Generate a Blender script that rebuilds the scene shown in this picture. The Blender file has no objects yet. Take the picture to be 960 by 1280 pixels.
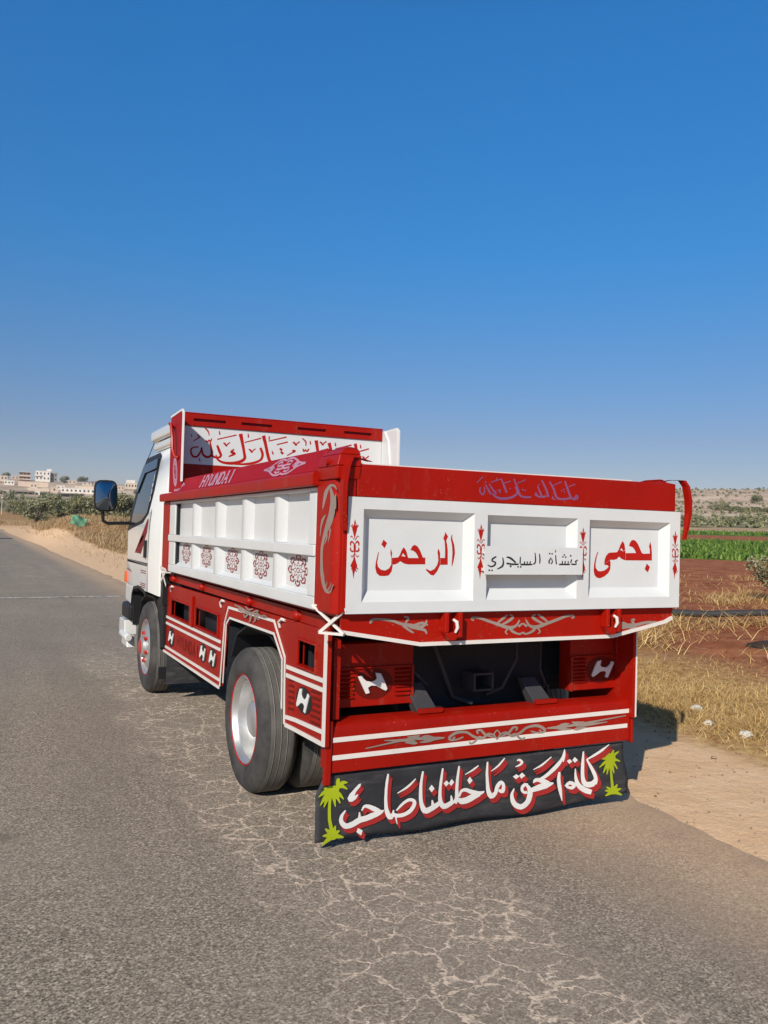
import bpy, bmesh, math, random
import numpy as np
from mathutils import Vector, Matrix, noise
from mathutils.geometry import tessellate_polygon
random.seed(7)
rng = np.random.default_rng(7)
S = bpy.context.scene
COL = S.collection
R = math.radians

# ------------------------------------------------------------------ camera
F, YAW, PITCH, ROLL = 1031.2, 0.4544, 0.0242, 0.0273
cam_d = bpy.data.cameras.new("camera")
cam = bpy.data.objects.new("camera", cam_d)
COL.objects.link(cam)
fwd0 = Vector((math.sin(YAW), math.cos(YAW), 0)); rgt0 = Vector((math.cos(YAW), -math.sin(YAW), 0)); up0 = Vector((0, 0, 1))
fwd = fwd0 * math.cos(PITCH) + up0 * math.sin(PITCH)
up1 = up0 * math.cos(PITCH) - fwd0 * math.sin(PITCH)
rgt = rgt0 * math.cos(ROLL) + up1 * math.sin(ROLL)
up = up1 * math.cos(ROLL) - rgt0 * math.sin(ROLL)
cam.matrix_world = Matrix(((rgt.x, up.x, -fwd.x, -1.508), (rgt.y, up.y, -fwd.y, -3.4584), (rgt.z, up.z, -fwd.z, 1.5633), (0, 0, 0, 1)))
cam_d.sensor_fit = 'HORIZONTAL'
cam_d.sensor_width = 36.0
cam_d.lens = F / 960.0 * 36.0
cam_d.clip_start = 0.05
cam_d.clip_end = 9000
S.camera = cam

# ------------------------------------------------------------------ sky, sun, exposure
SUN_EL, SUN_AZ = 31.5, 46.0          # light travels towards +x +y
world = bpy.data.worlds.new("World")
S.world = world
world.use_nodes = True
wn, wl = world.node_tree.nodes, world.node_tree.links
sky = wn.new("ShaderNodeTexSky")
sky.sky_type = 'NISHITA'
sky.sun_disc = False
sky.sun_elevation = R(SUN_EL)
sky.sun_rotation = R(180 + SUN_AZ)
sky.air_density = 1.0
sky.dust_density = 0.35
sky.ozone_density = 4.0
hs = wn.new("ShaderNodeHueSaturation")
hs.inputs["Saturation"].default_value = 1.12
wl.new(sky.outputs[0], hs.inputs["Color"])
# greyer low, bluer above; unseen zenith dimmed and reddened to mute blue shadows
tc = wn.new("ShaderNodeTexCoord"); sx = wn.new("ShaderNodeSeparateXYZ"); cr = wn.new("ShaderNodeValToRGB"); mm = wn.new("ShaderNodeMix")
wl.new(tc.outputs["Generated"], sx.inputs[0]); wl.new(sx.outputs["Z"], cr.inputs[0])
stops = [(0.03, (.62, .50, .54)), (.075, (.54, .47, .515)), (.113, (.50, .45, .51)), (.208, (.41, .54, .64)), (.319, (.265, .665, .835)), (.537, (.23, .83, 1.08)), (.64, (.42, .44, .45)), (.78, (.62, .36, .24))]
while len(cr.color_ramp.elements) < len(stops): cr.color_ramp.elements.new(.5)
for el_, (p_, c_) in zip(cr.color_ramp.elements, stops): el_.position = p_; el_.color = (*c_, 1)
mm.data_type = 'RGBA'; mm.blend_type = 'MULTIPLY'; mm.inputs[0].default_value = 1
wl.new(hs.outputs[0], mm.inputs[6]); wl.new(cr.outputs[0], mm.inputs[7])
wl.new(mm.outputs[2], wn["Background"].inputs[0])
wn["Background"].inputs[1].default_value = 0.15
sun_d = bpy.data.lights.new("sun", 'SUN')
sun_d.energy = 4.7
sun_d.angle = R(0.5)
sun_d.color = (1.0, 0.92, 0.80)
sun = bpy.data.objects.new("sun", sun_d)
COL.objects.link(sun)
sd = Vector((math.sin(R(SUN_AZ)) * math.cos(R(SUN_EL)), math.cos(R(SUN_AZ)) * math.cos(R(SUN_EL)), -math.sin(R(SUN_EL))))
sun.rotation_euler = sd.to_track_quat('-Z', 'Y').to_euler()
S.view_settings.view_transform = 'Standard'
S.view_settings.look = 'None'
S.view_settings.exposure = 0.0
S.view_settings.gamma = 1.0
S.view_settings.use_curve_mapping = False
S.cycles.max_bounces = 6
S.cycles.diffuse_bounces = 3

# ------------------------------------------------------------------ materials
class NT:
    def __init__(s, name):
        s.m = bpy.data.materials.new(name); s.m.use_nodes = True
        s.n, s.l = s.m.node_tree.nodes, s.m.node_tree.links
        s.b = s.n["Principled BSDF"]
        s.geo = None
    def pos(s):
        if not s.geo: s.geo = s.n.new("ShaderNodeNewGeometry")
        return s.geo.outputs["Position"]
    def put(s, sock, v):
        if isinstance(v, bpy.types.NodeSocket): s.l.new(v, sock)
        elif isinstance(v, tuple) and len(v) == 3 and len(sock.default_value) == 4: sock.default_value = (*v, 1)
        else: sock.default_value = v
    def math(s, op, a, b=0.0, c=0.0, clamp=False):
        n = s.n.new("ShaderNodeMath"); n.operation = op; n.use_clamp = clamp
        for i, v in enumerate((a, b, c)): s.put(n.inputs[i], v)
        return n.outputs[0]
    def vec(s, op, a, b=(0, 0, 0)):
        n = s.n.new("ShaderNodeVectorMath"); n.operation = op
        s.put(n.inputs[0], a); s.put(n.inputs[1], b)
        return n.outputs["Value"] if op in ('DOT_PRODUCT', 'LENGTH') else n.outputs[0]
    def xyz(s, v=None):
        n = s.n.new("ShaderNodeSeparateXYZ"); s.put(n.inputs[0], v or s.pos()); return n.outputs
    def noise(s, scale, detail=2.0, rough=0.5, vec=None, out=0, dist=0.0):
        n = s.n.new("ShaderNodeTexNoise"); n.inputs["Scale"].default_value = scale
        n.inputs["Detail"].default_value = detail; n.inputs["Roughness"].default_value = rough
        n.inputs["Distortion"].default_value = dist
        s.l.new(vec or s.pos(), n.inputs["Vector"]); return n.outputs[out]
    def voro(s, scale, feature='F1', vec=None, out="Distance", rand=1.0):
        n = s.n.new("ShaderNodeTexVoronoi"); n.feature = feature; n.inputs["Scale"].default_value = scale
        n.inputs["Randomness"].default_value = rand
        s.l.new(vec or s.pos(), n.inputs["Vector"]); return n.outputs[out]
    def ramp(s, fac, stops, interp='LINEAR'):
        n = s.n.new("ShaderNodeValToRGB"); n.color_ramp.interpolation = interp
        e = n.color_ramp.elements
        while len(e) < len(stops): e.new(0.5)
        for i, (p, c) in enumerate(stops):
            e[i].position = p
            e[i].color = (*c, 1) if isinstance(c, tuple) else (c, c, c, 1)
        s.put(n.inputs[0], fac); return n.outputs[0]
    def step(s, v, a, b):      # smooth 0..1 from a to b
        n = s.n.new("ShaderNodeMapRange"); n.interpolation_type = 'SMOOTHSTEP'
        s.put(n.inputs[0], v); n.inputs[1].default_value = a; n.inputs[2].default_value = b
        if a > b:
            n.inputs[1].default_value = b; n.inputs[2].default_value = a; n.inputs[3].default_value = 1; n.inputs[4].default_value = 0
        return n.outputs[0]
    def mix(s, f, a, b, mode='MIX'):
        n = s.n.new("ShaderNodeMix"); n.data_type = 'RGBA'; n.blend_type = mode
        s.put(n.inputs[0], f); s.put(n.inputs[6], a); s.put(n.inputs[7], b); return n.outputs[2]
    def bump(s, h, strength, dist=0.01):
        n = s.n.new("ShaderNodeBump"); n.inputs["Strength"].default_value = strength; n.inputs["Distance"].default_value = dist
        s.put(n.inputs["Height"], h); s.l.new(n.outputs[0], s.b.inputs["Normal"])
    def set(s, **k):
        for a, v in k.items(): s.put(s.b.inputs[a.replace('_', ' ')], v)
        return s.m

def paint(name, c, rough=0.32, wear=(0.30, 0.22, 0.15), amt=0.26, coat=0.25, var=0.14, wave=0.18):
    t = NT(name)
    n1 = t.noise(2.3, 4, 0.6)
    dark = tuple(v * (1 - var) for v in c); lite = tuple(min(1, v * (1 + var * .5)) for v in c)
    col = t.ramp(n1, [(0.3, dark), (0.7, lite)]); t.b.inputs['Specular IOR Level'].default_value = 0.18
    mp = t.n.new("ShaderNodeMapping"); mp.inputs["Scale"].default_value = (9, 9, 1.6); t.l.new(t.pos(), mp.inputs[0])
    streak = t.noise(1.0, 5, 0.65, mp.outputs[0])
    grain = t.noise(38, 3, 0.6)
    f = t.math('MULTIPLY', t.step(streak, 0.52, 0.80), t.step(grain, 0.35, 0.75))
    col = t.mix(t.math('MULTIPLY', f, amt), col, wear)
    chip = t.math('MULTIPLY', t.step(t.noise(85, 2, .6), .66, .70), t.step(t.noise(5.0, 3, .6), .50, .62))
    col = t.mix(t.math('MULTIPLY', chip, min(.8, amt * 2.2)), col, wear)
    t.set(Base_Color=col, Roughness=t.math('ADD', t.math('MULTIPLY', n1, 0.16), rough - 0.08), Coat_Weight=coat, Coat_Roughness=0.15)
    t.bump(t.noise(5.5, 2, 0.5), wave, 0.02)
    return t.m

M = {}
M['red'] = paint('red_paint', (0.345, 0.007, 0.0015), 0.45, coat=.05)
M['red2'] = paint('red_lower_paint', (0.325, 0.007, 0.0018), 0.45, amt=0.30, coat=.04)
M['crimson'] = paint('crimson_paint', (0.33, 0.005, 0.009), 0.6, amt=0.15, coat=.0)
M['white'] = paint('white_paint', (0.66, 0.675, 0.67), 0.36, wear=(0.42, 0.36, 0.28), amt=0.16, var=0.05)
M['cabwhite'] = paint('cab_white_paint', (0.70, 0.70, 0.68), 0.22, wear=(0.5, 0.42, 0.32), amt=0.18, var=0.03, coat=0.6, wave=0.03)
M['trim'] = paint('white_trim_paint', (0.74, 0.69, 0.64), 0.45, amt=0.3, var=0.06)
M['ink'] = paint('red_lettering_paint', (0.44, 0.012, 0.007), 0.5, amt=0.1, coat=0)
M['rose'] = paint('rosette_paint', (0.30, 0.02, 0.03), 0.5, amt=0.1, coat=0)
M['deepred'] = paint('deep_red_paint', (0.13, 0.006, 0.003), 0.5, amt=0.1, coat=0)
M['maroon'] = paint('maroon_sticker', (0.20, 0.012, 0.02), 0.5, amt=0.1, coat=0)
M['silver'] = paint('silver_stencil_paint', (0.30, 0.235, 0.20), 0.5, amt=0.1, coat=0, var=0.25)
M['lilac'] = paint('lilac_stencil_paint', (0.23, 0.085, 0.19), 0.5, amt=0.1, coat=0, var=0.3)
M['lilac2'] = paint('pale_lilac_stencil_paint', (0.46, 0.25, 0.34), 0.5, amt=0.1, coat=0, var=0.2)
M['lwhite'] = paint('white_lettering_paint', (0.74, 0.73, 0.70), 0.5, amt=0.3, coat=0, var=0.04)
M['lred'] = paint('red_shade_paint', (0.36, 0.028, 0.026), 0.55, amt=0.1, coat=0)
M['palm'] = paint('palm_green_paint', (0.36, 0.43, 0.015), 0.5, amt=0.1, coat=0, var=0.2)
M['cutshade'] = paint('cut_letter_shade_black', (0.025, 0.026, 0.03), 0.5, amt=0.05, coat=0)
M['dark'] = paint('dark_underside_paint', (0.020, 0.022, 0.028), 0.6, wear=(0.12, 0.10, 0.08), amt=0.4, coat=0)
M['black'] = paint('black_plastic', (0.018, 0.018, 0.02), 0.45, wear=(0.12, 0.10, 0.08), amt=0.3, coat=0)
M['hitch'] = paint('dark_grey_steel', (0.055, 0.055, 0.06), 0.5, amt=0.3, coat=0)
M['steel'] = paint('grey_steel', (0.16, 0.16, 0.17), 0.45, amt=0.5, coat=0)
M['seam'] = paint('dark_seam', (0.12, 0.12, 0.12), 0.7, amt=0, coat=0)
t = NT('rim_silver'); M['rim'] = t.set(Base_Color=t.ramp(t.noise(9, 4, .6), [(.3, (.50, .50, .50)), (.75, (.66, .66, .65))]), Metallic=0.75, Roughness=0.42)
t = NT('tyre_rubber')
d = t.noise(6, 5, .65); M['rubber'] = t.set(Base_Color=t.ramp(d, [(.35, (.028, .027, .027)), (.7, (.080, .074, .067))]), Roughness=0.85); t.bump(t.noise(60, 2), .25, .004)
t = NT('tyre_tread'); M['tread'] = t.set(Base_Color=t.ramp(t.noise(9, 5, .65), [(.3, (.075, .071, .066)), (.7, (.135, .125, .113))]), Roughness=0.9); t.bump(t.noise(90, 2), .3, .004)
t = NT('groove_dust'); M['groove'] = t.set(Base_Color=(.34, .31, .28), Roughness=0.95)
t = NT('flap_rubber')
a = t.noise(3.2, 6, .7); mp = t.n.new("ShaderNodeMapping"); mp.inputs["Scale"].default_value = (2.5, 2.5, 9); t.l.new(t.pos(), mp.inputs[0])
b = t.noise(1.6, 6, .7, mp.outputs[0])
M['flap'] = t.set(Base_Color=t.mix(t.step(b, .45, .75), t.ramp(a, [(.3, (.013, .013, .017)), (.75, (.034, .034, .038))]), (.075, .072, .070)), Roughness=0.7); t.bump(a, .25, .02)
t = NT('dark_glass'); M['glass'] = t.set(Base_Color=(.012, .022, .036), Roughness=0.06, Coat_Weight=0.25, Coat_Roughness=.03, Specular_IOR_Level=0.5)
t = NT('mirror_glass'); M['mirror'] = t.set(Base_Color=(.15, .19, .23), Metallic=1.0, Roughness=0.04)
t = NT('amber_lens'); M['amber'] = t.set(Base_Color=(.7, .10, .02), Roughness=0.2, Coat_Weight=.5)
t = NT('red_lens'); M['lens'] = t.set(Base_Color=(.42, .02, .012), Roughness=0.25, Coat_Weight=.5)
t = NT('black_pipe'); M['pipe'] = t.set(Base_Color=(.035, .035, .036), Roughness=0.7)
t = NT('white_plastic'); M['bag'] = t.set(Base_Color=(.62, .60, .54), Roughness=0.7, Subsurface_Weight=0.0)
t = NT('green_sheet'); M['tarp'] = t.set(Base_Color=t.ramp(t.noise(3, 4), [(.3, (.05, .20, .10)), (.75, (.22, .42, .26))]), Roughness=0.7)

# ------------------------------------------------------------------ mesh helpers
class MB:
    def __init__(s): s.v = []; s.f = []
    def add(s, vs, fs):
        o = len(s.v); s.v += [tuple(p) for p in vs]; s.f += [tuple(i + o for i in q) for q in fs]; return s
    def box(s, x0, x1, y0, y1, z0, z1):
        return s.add([(x0, y0, z0), (x1, y0, z0), (x1, y1, z0), (x0, y1, z0), (x0, y0, z1), (x1, y0, z1), (x1, y1, z1), (x0, y1, z1)],
                     [(0, 3, 2, 1), (4, 5, 6, 7), (0, 1, 5, 4), (1, 2, 6, 5), (2, 3, 7, 6), (3, 0, 4, 7)])
    def _p(s, ax, a, u, v):
        return (a, u, v) if ax == 'x' else ((u, a, v) if ax == 'y' else (u, v, a))
    def prism(s, poly, ax, a, b):
        n = len(poly)
        s.add([s._p(ax, a, *p) for p in poly] + [s._p(ax, b, *p) for p in poly],
              [tuple(range(n)), tuple(range(2 * n - 1, n - 1, -1))] + [(i, i + n, (i + 1) % n + n, (i + 1) % n) for i in range(n)])
        return s
    def plate(s, outline, holes, ax, a, b):     # sheet with holes
        loops = [outline] + holes
        flat = [p for l in loops for p in l]; n = len(flat)
        tris = tessellate_polygon([[Vector((p[0], p[1], 0)) for p in l] for l in loops])
        fs = [tuple(q) for q in tris] + [tuple(i + n for i in reversed(q)) for q in tris]
        o = 0
        for l in loops:
            k = len(l)
            fs += [(o + i, o + (i + 1) % k, n + o + (i + 1) % k, n + o + i) for i in range(k)]
            o += k
        return s.add([s._p(ax, a, *p) for p in flat] + [s._p(ax, b, *p) for p in flat], fs)
    def hexa(s, a, b):          # two quads of 4 points
        return s.add(list(a) + list(b), [(0, 1, 2, 3), (7, 6, 5, 4)] + [(i, i + 4, (i + 1) % 4 + 4, (i + 1) % 4) for i in range(4)])
    def strip(s, path, w, ax, a, b):            # flat band of width w following path in a plane
        p = [Vector((q[0], q[1])) for q in path]; L = []; Rr = []
        for i in range(len(p)):
            d0 = (p[i] - p[i - 1]).normalized() if i else (p[1] - p[0]).normalized()
            d1 = (p[i + 1] - p[i]).normalized() if i < len(p) - 1 else d0
            n0 = Vector((-d0.y, d0.x)); n1 = Vector((-d1.y, d1.x)); m = (n0 + n1).normalized()
            k = w / 2 / max(.4, m.dot(n0)); L.append(p[i] + m * k); Rr.append(p[i] - m * k)
        for i in range(len(p) - 1):
            pass
        return s.prism([tuple(q) for q in L] + [tuple(q) for q in reversed(Rr)], ax, a, b)
    def tube(s, path, r, n=10, caps=True):
        path = [Vector(p) for p in path]; rs = r if isinstance(r, (list, tuple)) else [r] * len(path)
        prev = None; rings = []
        for i, p in enumerate(path):
            d = (path[min(i + 1, len(path) - 1)] - path[max(i - 1, 0)]).normalized()
            if prev is None:
                u = d.orthogonal().normalized()
            else:
                u = (prev - d * prev.dot(d)).normalized()
            prev = u; w = d.cross(u)
            rings.append([p + (u * math.cos(2 * math.pi * k / n) + w * math.sin(2 * math.pi * k / n)) * rs[i] for k in range(n)])
        fs = []
        for i in range(len(path) - 1):
            for k in range(n): fs.append((i * n + k, i * n + (k + 1) % n, (i + 1) * n + (k + 1) % n, (i + 1) * n + k))
        if caps: fs += [tuple(range(n - 1, -1, -1)), tuple(range((len(path) - 1) * n, len(path) * n))]
        return s.add([q for g in rings for q in g], fs)
    def lathe(s, prof, cy, cz, x0, sgn=1, n=48, ends=True):    # about an x-parallel axis; prof = (radius, offset)
        vs = [(x0 + sgn * a, cy + r * math.cos(2 * math.pi * k / n), cz + r * math.sin(2 * math.pi * k / n)) for r, a in prof for k in range(n)]
        m = len(prof)
        fs = [(i * n + k, i * n + (k + 1) % n, (i + 1) * n + (k + 1) % n, (i + 1) * n + k) for i in range(m - 1) for k in range(n)]
        return s.add(vs, fs)
    def mirror(s, cx=0.99):
        s.v = [(2 * cx - x, y, z) for x, y, z in s.v]; s.f = [tuple(reversed(q)) for q in s.f]; return s
    low = False
    def build(s, name, mat, parent=None, bevel=0.0, smooth=False, seg=2, angle=40):
        if MB.low: s.v = [(x * 1.022 + .0332, y * 1.022 + .0761, z * 1.022 - .0344) for x, y, z in s.v]   # lower bodywork size
        me = bpy.data.meshes.new(name); me.from_pydata([tuple(p) for p in s.v], [], s.f); me.update()
        bm = bmesh.new(); bm.from_mesh(me); bmesh.ops.recalc_face_normals(bm, faces=bm.faces); bm.to_mesh(me); bm.free()
        o = bpy.data.objects.new(name, me); COL.objects.link(o)
        for m_ in (mat if isinstance(mat, list) else [mat]): me.materials.append(m_)
        if parent is not None: attach(o, parent)
        if bevel:
            b = o.modifiers.new("bevel", 'BEVEL'); b.width = bevel; b.segments = seg; b.limit_method = 'ANGLE'; b.angle_limit = R(35)
            b.harden_normals = False
        if smooth or bevel:
            for p in me.polygons: p.use_smooth = True
            e = o.modifiers.new("wn", 'WEIGHTED_NORMAL') if bevel else None
            me.set_sharp_from_angle(angle=R(angle))
        return o

def attach(o, parent):
    o.parent = parent
    o.matrix_parent_inverse = Matrix.Translation(parent_loc(parent)).inverted()
def parent_loc(p):
    v = Vector(p.location)
    if p.parent is not None and p.type == 'EMPTY': v = v + parent_loc(p.parent)
    return v if p.type == 'EMPTY' else Vector((0, 0, 0))
def tag(o, label=None, cat=None, group=None, kind=None):
    if label: o['label'] = label
    if cat: o['category'] = cat
    if group: o['group'] = group
    if kind: o['kind'] = kind
    return o
def thing(name, loc, label, cat, group=None):
    o = bpy.data.objects.new(name, None); o.location = loc; o.empty_display_size = .2; COL.objects.link(o)
    return tag(o, label, cat, group)
def raw_mesh(name, verts, faces, mats, midx=None, parent=None, smooth=False):
    me = bpy.data.meshes.new(name)
    verts = np.asarray(verts, dtype=np.float32); faces = np.asarray(faces, dtype=np.int32)
    nf, k = faces.shape
    me.vertices.add(len(verts)); me.vertices.foreach_set("co", verts.ravel())
    me.loops.add(nf * k); me.loops.foreach_set("vertex_index", faces.ravel())
    me.polygons.add(nf); me.polygons.foreach_set("loop_start", np.arange(0, nf * k, k, dtype=np.int32))
    for m_ in mats: me.materials.append(m_)
    if midx is not None: me.polygons.foreach_set("material_index", np.asarray(midx, dtype=np.int32))
    if smooth: me.polygons.foreach_set("use_smooth", np.ones(nf, dtype=bool))
    me.update(calc_edges=True); me.validate()
    o = bpy.data.objects.new(name, me); COL.objects.link(o)
    if parent is not None: attach(o, parent)
    return o

# ------------------------------------------------------------------ terrain
CX, CY = -1.508, -3.458
def sstep(a, b, v):
    t = np.clip((np.asarray(v, float) - a) / (b - a), 0, 1); return t * t * (3 - 2 * t)
RR = ([0, 20, 60, 110, 130, 150, 175, 230, 300, 450, 600, 800, 4000], [0, 0, .22, 1.56, 2.4, 3.2, 4.2, 7.4, 11.3, 24, 37.0, 36, 20])
RA = ([0, 50, 70, 100, 150, 240, 350, 500, 600, 800, 950, 1200, 4000], [0, 0, .9, 2.0, 2.6, 3.6, 9, 16, 22, 37, 46, 46, 30])
RB = ([0, 140, 165, 200, 240, 350, 500, 600, 800, 950, 1200, 4000], [0, 0, .5, 1.9, 3.6, 9, 16, 22, 37, 46, 46, 30])
def ground_z(x, y):
    x = np.asarray(x, float); y = np.asarray(y, float)
    r = np.hypot(x - CX, y - CY); th = np.arctan2(x - CX, y - CY)
    a = np.interp(r, *RA); b = np.interp(r, *RB); c = np.interp(r, *RR)
    w = sstep(.045, .10, th); l = b * (1 - w) + a * w
    w2 = sstep(.25, .65, th); z = l * (1 - w2) + c * w2
    bumps = (np.sin(x * .021 + 1.3) * np.sin(y * .017 + .4) + .5 * np.sin(x * .047 + y * .031)) * 1.4 * sstep(220, 420, r)
    fine = (np.sin(x * 1.3 + .7 * y) * np.sin(y * 1.7 - .4 * x) + .6 * np.sin(2.9 * x - 1.1 * y)) * .035 * sstep(3.6, 6.0, x - .05 * y) * (r < 200)
    for b_, q_, h_, s_ in ((.134, 76, .9, 2.0), (.156, 58, .35, 1.8), (.126, 95, .5, 2.6)):
        z = z + h_ * np.exp(-((x - CX - q_ * math.sin(b_)) ** 2 + (y - CY - q_ * math.cos(b_)) ** 2) / (2 * s_ * s_))
    return z + bumps + fine - .016
def gz(x, y): return float(ground_z(x, y))

g = NT('ground_earth')
X, Y, Z = g.xyz()
u = g.vec('DOT_PRODUCT', g.vec('SUBTRACT', g.pos(), (CX, CY, 0)), (math.sin(.85), math.cos(.85), 0))
nz = g.math('SUBTRACT', g.noise(.35, 5, .6), .5); nzb = g.math('SUBTRACT', g.noise(.06, 4, .55), .5)
grain = g.noise(55, 4, .7); lump = g.noise(3.2, 6, .65)
dirt = g.mix(g.step(lump, .35, .7), (.78, .52, .31), (.86, .60, .375))
dirt = g.mix(g.math('MULTIPLY', g.step(grain, .45, .75), .55), dirt, (.56, .34, .19))
soil = g.mix(g.step(g.noise(1.1, 8, .72), .35, .68), (.24, .068, .028), (.44, .165, .075))
soil = g.mix(g.math('MULTIPLY', g.step(g.noise(4.2, 6, .75), .52, .72), .8), soil, (.48, .30, .15))
straw = g.mix(g.step(g.noise(7, 6, .7), .35, .65), (.38, .20, .075), (.66, .46, .21))
crop = g.mix(g.step(g.noise(.9, 5, .7), .35, .65), (.06, .115, .016), (.13, .21, .035))
tan = g.mix(g.step(g.noise(.25, 6, .65), .35, .65), (.38, .24, .13), (.52, .38, .23))
scr = g.mix(g.step(g.noise(.16, 7, .7), .40, .62), (.13, .125, .06), (.36, .29, .18))
hill = g.mix(g.step(g.noise(.045, 8, .72), .40, .60), (.46, .325, .225), (.66, .50, .375))
hill = g.mix(g.math('MULTIPLY', g.step(g.noise(.13, 5, .7), .56, .66), .8), hill, (.12, .12, .065))
un = g.math('ADD', u, g.math('MULTIPLY', nz, 5.0)); un2 = g.math('ADD', u, g.math('MULTIPLY', nzb, 26.0))
col = soil
col = g.mix(g.step(un, 61, 62.5), col, crop)
col = g.mix(g.step(un, 107, 110), col, soil)
col = g.mix(g.step(un, 128, 131), col, crop)
col = g.mix(g.step(un, 147, 151), col, tan)
col = g.mix(g.step(un2, 172, 176), col, scr)
col = g.mix(g.step(un2, 222, 236), col, hill)
# a pale track crossing the slope
tr = g.math('ABSOLUTE', g.math('SUBTRACT', u, g.math('ADD', 262, g.math('MULTIPLY', nzb, 20.0))))
col = g.mix(g.math('MULTIPLY', g.step(tr, 11, 5), .85), col, (.62, .52, .38))
# straw verge and the dirt shoulder follow the road edge
rr0 = g.vec('LENGTH', g.vec('SUBTRACT', g.pos(), (CX, CY, 0)))
ed = g.math('SUBTRACT', X, g.math('MULTIPLY', Y, .058))
edn = g.math('ADD', g.math('ADD', ed, g.math('ADD', g.math('MULTIPLY', g.step(rr0, 42, 62), 2.1), g.math('MULTIPLY', g.math('DIVIDE', g.math('SUBTRACT', rr0, 60), 125.0, clamp=True), 4.3))), g.math('MULTIPLY', nz, 1.3))
vergemix = g.mix(g.step(edn, 5.2, 8.0), straw, col)
vergemix = g.mix(g.step(un2, 40, 25), col, vergemix)
left = g.step(g.math('SUBTRACT', g.math('MULTIPLY', Y, 1.0), g.math('MULTIPLY', X, 2.6)), -2, 6)
r_ = g.vec('LENGTH', g.vec('SUBTRACT', g.pos(), (CX, CY, 0)))
rn = g.math('ADD', r_, g.math('MULTIPLY', nzb, 60.0))
lcol = g.mix(g.step(g.noise(1.4, 6, .7), .4, .66), (.30, .165, .07), (.50, .33, .16))
lcol = g.mix(g.step(rn, 250, 290), lcol, scr)
lcol = g.mix(g.step(rn, 380, 450), lcol, g.mix(g.step(g.noise(.05, 6, .7), .4, .6), (.42, .30, .20), (.66, .52, .39)))
col = g.mix(left, vergemix, lcol)
shoulder = g.math('MULTIPLY', g.step(edn, 3.75, 3.25), g.step(r_, 210, 150))
col = g.mix(shoulder, col, dirt)
g.set(Base_Color=col, Roughness=0.95, Specular_IOR_Level=0.15)
g.bump(g.math('ADD', g.math('MULTIPLY', grain, .35), g.math('MULTIPLY', g.noise(6, 6, .7), 1.0)), .55, .05)
# one sheet to the horizon: polar grid, fine near the viewer
ths = np.concatenate([np.linspace(-math.pi, -.25, 60, endpoint=False), np.linspace(-.25, 1.3, 260, endpoint=False), np.linspace(1.3, math.pi, 60, endpoint=False)])
rs = np.concatenate([[0.0], np.geomspace(.6, 3500, 210)])
TH, RG = np.meshgrid(ths, rs)
GX = CX + RG * np.sin(TH); GY = CY + RG * np.cos(TH)
GZ = ground_z(GX, GY)
nt, nr = len(ths), len(rs)
ii = np.arange(nr - 1)[:, None] * nt; jj = np.arange(nt)[None, :]; j2 = (jj + 1) % nt
fs = np.stack([ii + jj, ii + nt + jj, ii + nt + j2, ii + j2], -1).reshape(-1, 4)
ground = raw_mesh('ground', np.stack([GX, GY, GZ], -1).reshape(-1, 3), fs, [g.m], smooth=True)
tag(ground, kind='structure')

# ------------------------------------------------------------------ road
a = NT('worn_asphalt')
X, Y, Z = a.xyz()
agg = a.noise(115, 2, .6); agg2 = a.voro(110, 'F1', out="Color")
lum = a.n.new("ShaderNodeSeparateColor"); a.l.new(agg2, lum.inputs[0])
base = a.ramp(agg, [(.33, (.068, .054, .041)), (.48, (.225, .184, .143)), (.60, (.46, .385, .295)), (.70, (.76, .66, .53))])
base = a.mix(.45, base, a.ramp(lum.outputs[0], [(.0, (.073, .059, .046)), (.45, (.205, .168, .131)), (.8, (.355, .297, .232)), (1.0, (.76, .66, .53))]))
big = a.noise(.55, 5, .6)
mp = a.n.new("ShaderNodeMapping"); mp.inputs["Scale"].default_value = (1.3, .10, 1); a.l.new(a.pos(), mp.inputs[0])
lane = a.noise(1.0, 4, .6, mp.outputs[0])
base = a.mix(a.math('MULTIPLY', a.step(big, .40, .72), .35), base, (.36, .30, .25))
base = a.mix(a.math('MULTIPLY', a.step(lane, .45, .70), .40), base, (.20, .168, .14))
stain = a.math('MULTIPLY', a.step(a.noise(1.6, 4, .6), .60, .70), a.step(a.noise(.5, 2), .48, .6))
base = a.mix(a.math('MULTIPLY', stain, .40), base, (.095, .080, .068))
path_ = a.math('MULTIPLY', a.step(a.math('ABSOLUTE', a.math('ADD', X, 1.75)), .55, .1), a.step(a.noise(.7, 3), .3, .7))
base = a.mix(a.math('MULTIPLY', path_, .22), base, (.15, .128, .108))
# dusty alligator cracking in the wheel track
wob = a.n.new("ShaderNodeVectorMath"); wob.operation = 'MULTIPLY_ADD'
a.l.new(a.noise(3.0, 4, .65, out=1), wob.inputs[0]); wob.inputs[1].default_value = (.26, .26, 0); a.l.new(a.pos(), wob.inputs[2])
wob2 = a.n.new("ShaderNodeVectorMath"); wob2.operation = 'MULTIPLY_ADD'
a.l.new(a.noise(26, 3, .65, out=1), wob2.inputs[0]); wob2.inputs[1].default_value = (.05, .05, 0); a.l.new(wob.outputs[0], wob2.inputs[2])
flat = a.vec('MULTIPLY', wob2.outputs[0], (1, 1, 0))
c1 = a.voro(4.6, 'DISTANCE_TO_EDGE', flat); c2 = a.voro(10.5, 'DISTANCE_TO_EDGE', flat)
wid = a.noise(4.5, 4, .65)
k1 = a.step(a.math('SUBTRACT', c1, a.math('MULTIPLY', a.math('SUBTRACT', wid, .37), .080)), .022, .003)
k2 = a.math('MULTIPLY', a.step(a.math('SUBTRACT', c2, a.math('MULTIPLY', a.math('SUBTRACT', wid, .45), .10)), .030, .004), a.step(a.noise(1.7, 3), .38, .50))
xc = a.math('ABSOLUTE', a.math('SUBTRACT', X, a.math('ADD', .10, a.math('MULTIPLY', a.math('SUBTRACT', a.noise(.9, 3), .5), 1.1))))
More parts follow.
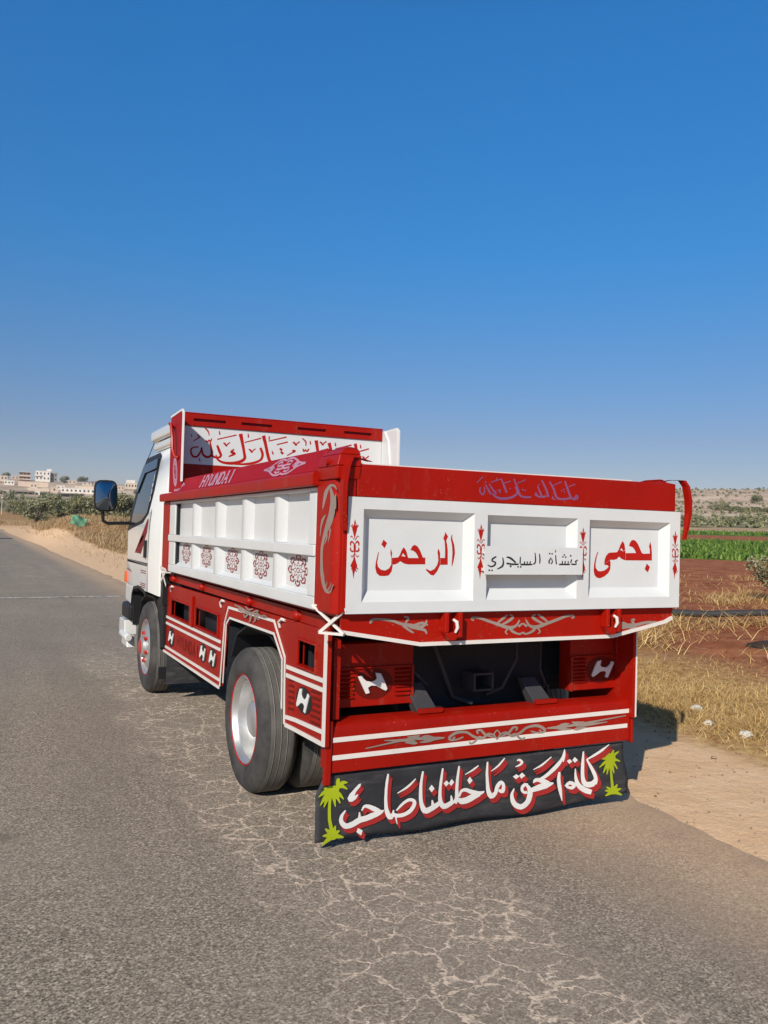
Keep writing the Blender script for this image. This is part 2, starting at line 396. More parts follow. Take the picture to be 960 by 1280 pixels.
zone = a.step(xc, .56, .34)
ypatch = a.step(a.noise(.45, 3), .22, .36)
zone = a.math('MULTIPLY', zone, a.math('MULTIPLY', ypatch, a.step(Y, 9, 4.5)))
crack = a.math('MULTIPLY', a.math('MAXIMUM', k1, k2), zone)
crack = a.math('MULTIPLY', crack, a.step(a.noise(45, 4, .75), .34, .58))
base = a.mix(a.math('MULTIPLY', zone, .18), base, (.38, .305, .24))
base = a.mix(a.math('MULTIPLY', crack, .85), base, (.80, .64, .50))
# scuffed pale spot further along
sp = a.math('MULTIPLY', a.step(a.vec('LENGTH', a.vec('MULTIPLY', a.vec('SUBTRACT', a.pos(), (.1, 24.5, 0)), (1, .16, 0))), 1.6, .3), a.step(a.noise(2.4, 6, .75), .50, .66))
base = a.mix(a.math('MULTIPLY', sp, .7), base, (.46, .40, .35))
# dust and grit washing in from the shoulder
en = a.math('ADD', X, a.math('ADD', a.math('MULTIPLY', a.math('SUBTRACT', a.noise(1.3, 5, .65), .5), .55), a.math('MULTIPLY', a.math('SUBTRACT', agg, .5), .5)))
dst = a.math('ADD', a.math('MULTIPLY', a.step(en, .75, 2.1), .55), a.math('MULTIPLY', a.step(en, 1.70, 2.08), .45))
base = a.mix(dst, base, a.mix(a.step(a.noise(60, 4, .7), .4, .7), (.80, .54, .325), (.60, .385, .22)))
a.set(Base_Color=base, Roughness=0.88, Specular_IOR_Level=0.3)
hgt = a.math('SUBTRACT', a.math('ADD', a.math('MULTIPLY', agg, .5), a.math('MULTIPLY', lum.outputs[0], .4)), a.math('MULTIPLY', crack, .8))
a.bump(hgt, .45, .006)
road = MB()
ys = list(np.arange(-40, -5, 1.0)) + list(np.arange(-5, 12, .09)) + list(np.arange(12, 30, .6)) + list(np.arange(30, 151, 4.0))
xs_ = [-4.6, -3, -1, 1.0, 1.7]
rv = []
for y in ys:
    e = 2.06 + .10 * (noise.noise(Vector((0, y * .9, 3))) + .5 * noise.noise(Vector((0, y * 2.7, 9))) + .35 * noise.noise(Vector((2, y * 8.0, 9))) + .2 * noise.noise(Vector((2, y * 21.0, 5))))
    for x in xs_ + [e]: rv.append((x, y, gz(x, y) + (.021 if x < 2 else .017)))
    rv.append((e + .035, y, gz(e, y) - .012))
n6 = len(xs_) + 2
rf = [(i * n6 + j, i * n6 + j + 1, (i + 1) * n6 + j + 1, (i + 1) * n6 + j) for i in range(len(ys) - 1) for j in range(n6 - 1)]
o = raw_mesh('road', rv, rf, [a.m]); tag(o, kind='structure')
# thin worn white line across the road, and a dark tar joint farther on
t = NT('worn_line_paint'); X, Y, Z = t.xyz()
M['line'] = t.set(Base_Color=t.mix(t.step(t.noise(9, 5, .7), .38, .62), (.17, .15, .135), (.80, .74, .68)), Roughness=.85)
mb = MB()
for i in range(24):
    x0, x1 = -4.4 + i * .25, -4.4 + (i + 1) * .25
    f = lambda x: 15.05 + .05 * x + .03 * math.sin(x * 3.1)
    mb.add([(x0, f(x0), .011), (x1, f(x1), .011), (x1, f(x1) + .17, .011), (x0, f(x0) + .17, .011)], [(0, 1, 2, 3)])
o = mb.build('road_marking', M['line']); tag(o, kind='structure')
t = NT('tar'); M['tar'] = t.set(Base_Color=(.035, .033, .032), Roughness=.8)
mb = MB().add([(-4.4, 79, .014), (1.2, 79, .014), (1.2, 83, .014), (-4.4, 83, .014)], [(0, 1, 2, 3)])
o = mb.build('road_patch', M['tar']); tag(o, kind='structure')

# hand-drawn brush strokes (mm): R = ribbon left/right pairs, P = outline
TRACE = {
 'rahman':[('R',[581,1560,584,1560,579,1553,584,1553,577,1546,584,1546,576,1537,585,1538,578,1528,588,1530,581,1518,592,1520,583,1508,596,1510,585,1497,598,1498,586,1485,600,1486,587,1474,601,1474,587,1463,601,1462,586,1452,599,1451,586,1440,597,1439,585,1428,594,1427,585,1415,591,1415,585,1403,587,1402]),('P',[543,1572,560,1550,550,1530,555,1513,560,1483,562,1411,520,1410,519,1444,545,1444,545,1488,541,1527,533,1539,541,1559]),('P',[508,1490,517,1468,519,1410,503,1378,484,1358,467,1361,439,1386,443,1390,466,1380,488,1390,502,1409,508,1429,506,1453,502,1473]),('P',[352,1479,361,1497,374,1506,391,1498,405,1479,422,1445,435,1444,436,1412,342,1411,341,1442,398,1442,389,1459,378,1471,364,1478]),('P',[254,1441,287,1444,296,1456,303,1475,315,1493,326,1482,334,1466,325,1450,313,1465,305,1450,325,1448,334,1465,341,1442,342,1411,320,1415,299,1426,282,1414,267,1410,255,1409]),('P',[247,1486,254,1465,253,1441,254,1409,259,1407,254,1377,239,1358,218,1355,191,1356,175,1369,168,1393,169,1416,176,1447,181,1469,184,1466,181,1445,177,1419,182,1398,198,1385,220,1381,240,1391,251,1408,251,1441,245,1464]),('P',[207,1527,226,1512,214,1487,196,1504])],
 'bihima':[('P',[1875,1549,1884,1526,1889,1488,1890,1444,1698,1443,1697,1483,1772,1485,1761,1503,1747,1516,1720,1523,1725,1538,1735,1552,1749,1558,1768,1552,1785,1535,1799,1512,1812,1489,1824,1481,1874,1483,1872,1509,1866,1521]),('P',[1579,1484,1635,1487,1648,1503,1658,1528,1674,1550,1687,1533,1694,1502,1679,1494,1667,1511,1657,1500,1679,1493,1695,1499,1696,1483,1697,1443,1673,1449,1649,1463,1636,1450,1617,1445,1587,1445,1547,1422,1550,1447,1559,1467]),('P',[1547,1421,1587,1444,1592,1427,1590,1394,1577,1373,1551,1355,1520,1344,1497,1348,1481,1363,1475,1385,1477,1422,1486,1458,1498,1487,1504,1485,1495,1462,1487,1426,1489,1401,1504,1384,1524,1382,1550,1387,1568,1398,1579,1408,1568,1416,1552,1417]),('P',[1852,1427,1876,1408,1862,1377,1838,1395])],
 'plate':[('R',[1296,1447,1299,1443,1290,1445,1294,1440,1283,1442,1289,1437,1278,1438,1287,1435,1279,1433,1287,1436,1283,1429,1289,1434,1286,1427,1292,1431]),('R',[1290,1427,1291,1420,1283,1426,1284,1419,1276,1426,1276,1418,1269,1426,1269,1418,1264,1426,1263,1418,1260,1426,1258,1419,1255,1427,1254,1420]),('R',[1253,1449,1260,1447,1250,1439,1258,1438,1247,1430,1255,1428]),('P',[1250,1472,1257,1466,1250,1460,1243,1466]),('R',[1246,1425,1246,1418,1233,1425,1233,1417,1221,1425,1221,1417,1209,1425,1209,1417,1197,1425,1197,1417,1186,1425,1186,1417,1176,1425,1176,1417]),('R',[1231,1439,1238,1438,1231,1433,1238,1432,1230,1426,1237,1426]),('R',[1212,1440,1219,1439,1211,1433,1218,1433,1210,1426,1218,1426]),('R',[1194,1440,1201,1439,1193,1433,1200,1432,1192,1426,1200,1425]),('P',[1199,1465,1206,1460,1199,1455,1193,1460]),('P',[1218,1464,1224,1459,1218,1454,1211,1459]),('P',[1208,1475,1215,1470,1208,1465,1202,1470]),('R',[1150,1469,1155,1470,1150,1460,1157,1460,1151,1451,1158,1451,1151,1442,1159,1443,1153,1434,1160,1435,1154,1427,1162,1428,1156,1421,1163,1421]),('R',[1150,1481,1146,1483,1152,1483,1148,1485,1154,1486,1150,1488,1156,1489,1151,1489,1155,1492,1150,1490,1152,1494,1149,1491,1151,1495,1147,1493]),('R',[1121,1457,1126,1455,1116,1450,1122,1448,1111,1444,1118,1441,1107,1437,1116,1436,1107,1431,1116,1432,1109,1427,1117,1429,1111,1423,1118,1425]),('R',[1127,1421,1122,1425,1130,1425,1125,1428,1134,1428,1127,1431,1136,1433,1129,1434,1135,1440,1128,1438,1132,1446,1126,1444,1130,1451,1124,1450]),('P',[1114,1481,1121,1476,1115,1471,1108,1476]),('P',[1130,1480,1136,1475,1130,1470,1124,1475]),('R',[1048,1475,1053,1475,1048,1465,1055,1466,1049,1456,1057,1456,1050,1447,1058,1447,1050,1439,1058,1439,1050,1431,1057,1431,1051,1424,1055,1423]),('R',[1019,1479,1025,1479,1021,1470,1027,1470,1022,1461,1029,1461,1022,1452,1030,1453,1023,1444,1031,1444,1022,1437,1030,1436,1021,1431,1029,1429,1019,1428,1025,1424,1015,1425,1020,1420,1010,1422,1015,1418]),('R',[1007,1423,1008,1417,996,1423,997,1416,985,1423,985,1415,973,1422,974,1415,961,1423,961,1415,948,1423,948,1415,935,1423,934,1415]),('R',[992,1436,998,1435,990,1430,997,1429,989,1424,996,1423]),('R',[973,1435,979,1435,972,1429,979,1429,971,1423,978,1423]),('R',[957,1435,963,1435,955,1429,962,1429,954,1423,962,1422]),('R',[930,1457,936,1457,929,1440,936,1440,928,1424,936,1424]),('P',[920,1412,926,1407,920,1402,914,1407]),('P',[936,1412,942,1407,936,1402,930,1407]),('R',[923,1424,923,1417,911,1424,911,1416,899,1424,899,1416,887,1424,886,1416,875,1425,874,1417,863,1427,862,1419,851,1428,849,1420]),('R',[849,1453,849,1457,855,1451,855,1458,860,1450,862,1458,865,1449,869,1457,870,1446,876,1454,876,1443,883,1451,882,1439,889,1446,889,1435,896,1441,895,1430,902,1436,902,1425,908,1431]),('P',[875,1416,882,1410,875,1404,868,1410]),('R',[824,1453,829,1453,825,1444,832,1445,827,1436,834,1437,827,1428,836,1428,826,1422,835,1421,824,1417,833,1413,821,1412,828,1406,814,1407,818,1401,804,1402,807,1397,794,1397,796,1394]),('R',[787,1460,790,1455,779,1457,783,1451,771,1453,776,1447,765,1450,771,1444,761,1445,769,1441,759,1439,767,1439,761,1433,767,1438,769,1430,772,1436,777,1428,781,1434,781,1426,788,1430,780,1424,789,1422,777,1419,785,1415,774,1416,780,1410,769,1413,772,1407,762,1412,764,1405,756,1411,756,1405,752,1412,749,1407,746,1415,743,1411,740,1417,738,1414]),('P',[749,1395,755,1390,749,1385,743,1390]),('P',[765,1394,771,1389,765,1384,759,1389])],
 'mashallah':[('R',[1298,1765,1290,1768,1304,1771,1295,1776,1309,1778,1300,1783,1309,1779,1308,1789,1307,1779,1319,1784,1309,1774,1322,1776,1310,1771,1321,1767,1307,1769,1314,1761,1301,1767,1304,1758,1295,1766,1294,1757,1289,1767,1284,1759,1282,1770,1274,1763,1276,1776,1265,1770,1270,1786,1258,1782,1263,1800,1251,1796,1257,1814,1245,1810,1249,1828,1238,1824,1242,1842,1232,1839,1235,1857,1226,1854]),('R',[1269,1774,1273,1764,1257,1771,1260,1761,1245,1768,1248,1758,1232,1766,1234,1756,1216,1765,1216,1755,1200,1765,1197,1755,1188,1768,1180,1760,1180,1778,1168,1773,1173,1794,1161,1790,1166,1810,1154,1806,1156,1824,1146,1819,1145,1837,1137,1832,1135,1849,1128,1846]),('R',[1173,1758,1172,1754,1165,1760,1163,1755,1156,1762,1154,1756,1153,1764,1147,1759,1154,1763,1147,1766,1156,1766,1151,1770,1160,1770,1155,1773]),('R',[1255,1824,1253,1828,1277,1832,1275,1837,1300,1840,1297,1845]),('R',[1149,1824,1147,1827,1180,1836,1177,1840,1211,1848,1208,1853]),('R',[1132,1769,1120,1766,1128,1781,1116,1778,1124,1794,1111,1790,1117,1808,1106,1803,1107,1823,1097,1818,1096,1838,1087,1834,1084,1854,1077,1851]),('R',[1110,1776,1115,1769,1102,1773,1107,1765,1095,1771,1099,1761,1093,1770,1088,1761,1090,1773,1080,1767,1085,1779,1075,1775,1080,1788,1070,1784,1073,1798,1064,1795,1066,1810,1058,1807,1059,1822,1052,1820]),('R',[1082,1771,1083,1763,1075,1771,1076,1762,1068,1770,1067,1761,1064,1771,1058,1763,1059,1775,1050,1770,1053,1782,1045,1778,1047,1789,1041,1786]),('R',[1056,1773,1050,1766,1048,1777,1043,1771,1041,1781,1036,1776]),('R',[1017,1767,1017,1758,1004,1766,1005,1757,992,1765,993,1755,981,1765,980,1755,970,1766,968,1756,961,1768,955,1758,953,1772,943,1765,947,1782,935,1777,941,1796,929,1792,935,1811,924,1807,927,1824,917,1821,919,1838,911,1835,912,1852,904,1849]),('R',[913,1808,920,1811,918,1800,926,1804,923,1793,933,1797,925,1787,937,1789,925,1783,937,1781,923,1778,934,1774,919,1774,928,1766,910,1768,918,1759,899,1763,905,1752,886,1758,890,1747,869,1755,871,1743,850,1754,850,1740,833,1753,831,1740,819,1755,815,1743,806,1759,801,1749,796,1762,790,1755,790,1766,783,1760,786,1769,780,1766,781,1774,777,1771]),('R',[827,1845,834,1848,833,1833,841,1836,839,1821,848,1825,844,1809,855,1813,850,1797,861,1801,856,1786,866,1790,861,1775,871,1778]),('R',[771,1823,770,1828,802,1833,800,1838,834,1843,832,1848]),('R',[758,1817,763,1820,764,1807,771,1810,771,1796,779,1801,778,1787,786,1793,786,1779,794,1786,794,1773,802,1779,797,1769,807,1772,797,1770,803,1765,794,1769,796,1763,789,1767,791,1762]),('R',[736,1811,741,1814,743,1799,750,1803,750,1788,759,1792,757,1778,766,1783,761,1772,770,1776,765,1768,773,1772,769,1763,776,1767]),('R',[706,1799,713,1798,704,1792,711,1791,702,1784,710,1784,702,1777,711,1779,707,1768,715,1773,715,1761,721,1767,725,1757,723,1765,733,1764,725,1767,737,1773,729,1775,739,1782,732,1782,738,1789,731,1787,735,1795,729,1793,732,1800,727,1798]),('R',[845,1822,843,1825,867,1828,865,1833,890,1835,888,1840]),('R',[931,1826,929,1830,956,1836,954,1841,981,1847,978,1852]),('R',[690,1818,687,1820,697,1824,693,1827,704,1831,700,1834,711,1837,706,1840,716,1841,712,1845,721,1845,717,1849,725,1850,722,1853]),('R',[812,1781,808,1785,818,1785,815,1789,824,1789,821,1793,825,1790,829,1794,824,1788,831,1788,823,1781,829,1780,821,1774,827,1773]),('P',[964,1803,970,1798,964,1792,957,1797]),('P',[980,1800,986,1795,980,1789,973,1794]),('P',[738,1829,744,1824,738,1819,733,1824]),('P',[887,1804,892,1800,887,1795,881,1799]),('P',[1209,1809,1215,1804,1209,1799,1203,1804]),('P',[1224,1816,1230,1811,1224,1806,1218,1811]),('P',[1226,1802,1232,1798,1226,1793,1220,1797]),('P',[1063,1832,1069,1828,1063,1823,1057,1827])],
 'flap_white':[('P',[192,343,188,329,166,306,158,287,174,293,179,290,167,272,147,261,129,264,121,280,132,299,157,322,179,341]),('R',[110,226,116,222,102,220,110,213,93,213,104,204,85,204,101,196,81,194,100,188,79,183,101,180,81,170,103,175,88,157,108,169,99,145,115,163,113,136,120,161,129,134,125,160,144,135,134,162,157,138,144,164,170,142,154,167,181,147,165,173,191,151,178,178,202,154,192,181,216,155,206,183,230,157,220,184,244,160,233,187,258,163,246,191,271,167,259,193,284,170,272,196,296,175,284,198,306,180,295,199,313,185,303,200,318,191,311,200,322,196,319,200]),('R',[185,206,191,205,183,190,195,188,181,174,199,172]),('R',[202,209,197,212,207,215,199,219,211,221,202,227,216,223,207,234,220,223,216,238,226,221,226,238,232,218,237,236,240,214,249,232,251,207,262,226,262,200,273,221,274,195,283,215,285,191,293,209,297,187,303,202]),('P',[183,129,210,113,203,90,176,110]),('R',[333,375,342,373,330,363,341,360,327,350,340,347,324,336,339,333,323,320,337,317,321,302,336,299,321,283,336,281,320,265,336,263,320,247,337,245,321,230,339,228,322,215,341,215,323,202,344,203,326,189,348,193,331,175,354,181,338,161,361,171,349,149,363,168,368,147,354,168,375,156,357,169,378,164,361,173,379,173,365,178,378,182,368,185,378,191,370,193]),('R',[369,163,375,178,377,159,383,175,385,155,390,173,396,152,397,171,409,151,406,170,423,151,417,170,437,153,429,172,451,157,440,175,466,163,452,181,478,171,462,187,488,182,469,195,496,194,476,204,500,206,479,212,500,216,480,217,496,226,479,219,488,233,478,221,478,238,473,223,465,241,466,225,452,240,458,225,439,235,448,222,426,228,436,216,414,219,424,209,404,210,414,201,395,200,403,193,386,190,393,185]),('R',[381,166,392,167,383,158,393,158,385,150,393,150,388,142,395,142,390,134,396,134,393,126,398,127,396,119,400,119]),('R',[490,336,494,332,474,324,481,318,459,313,467,305,443,303,451,294,426,293,432,285,408,284,412,278,390,275,393,271]),('R',[528,368,538,366,524,354,536,351,521,339,534,336,518,323,532,320,515,306,531,303,514,289,531,286,513,270,532,268,513,251,533,249,514,230,535,229,517,210,539,211,522,191,546,195,529,172,555,182,542,156,560,178,565,150,558,179,580,154,565,181,592,159,577,184,604,163,588,188,616,169,600,192,626,174,610,196,633,178,617,199,639,182,623,202,644,185,629,204]),('R',[588,216,595,216,588,200,602,201,588,184,610,185]),('P',[585,294,603,273,587,256,569,276]),('R',[643,371,653,369,640,356,651,353,637,340,650,337,634,322,649,319,631,302,647,299,629,279,645,276,627,258,645,255,627,238,646,236,627,219,649,218,629,202,653,204,635,186,659,194,643,173,665,188,658,161,667,186,677,160,668,187,691,164,676,189,701,169,686,192,711,173,695,195,720,179,704,199,729,184,713,203]),('R',[701,225,708,225,701,207,715,207,700,189,722,189]),('P',[673,306,689,289,671,275,656,293]),('P',[703,310,719,292,701,274,688,291]),('R',[740,373,750,371,737,358,749,355,734,342,748,339,732,324,747,321,729,303,746,300,728,280,746,277,727,258,746,256,727,240,748,238,728,224,751,222,728,212,752,207,725,203,749,194,720,196,745,184,715,189,741,176]),('R',[760,212,750,215,764,221,752,225,767,229,754,235,772,234,758,244,776,236,767,250,782,236,778,253,788,235,790,253,797,232,804,250,808,226,817,244,821,219,829,240,836,213,843,235,852,207,858,231,868,203,869,227,882,204,877,226,893,208,886,225,900,212,894,225,905,215,899,224,907,218,902,224,909,222,906,225]),('R',[742,197,757,207,745,191,764,203,751,183,769,201,762,174,770,202,776,170,775,203,790,170,782,203,805,171,791,204,821,175,802,207,836,180,816,212,849,186,832,216,861,191,846,218,873,196,860,220,885,201,874,221]),('P',[812,310,831,288,813,271,798,292]),('R',[860,365,865,360,849,359,855,353,838,354,845,346,826,347,832,339,812,340,817,333,797,333,800,327,782,326,784,322]),('R',[913,377,923,376,911,357,923,356,910,337,924,335,909,317,925,315,911,295,928,294,913,273,931,273,915,255,935,254,916,240,938,240,918,227,941,229,921,215,946,219,926,202,951,211,934,190,957,204,948,179,956,204,967,180,952,205,977,188,957,206,984,196,963,210,989,206,969,216,992,216,974,224,995,226,980,233]),('R',[986,209,968,215,991,219,970,226,994,228,972,237,999,236,976,247,1004,243,984,257,1010,250,993,265,1010,251,1007,270,1008,252,1022,262,1012,247,1030,252,1015,240,1034,241,1014,231,1036,228,1012,222,1035,214,1011,219,1029,202,1015,220,1011,201,1008,222,1000,208,998,225,992,214]),('R',[1022,388,1028,384,1009,377,1017,371,996,366,1005,359,984,355,992,348,970,345,977,338,956,336,960,330,941,326,944,323]),('R',[1089,220,1095,217,1081,209,1092,205,1073,198,1088,193,1069,185,1089,182,1070,168,1093,169,1074,149,1100,155,1084,131,1108,144,1100,116,1118,137,1120,105,1131,131,1143,99,1139,129,1165,104,1146,130,1182,114,1157,136,1195,126,1167,144,1204,140,1172,153,1209,156,1176,166,1212,170,1178,177,1212,183,1179,186,1208,195,1179,194,1203,206,1178,201,1197,215,1176,208,1189,222,1172,214,1183,228,1168,222]),('R',[1181,234,1180,224,1174,237,1173,224,1166,239,1167,223,1156,240,1164,223,1147,236,1160,221,1139,231,1156,218,1134,224,1152,216,1132,216,1151,212,1133,207,1151,207,1136,198,1152,203,1143,191,1154,200,1151,186,1159,197,1160,182,1163,195,1168,181,1164,195,1175,182,1168,196,1180,183,1173,198]),('R',[1186,183,1177,202,1209,185,1198,208,1232,187,1219,215,1253,189,1240,220,1273,192,1259,225,1291,194,1277,228,1308,197,1295,230,1323,203,1313,229,1337,209,1330,226,1351,216,1348,223]),('P',[1103,293,1123,280,1101,267,1080,283]),('P',[1138,299,1160,280,1135,266,1120,284]),('R',[1096,331,1094,335,1106,332,1102,338,1116,333,1111,342,1125,336,1118,345,1133,339,1124,349,1141,345,1128,353,1145,354,1129,354,1139,363,1127,355,1129,370,1121,360,1119,374,1116,363,1110,373,1115,364,1105,370,1111,363,1102,367,1106,361]),('R',[1217,233,1211,236,1223,238,1212,243,1227,242,1214,251,1231,242,1224,258,1238,240,1239,259,1251,236,1256,257,1264,230,1273,253,1277,224,1290,247,1292,216,1306,239,1308,208,1322,231]),('R',[1225,237,1221,244,1248,241,1242,252,1272,246,1263,260,1297,253,1284,269,1324,267,1308,283,1351,283,1332,300,1373,299,1354,316,1390,314,1371,329,1403,329,1385,340,1413,345,1396,353,1419,362,1404,366,1420,379,1410,381,1422,395,1416,397]),('R',[1416,396,1422,396,1415,385,1424,384,1413,374,1425,373,1412,364,1425,361,1410,353,1423,350,1409,341,1419,339,1408,330,1415,328]),('R',[1380,277,1395,274,1377,263,1395,259,1373,248,1395,244,1372,231,1397,230,1375,214,1400,214,1379,195,1405,196,1385,176,1409,177,1393,156,1412,157,1402,136,1414,136,1411,115,1417,115]),('R',[1327,366,1332,361,1307,354,1313,348,1286,343,1294,335,1267,333,1274,323,1248,324,1254,315,1229,316,1233,310,1210,308,1212,304]),('R',[1493,283,1500,283,1492,270,1502,269,1491,256,1504,255,1491,241,1508,241,1493,224,1514,226,1497,206,1522,211,1505,189,1531,199,1519,172,1542,189,1536,159,1557,180,1554,148,1571,172,1572,139,1585,166,1590,134,1600,160,1607,129,1616,153]),('R',[1439,186,1426,197,1449,192,1434,205,1458,198,1443,213,1463,199,1458,219,1469,197,1475,216,1477,193,1491,209,1479,192,1503,198,1479,194,1504,184,1477,190,1495,175,1475,188,1482,170,1469,188,1466,172,1456,191,1452,178,1442,194,1438,183]),('P',[1455,340,1474,325,1453,314,1436,331]),('P',[1490,348,1512,329,1491,316,1474,333]),('R',[1545,374,1555,372,1541,351,1555,349,1538,329,1556,326,1535,306,1557,303,1534,282,1557,280,1534,258,1558,256,1535,236,1560,236,1538,217,1565,219,1543,199,1572,207,1556,182,1577,202,1579,172,1583,201,1603,169,1596,201,1625,172,1606,202,1639,183,1611,203,1645,195,1619,209,1649,206,1629,217]),('R',[1568,327,1577,330,1580,306,1593,310,1592,284,1609,290,1603,265,1623,271,1612,247,1635,253,1621,232,1644,236,1625,219,1650,219,1625,209,1652,204,1622,199,1649,192,1619,189,1646,181]),('R',[1731,397,1735,393,1706,386,1712,379,1680,376,1690,365,1655,365,1665,353,1628,354,1637,342,1600,342,1607,332,1572,330,1577,323])],
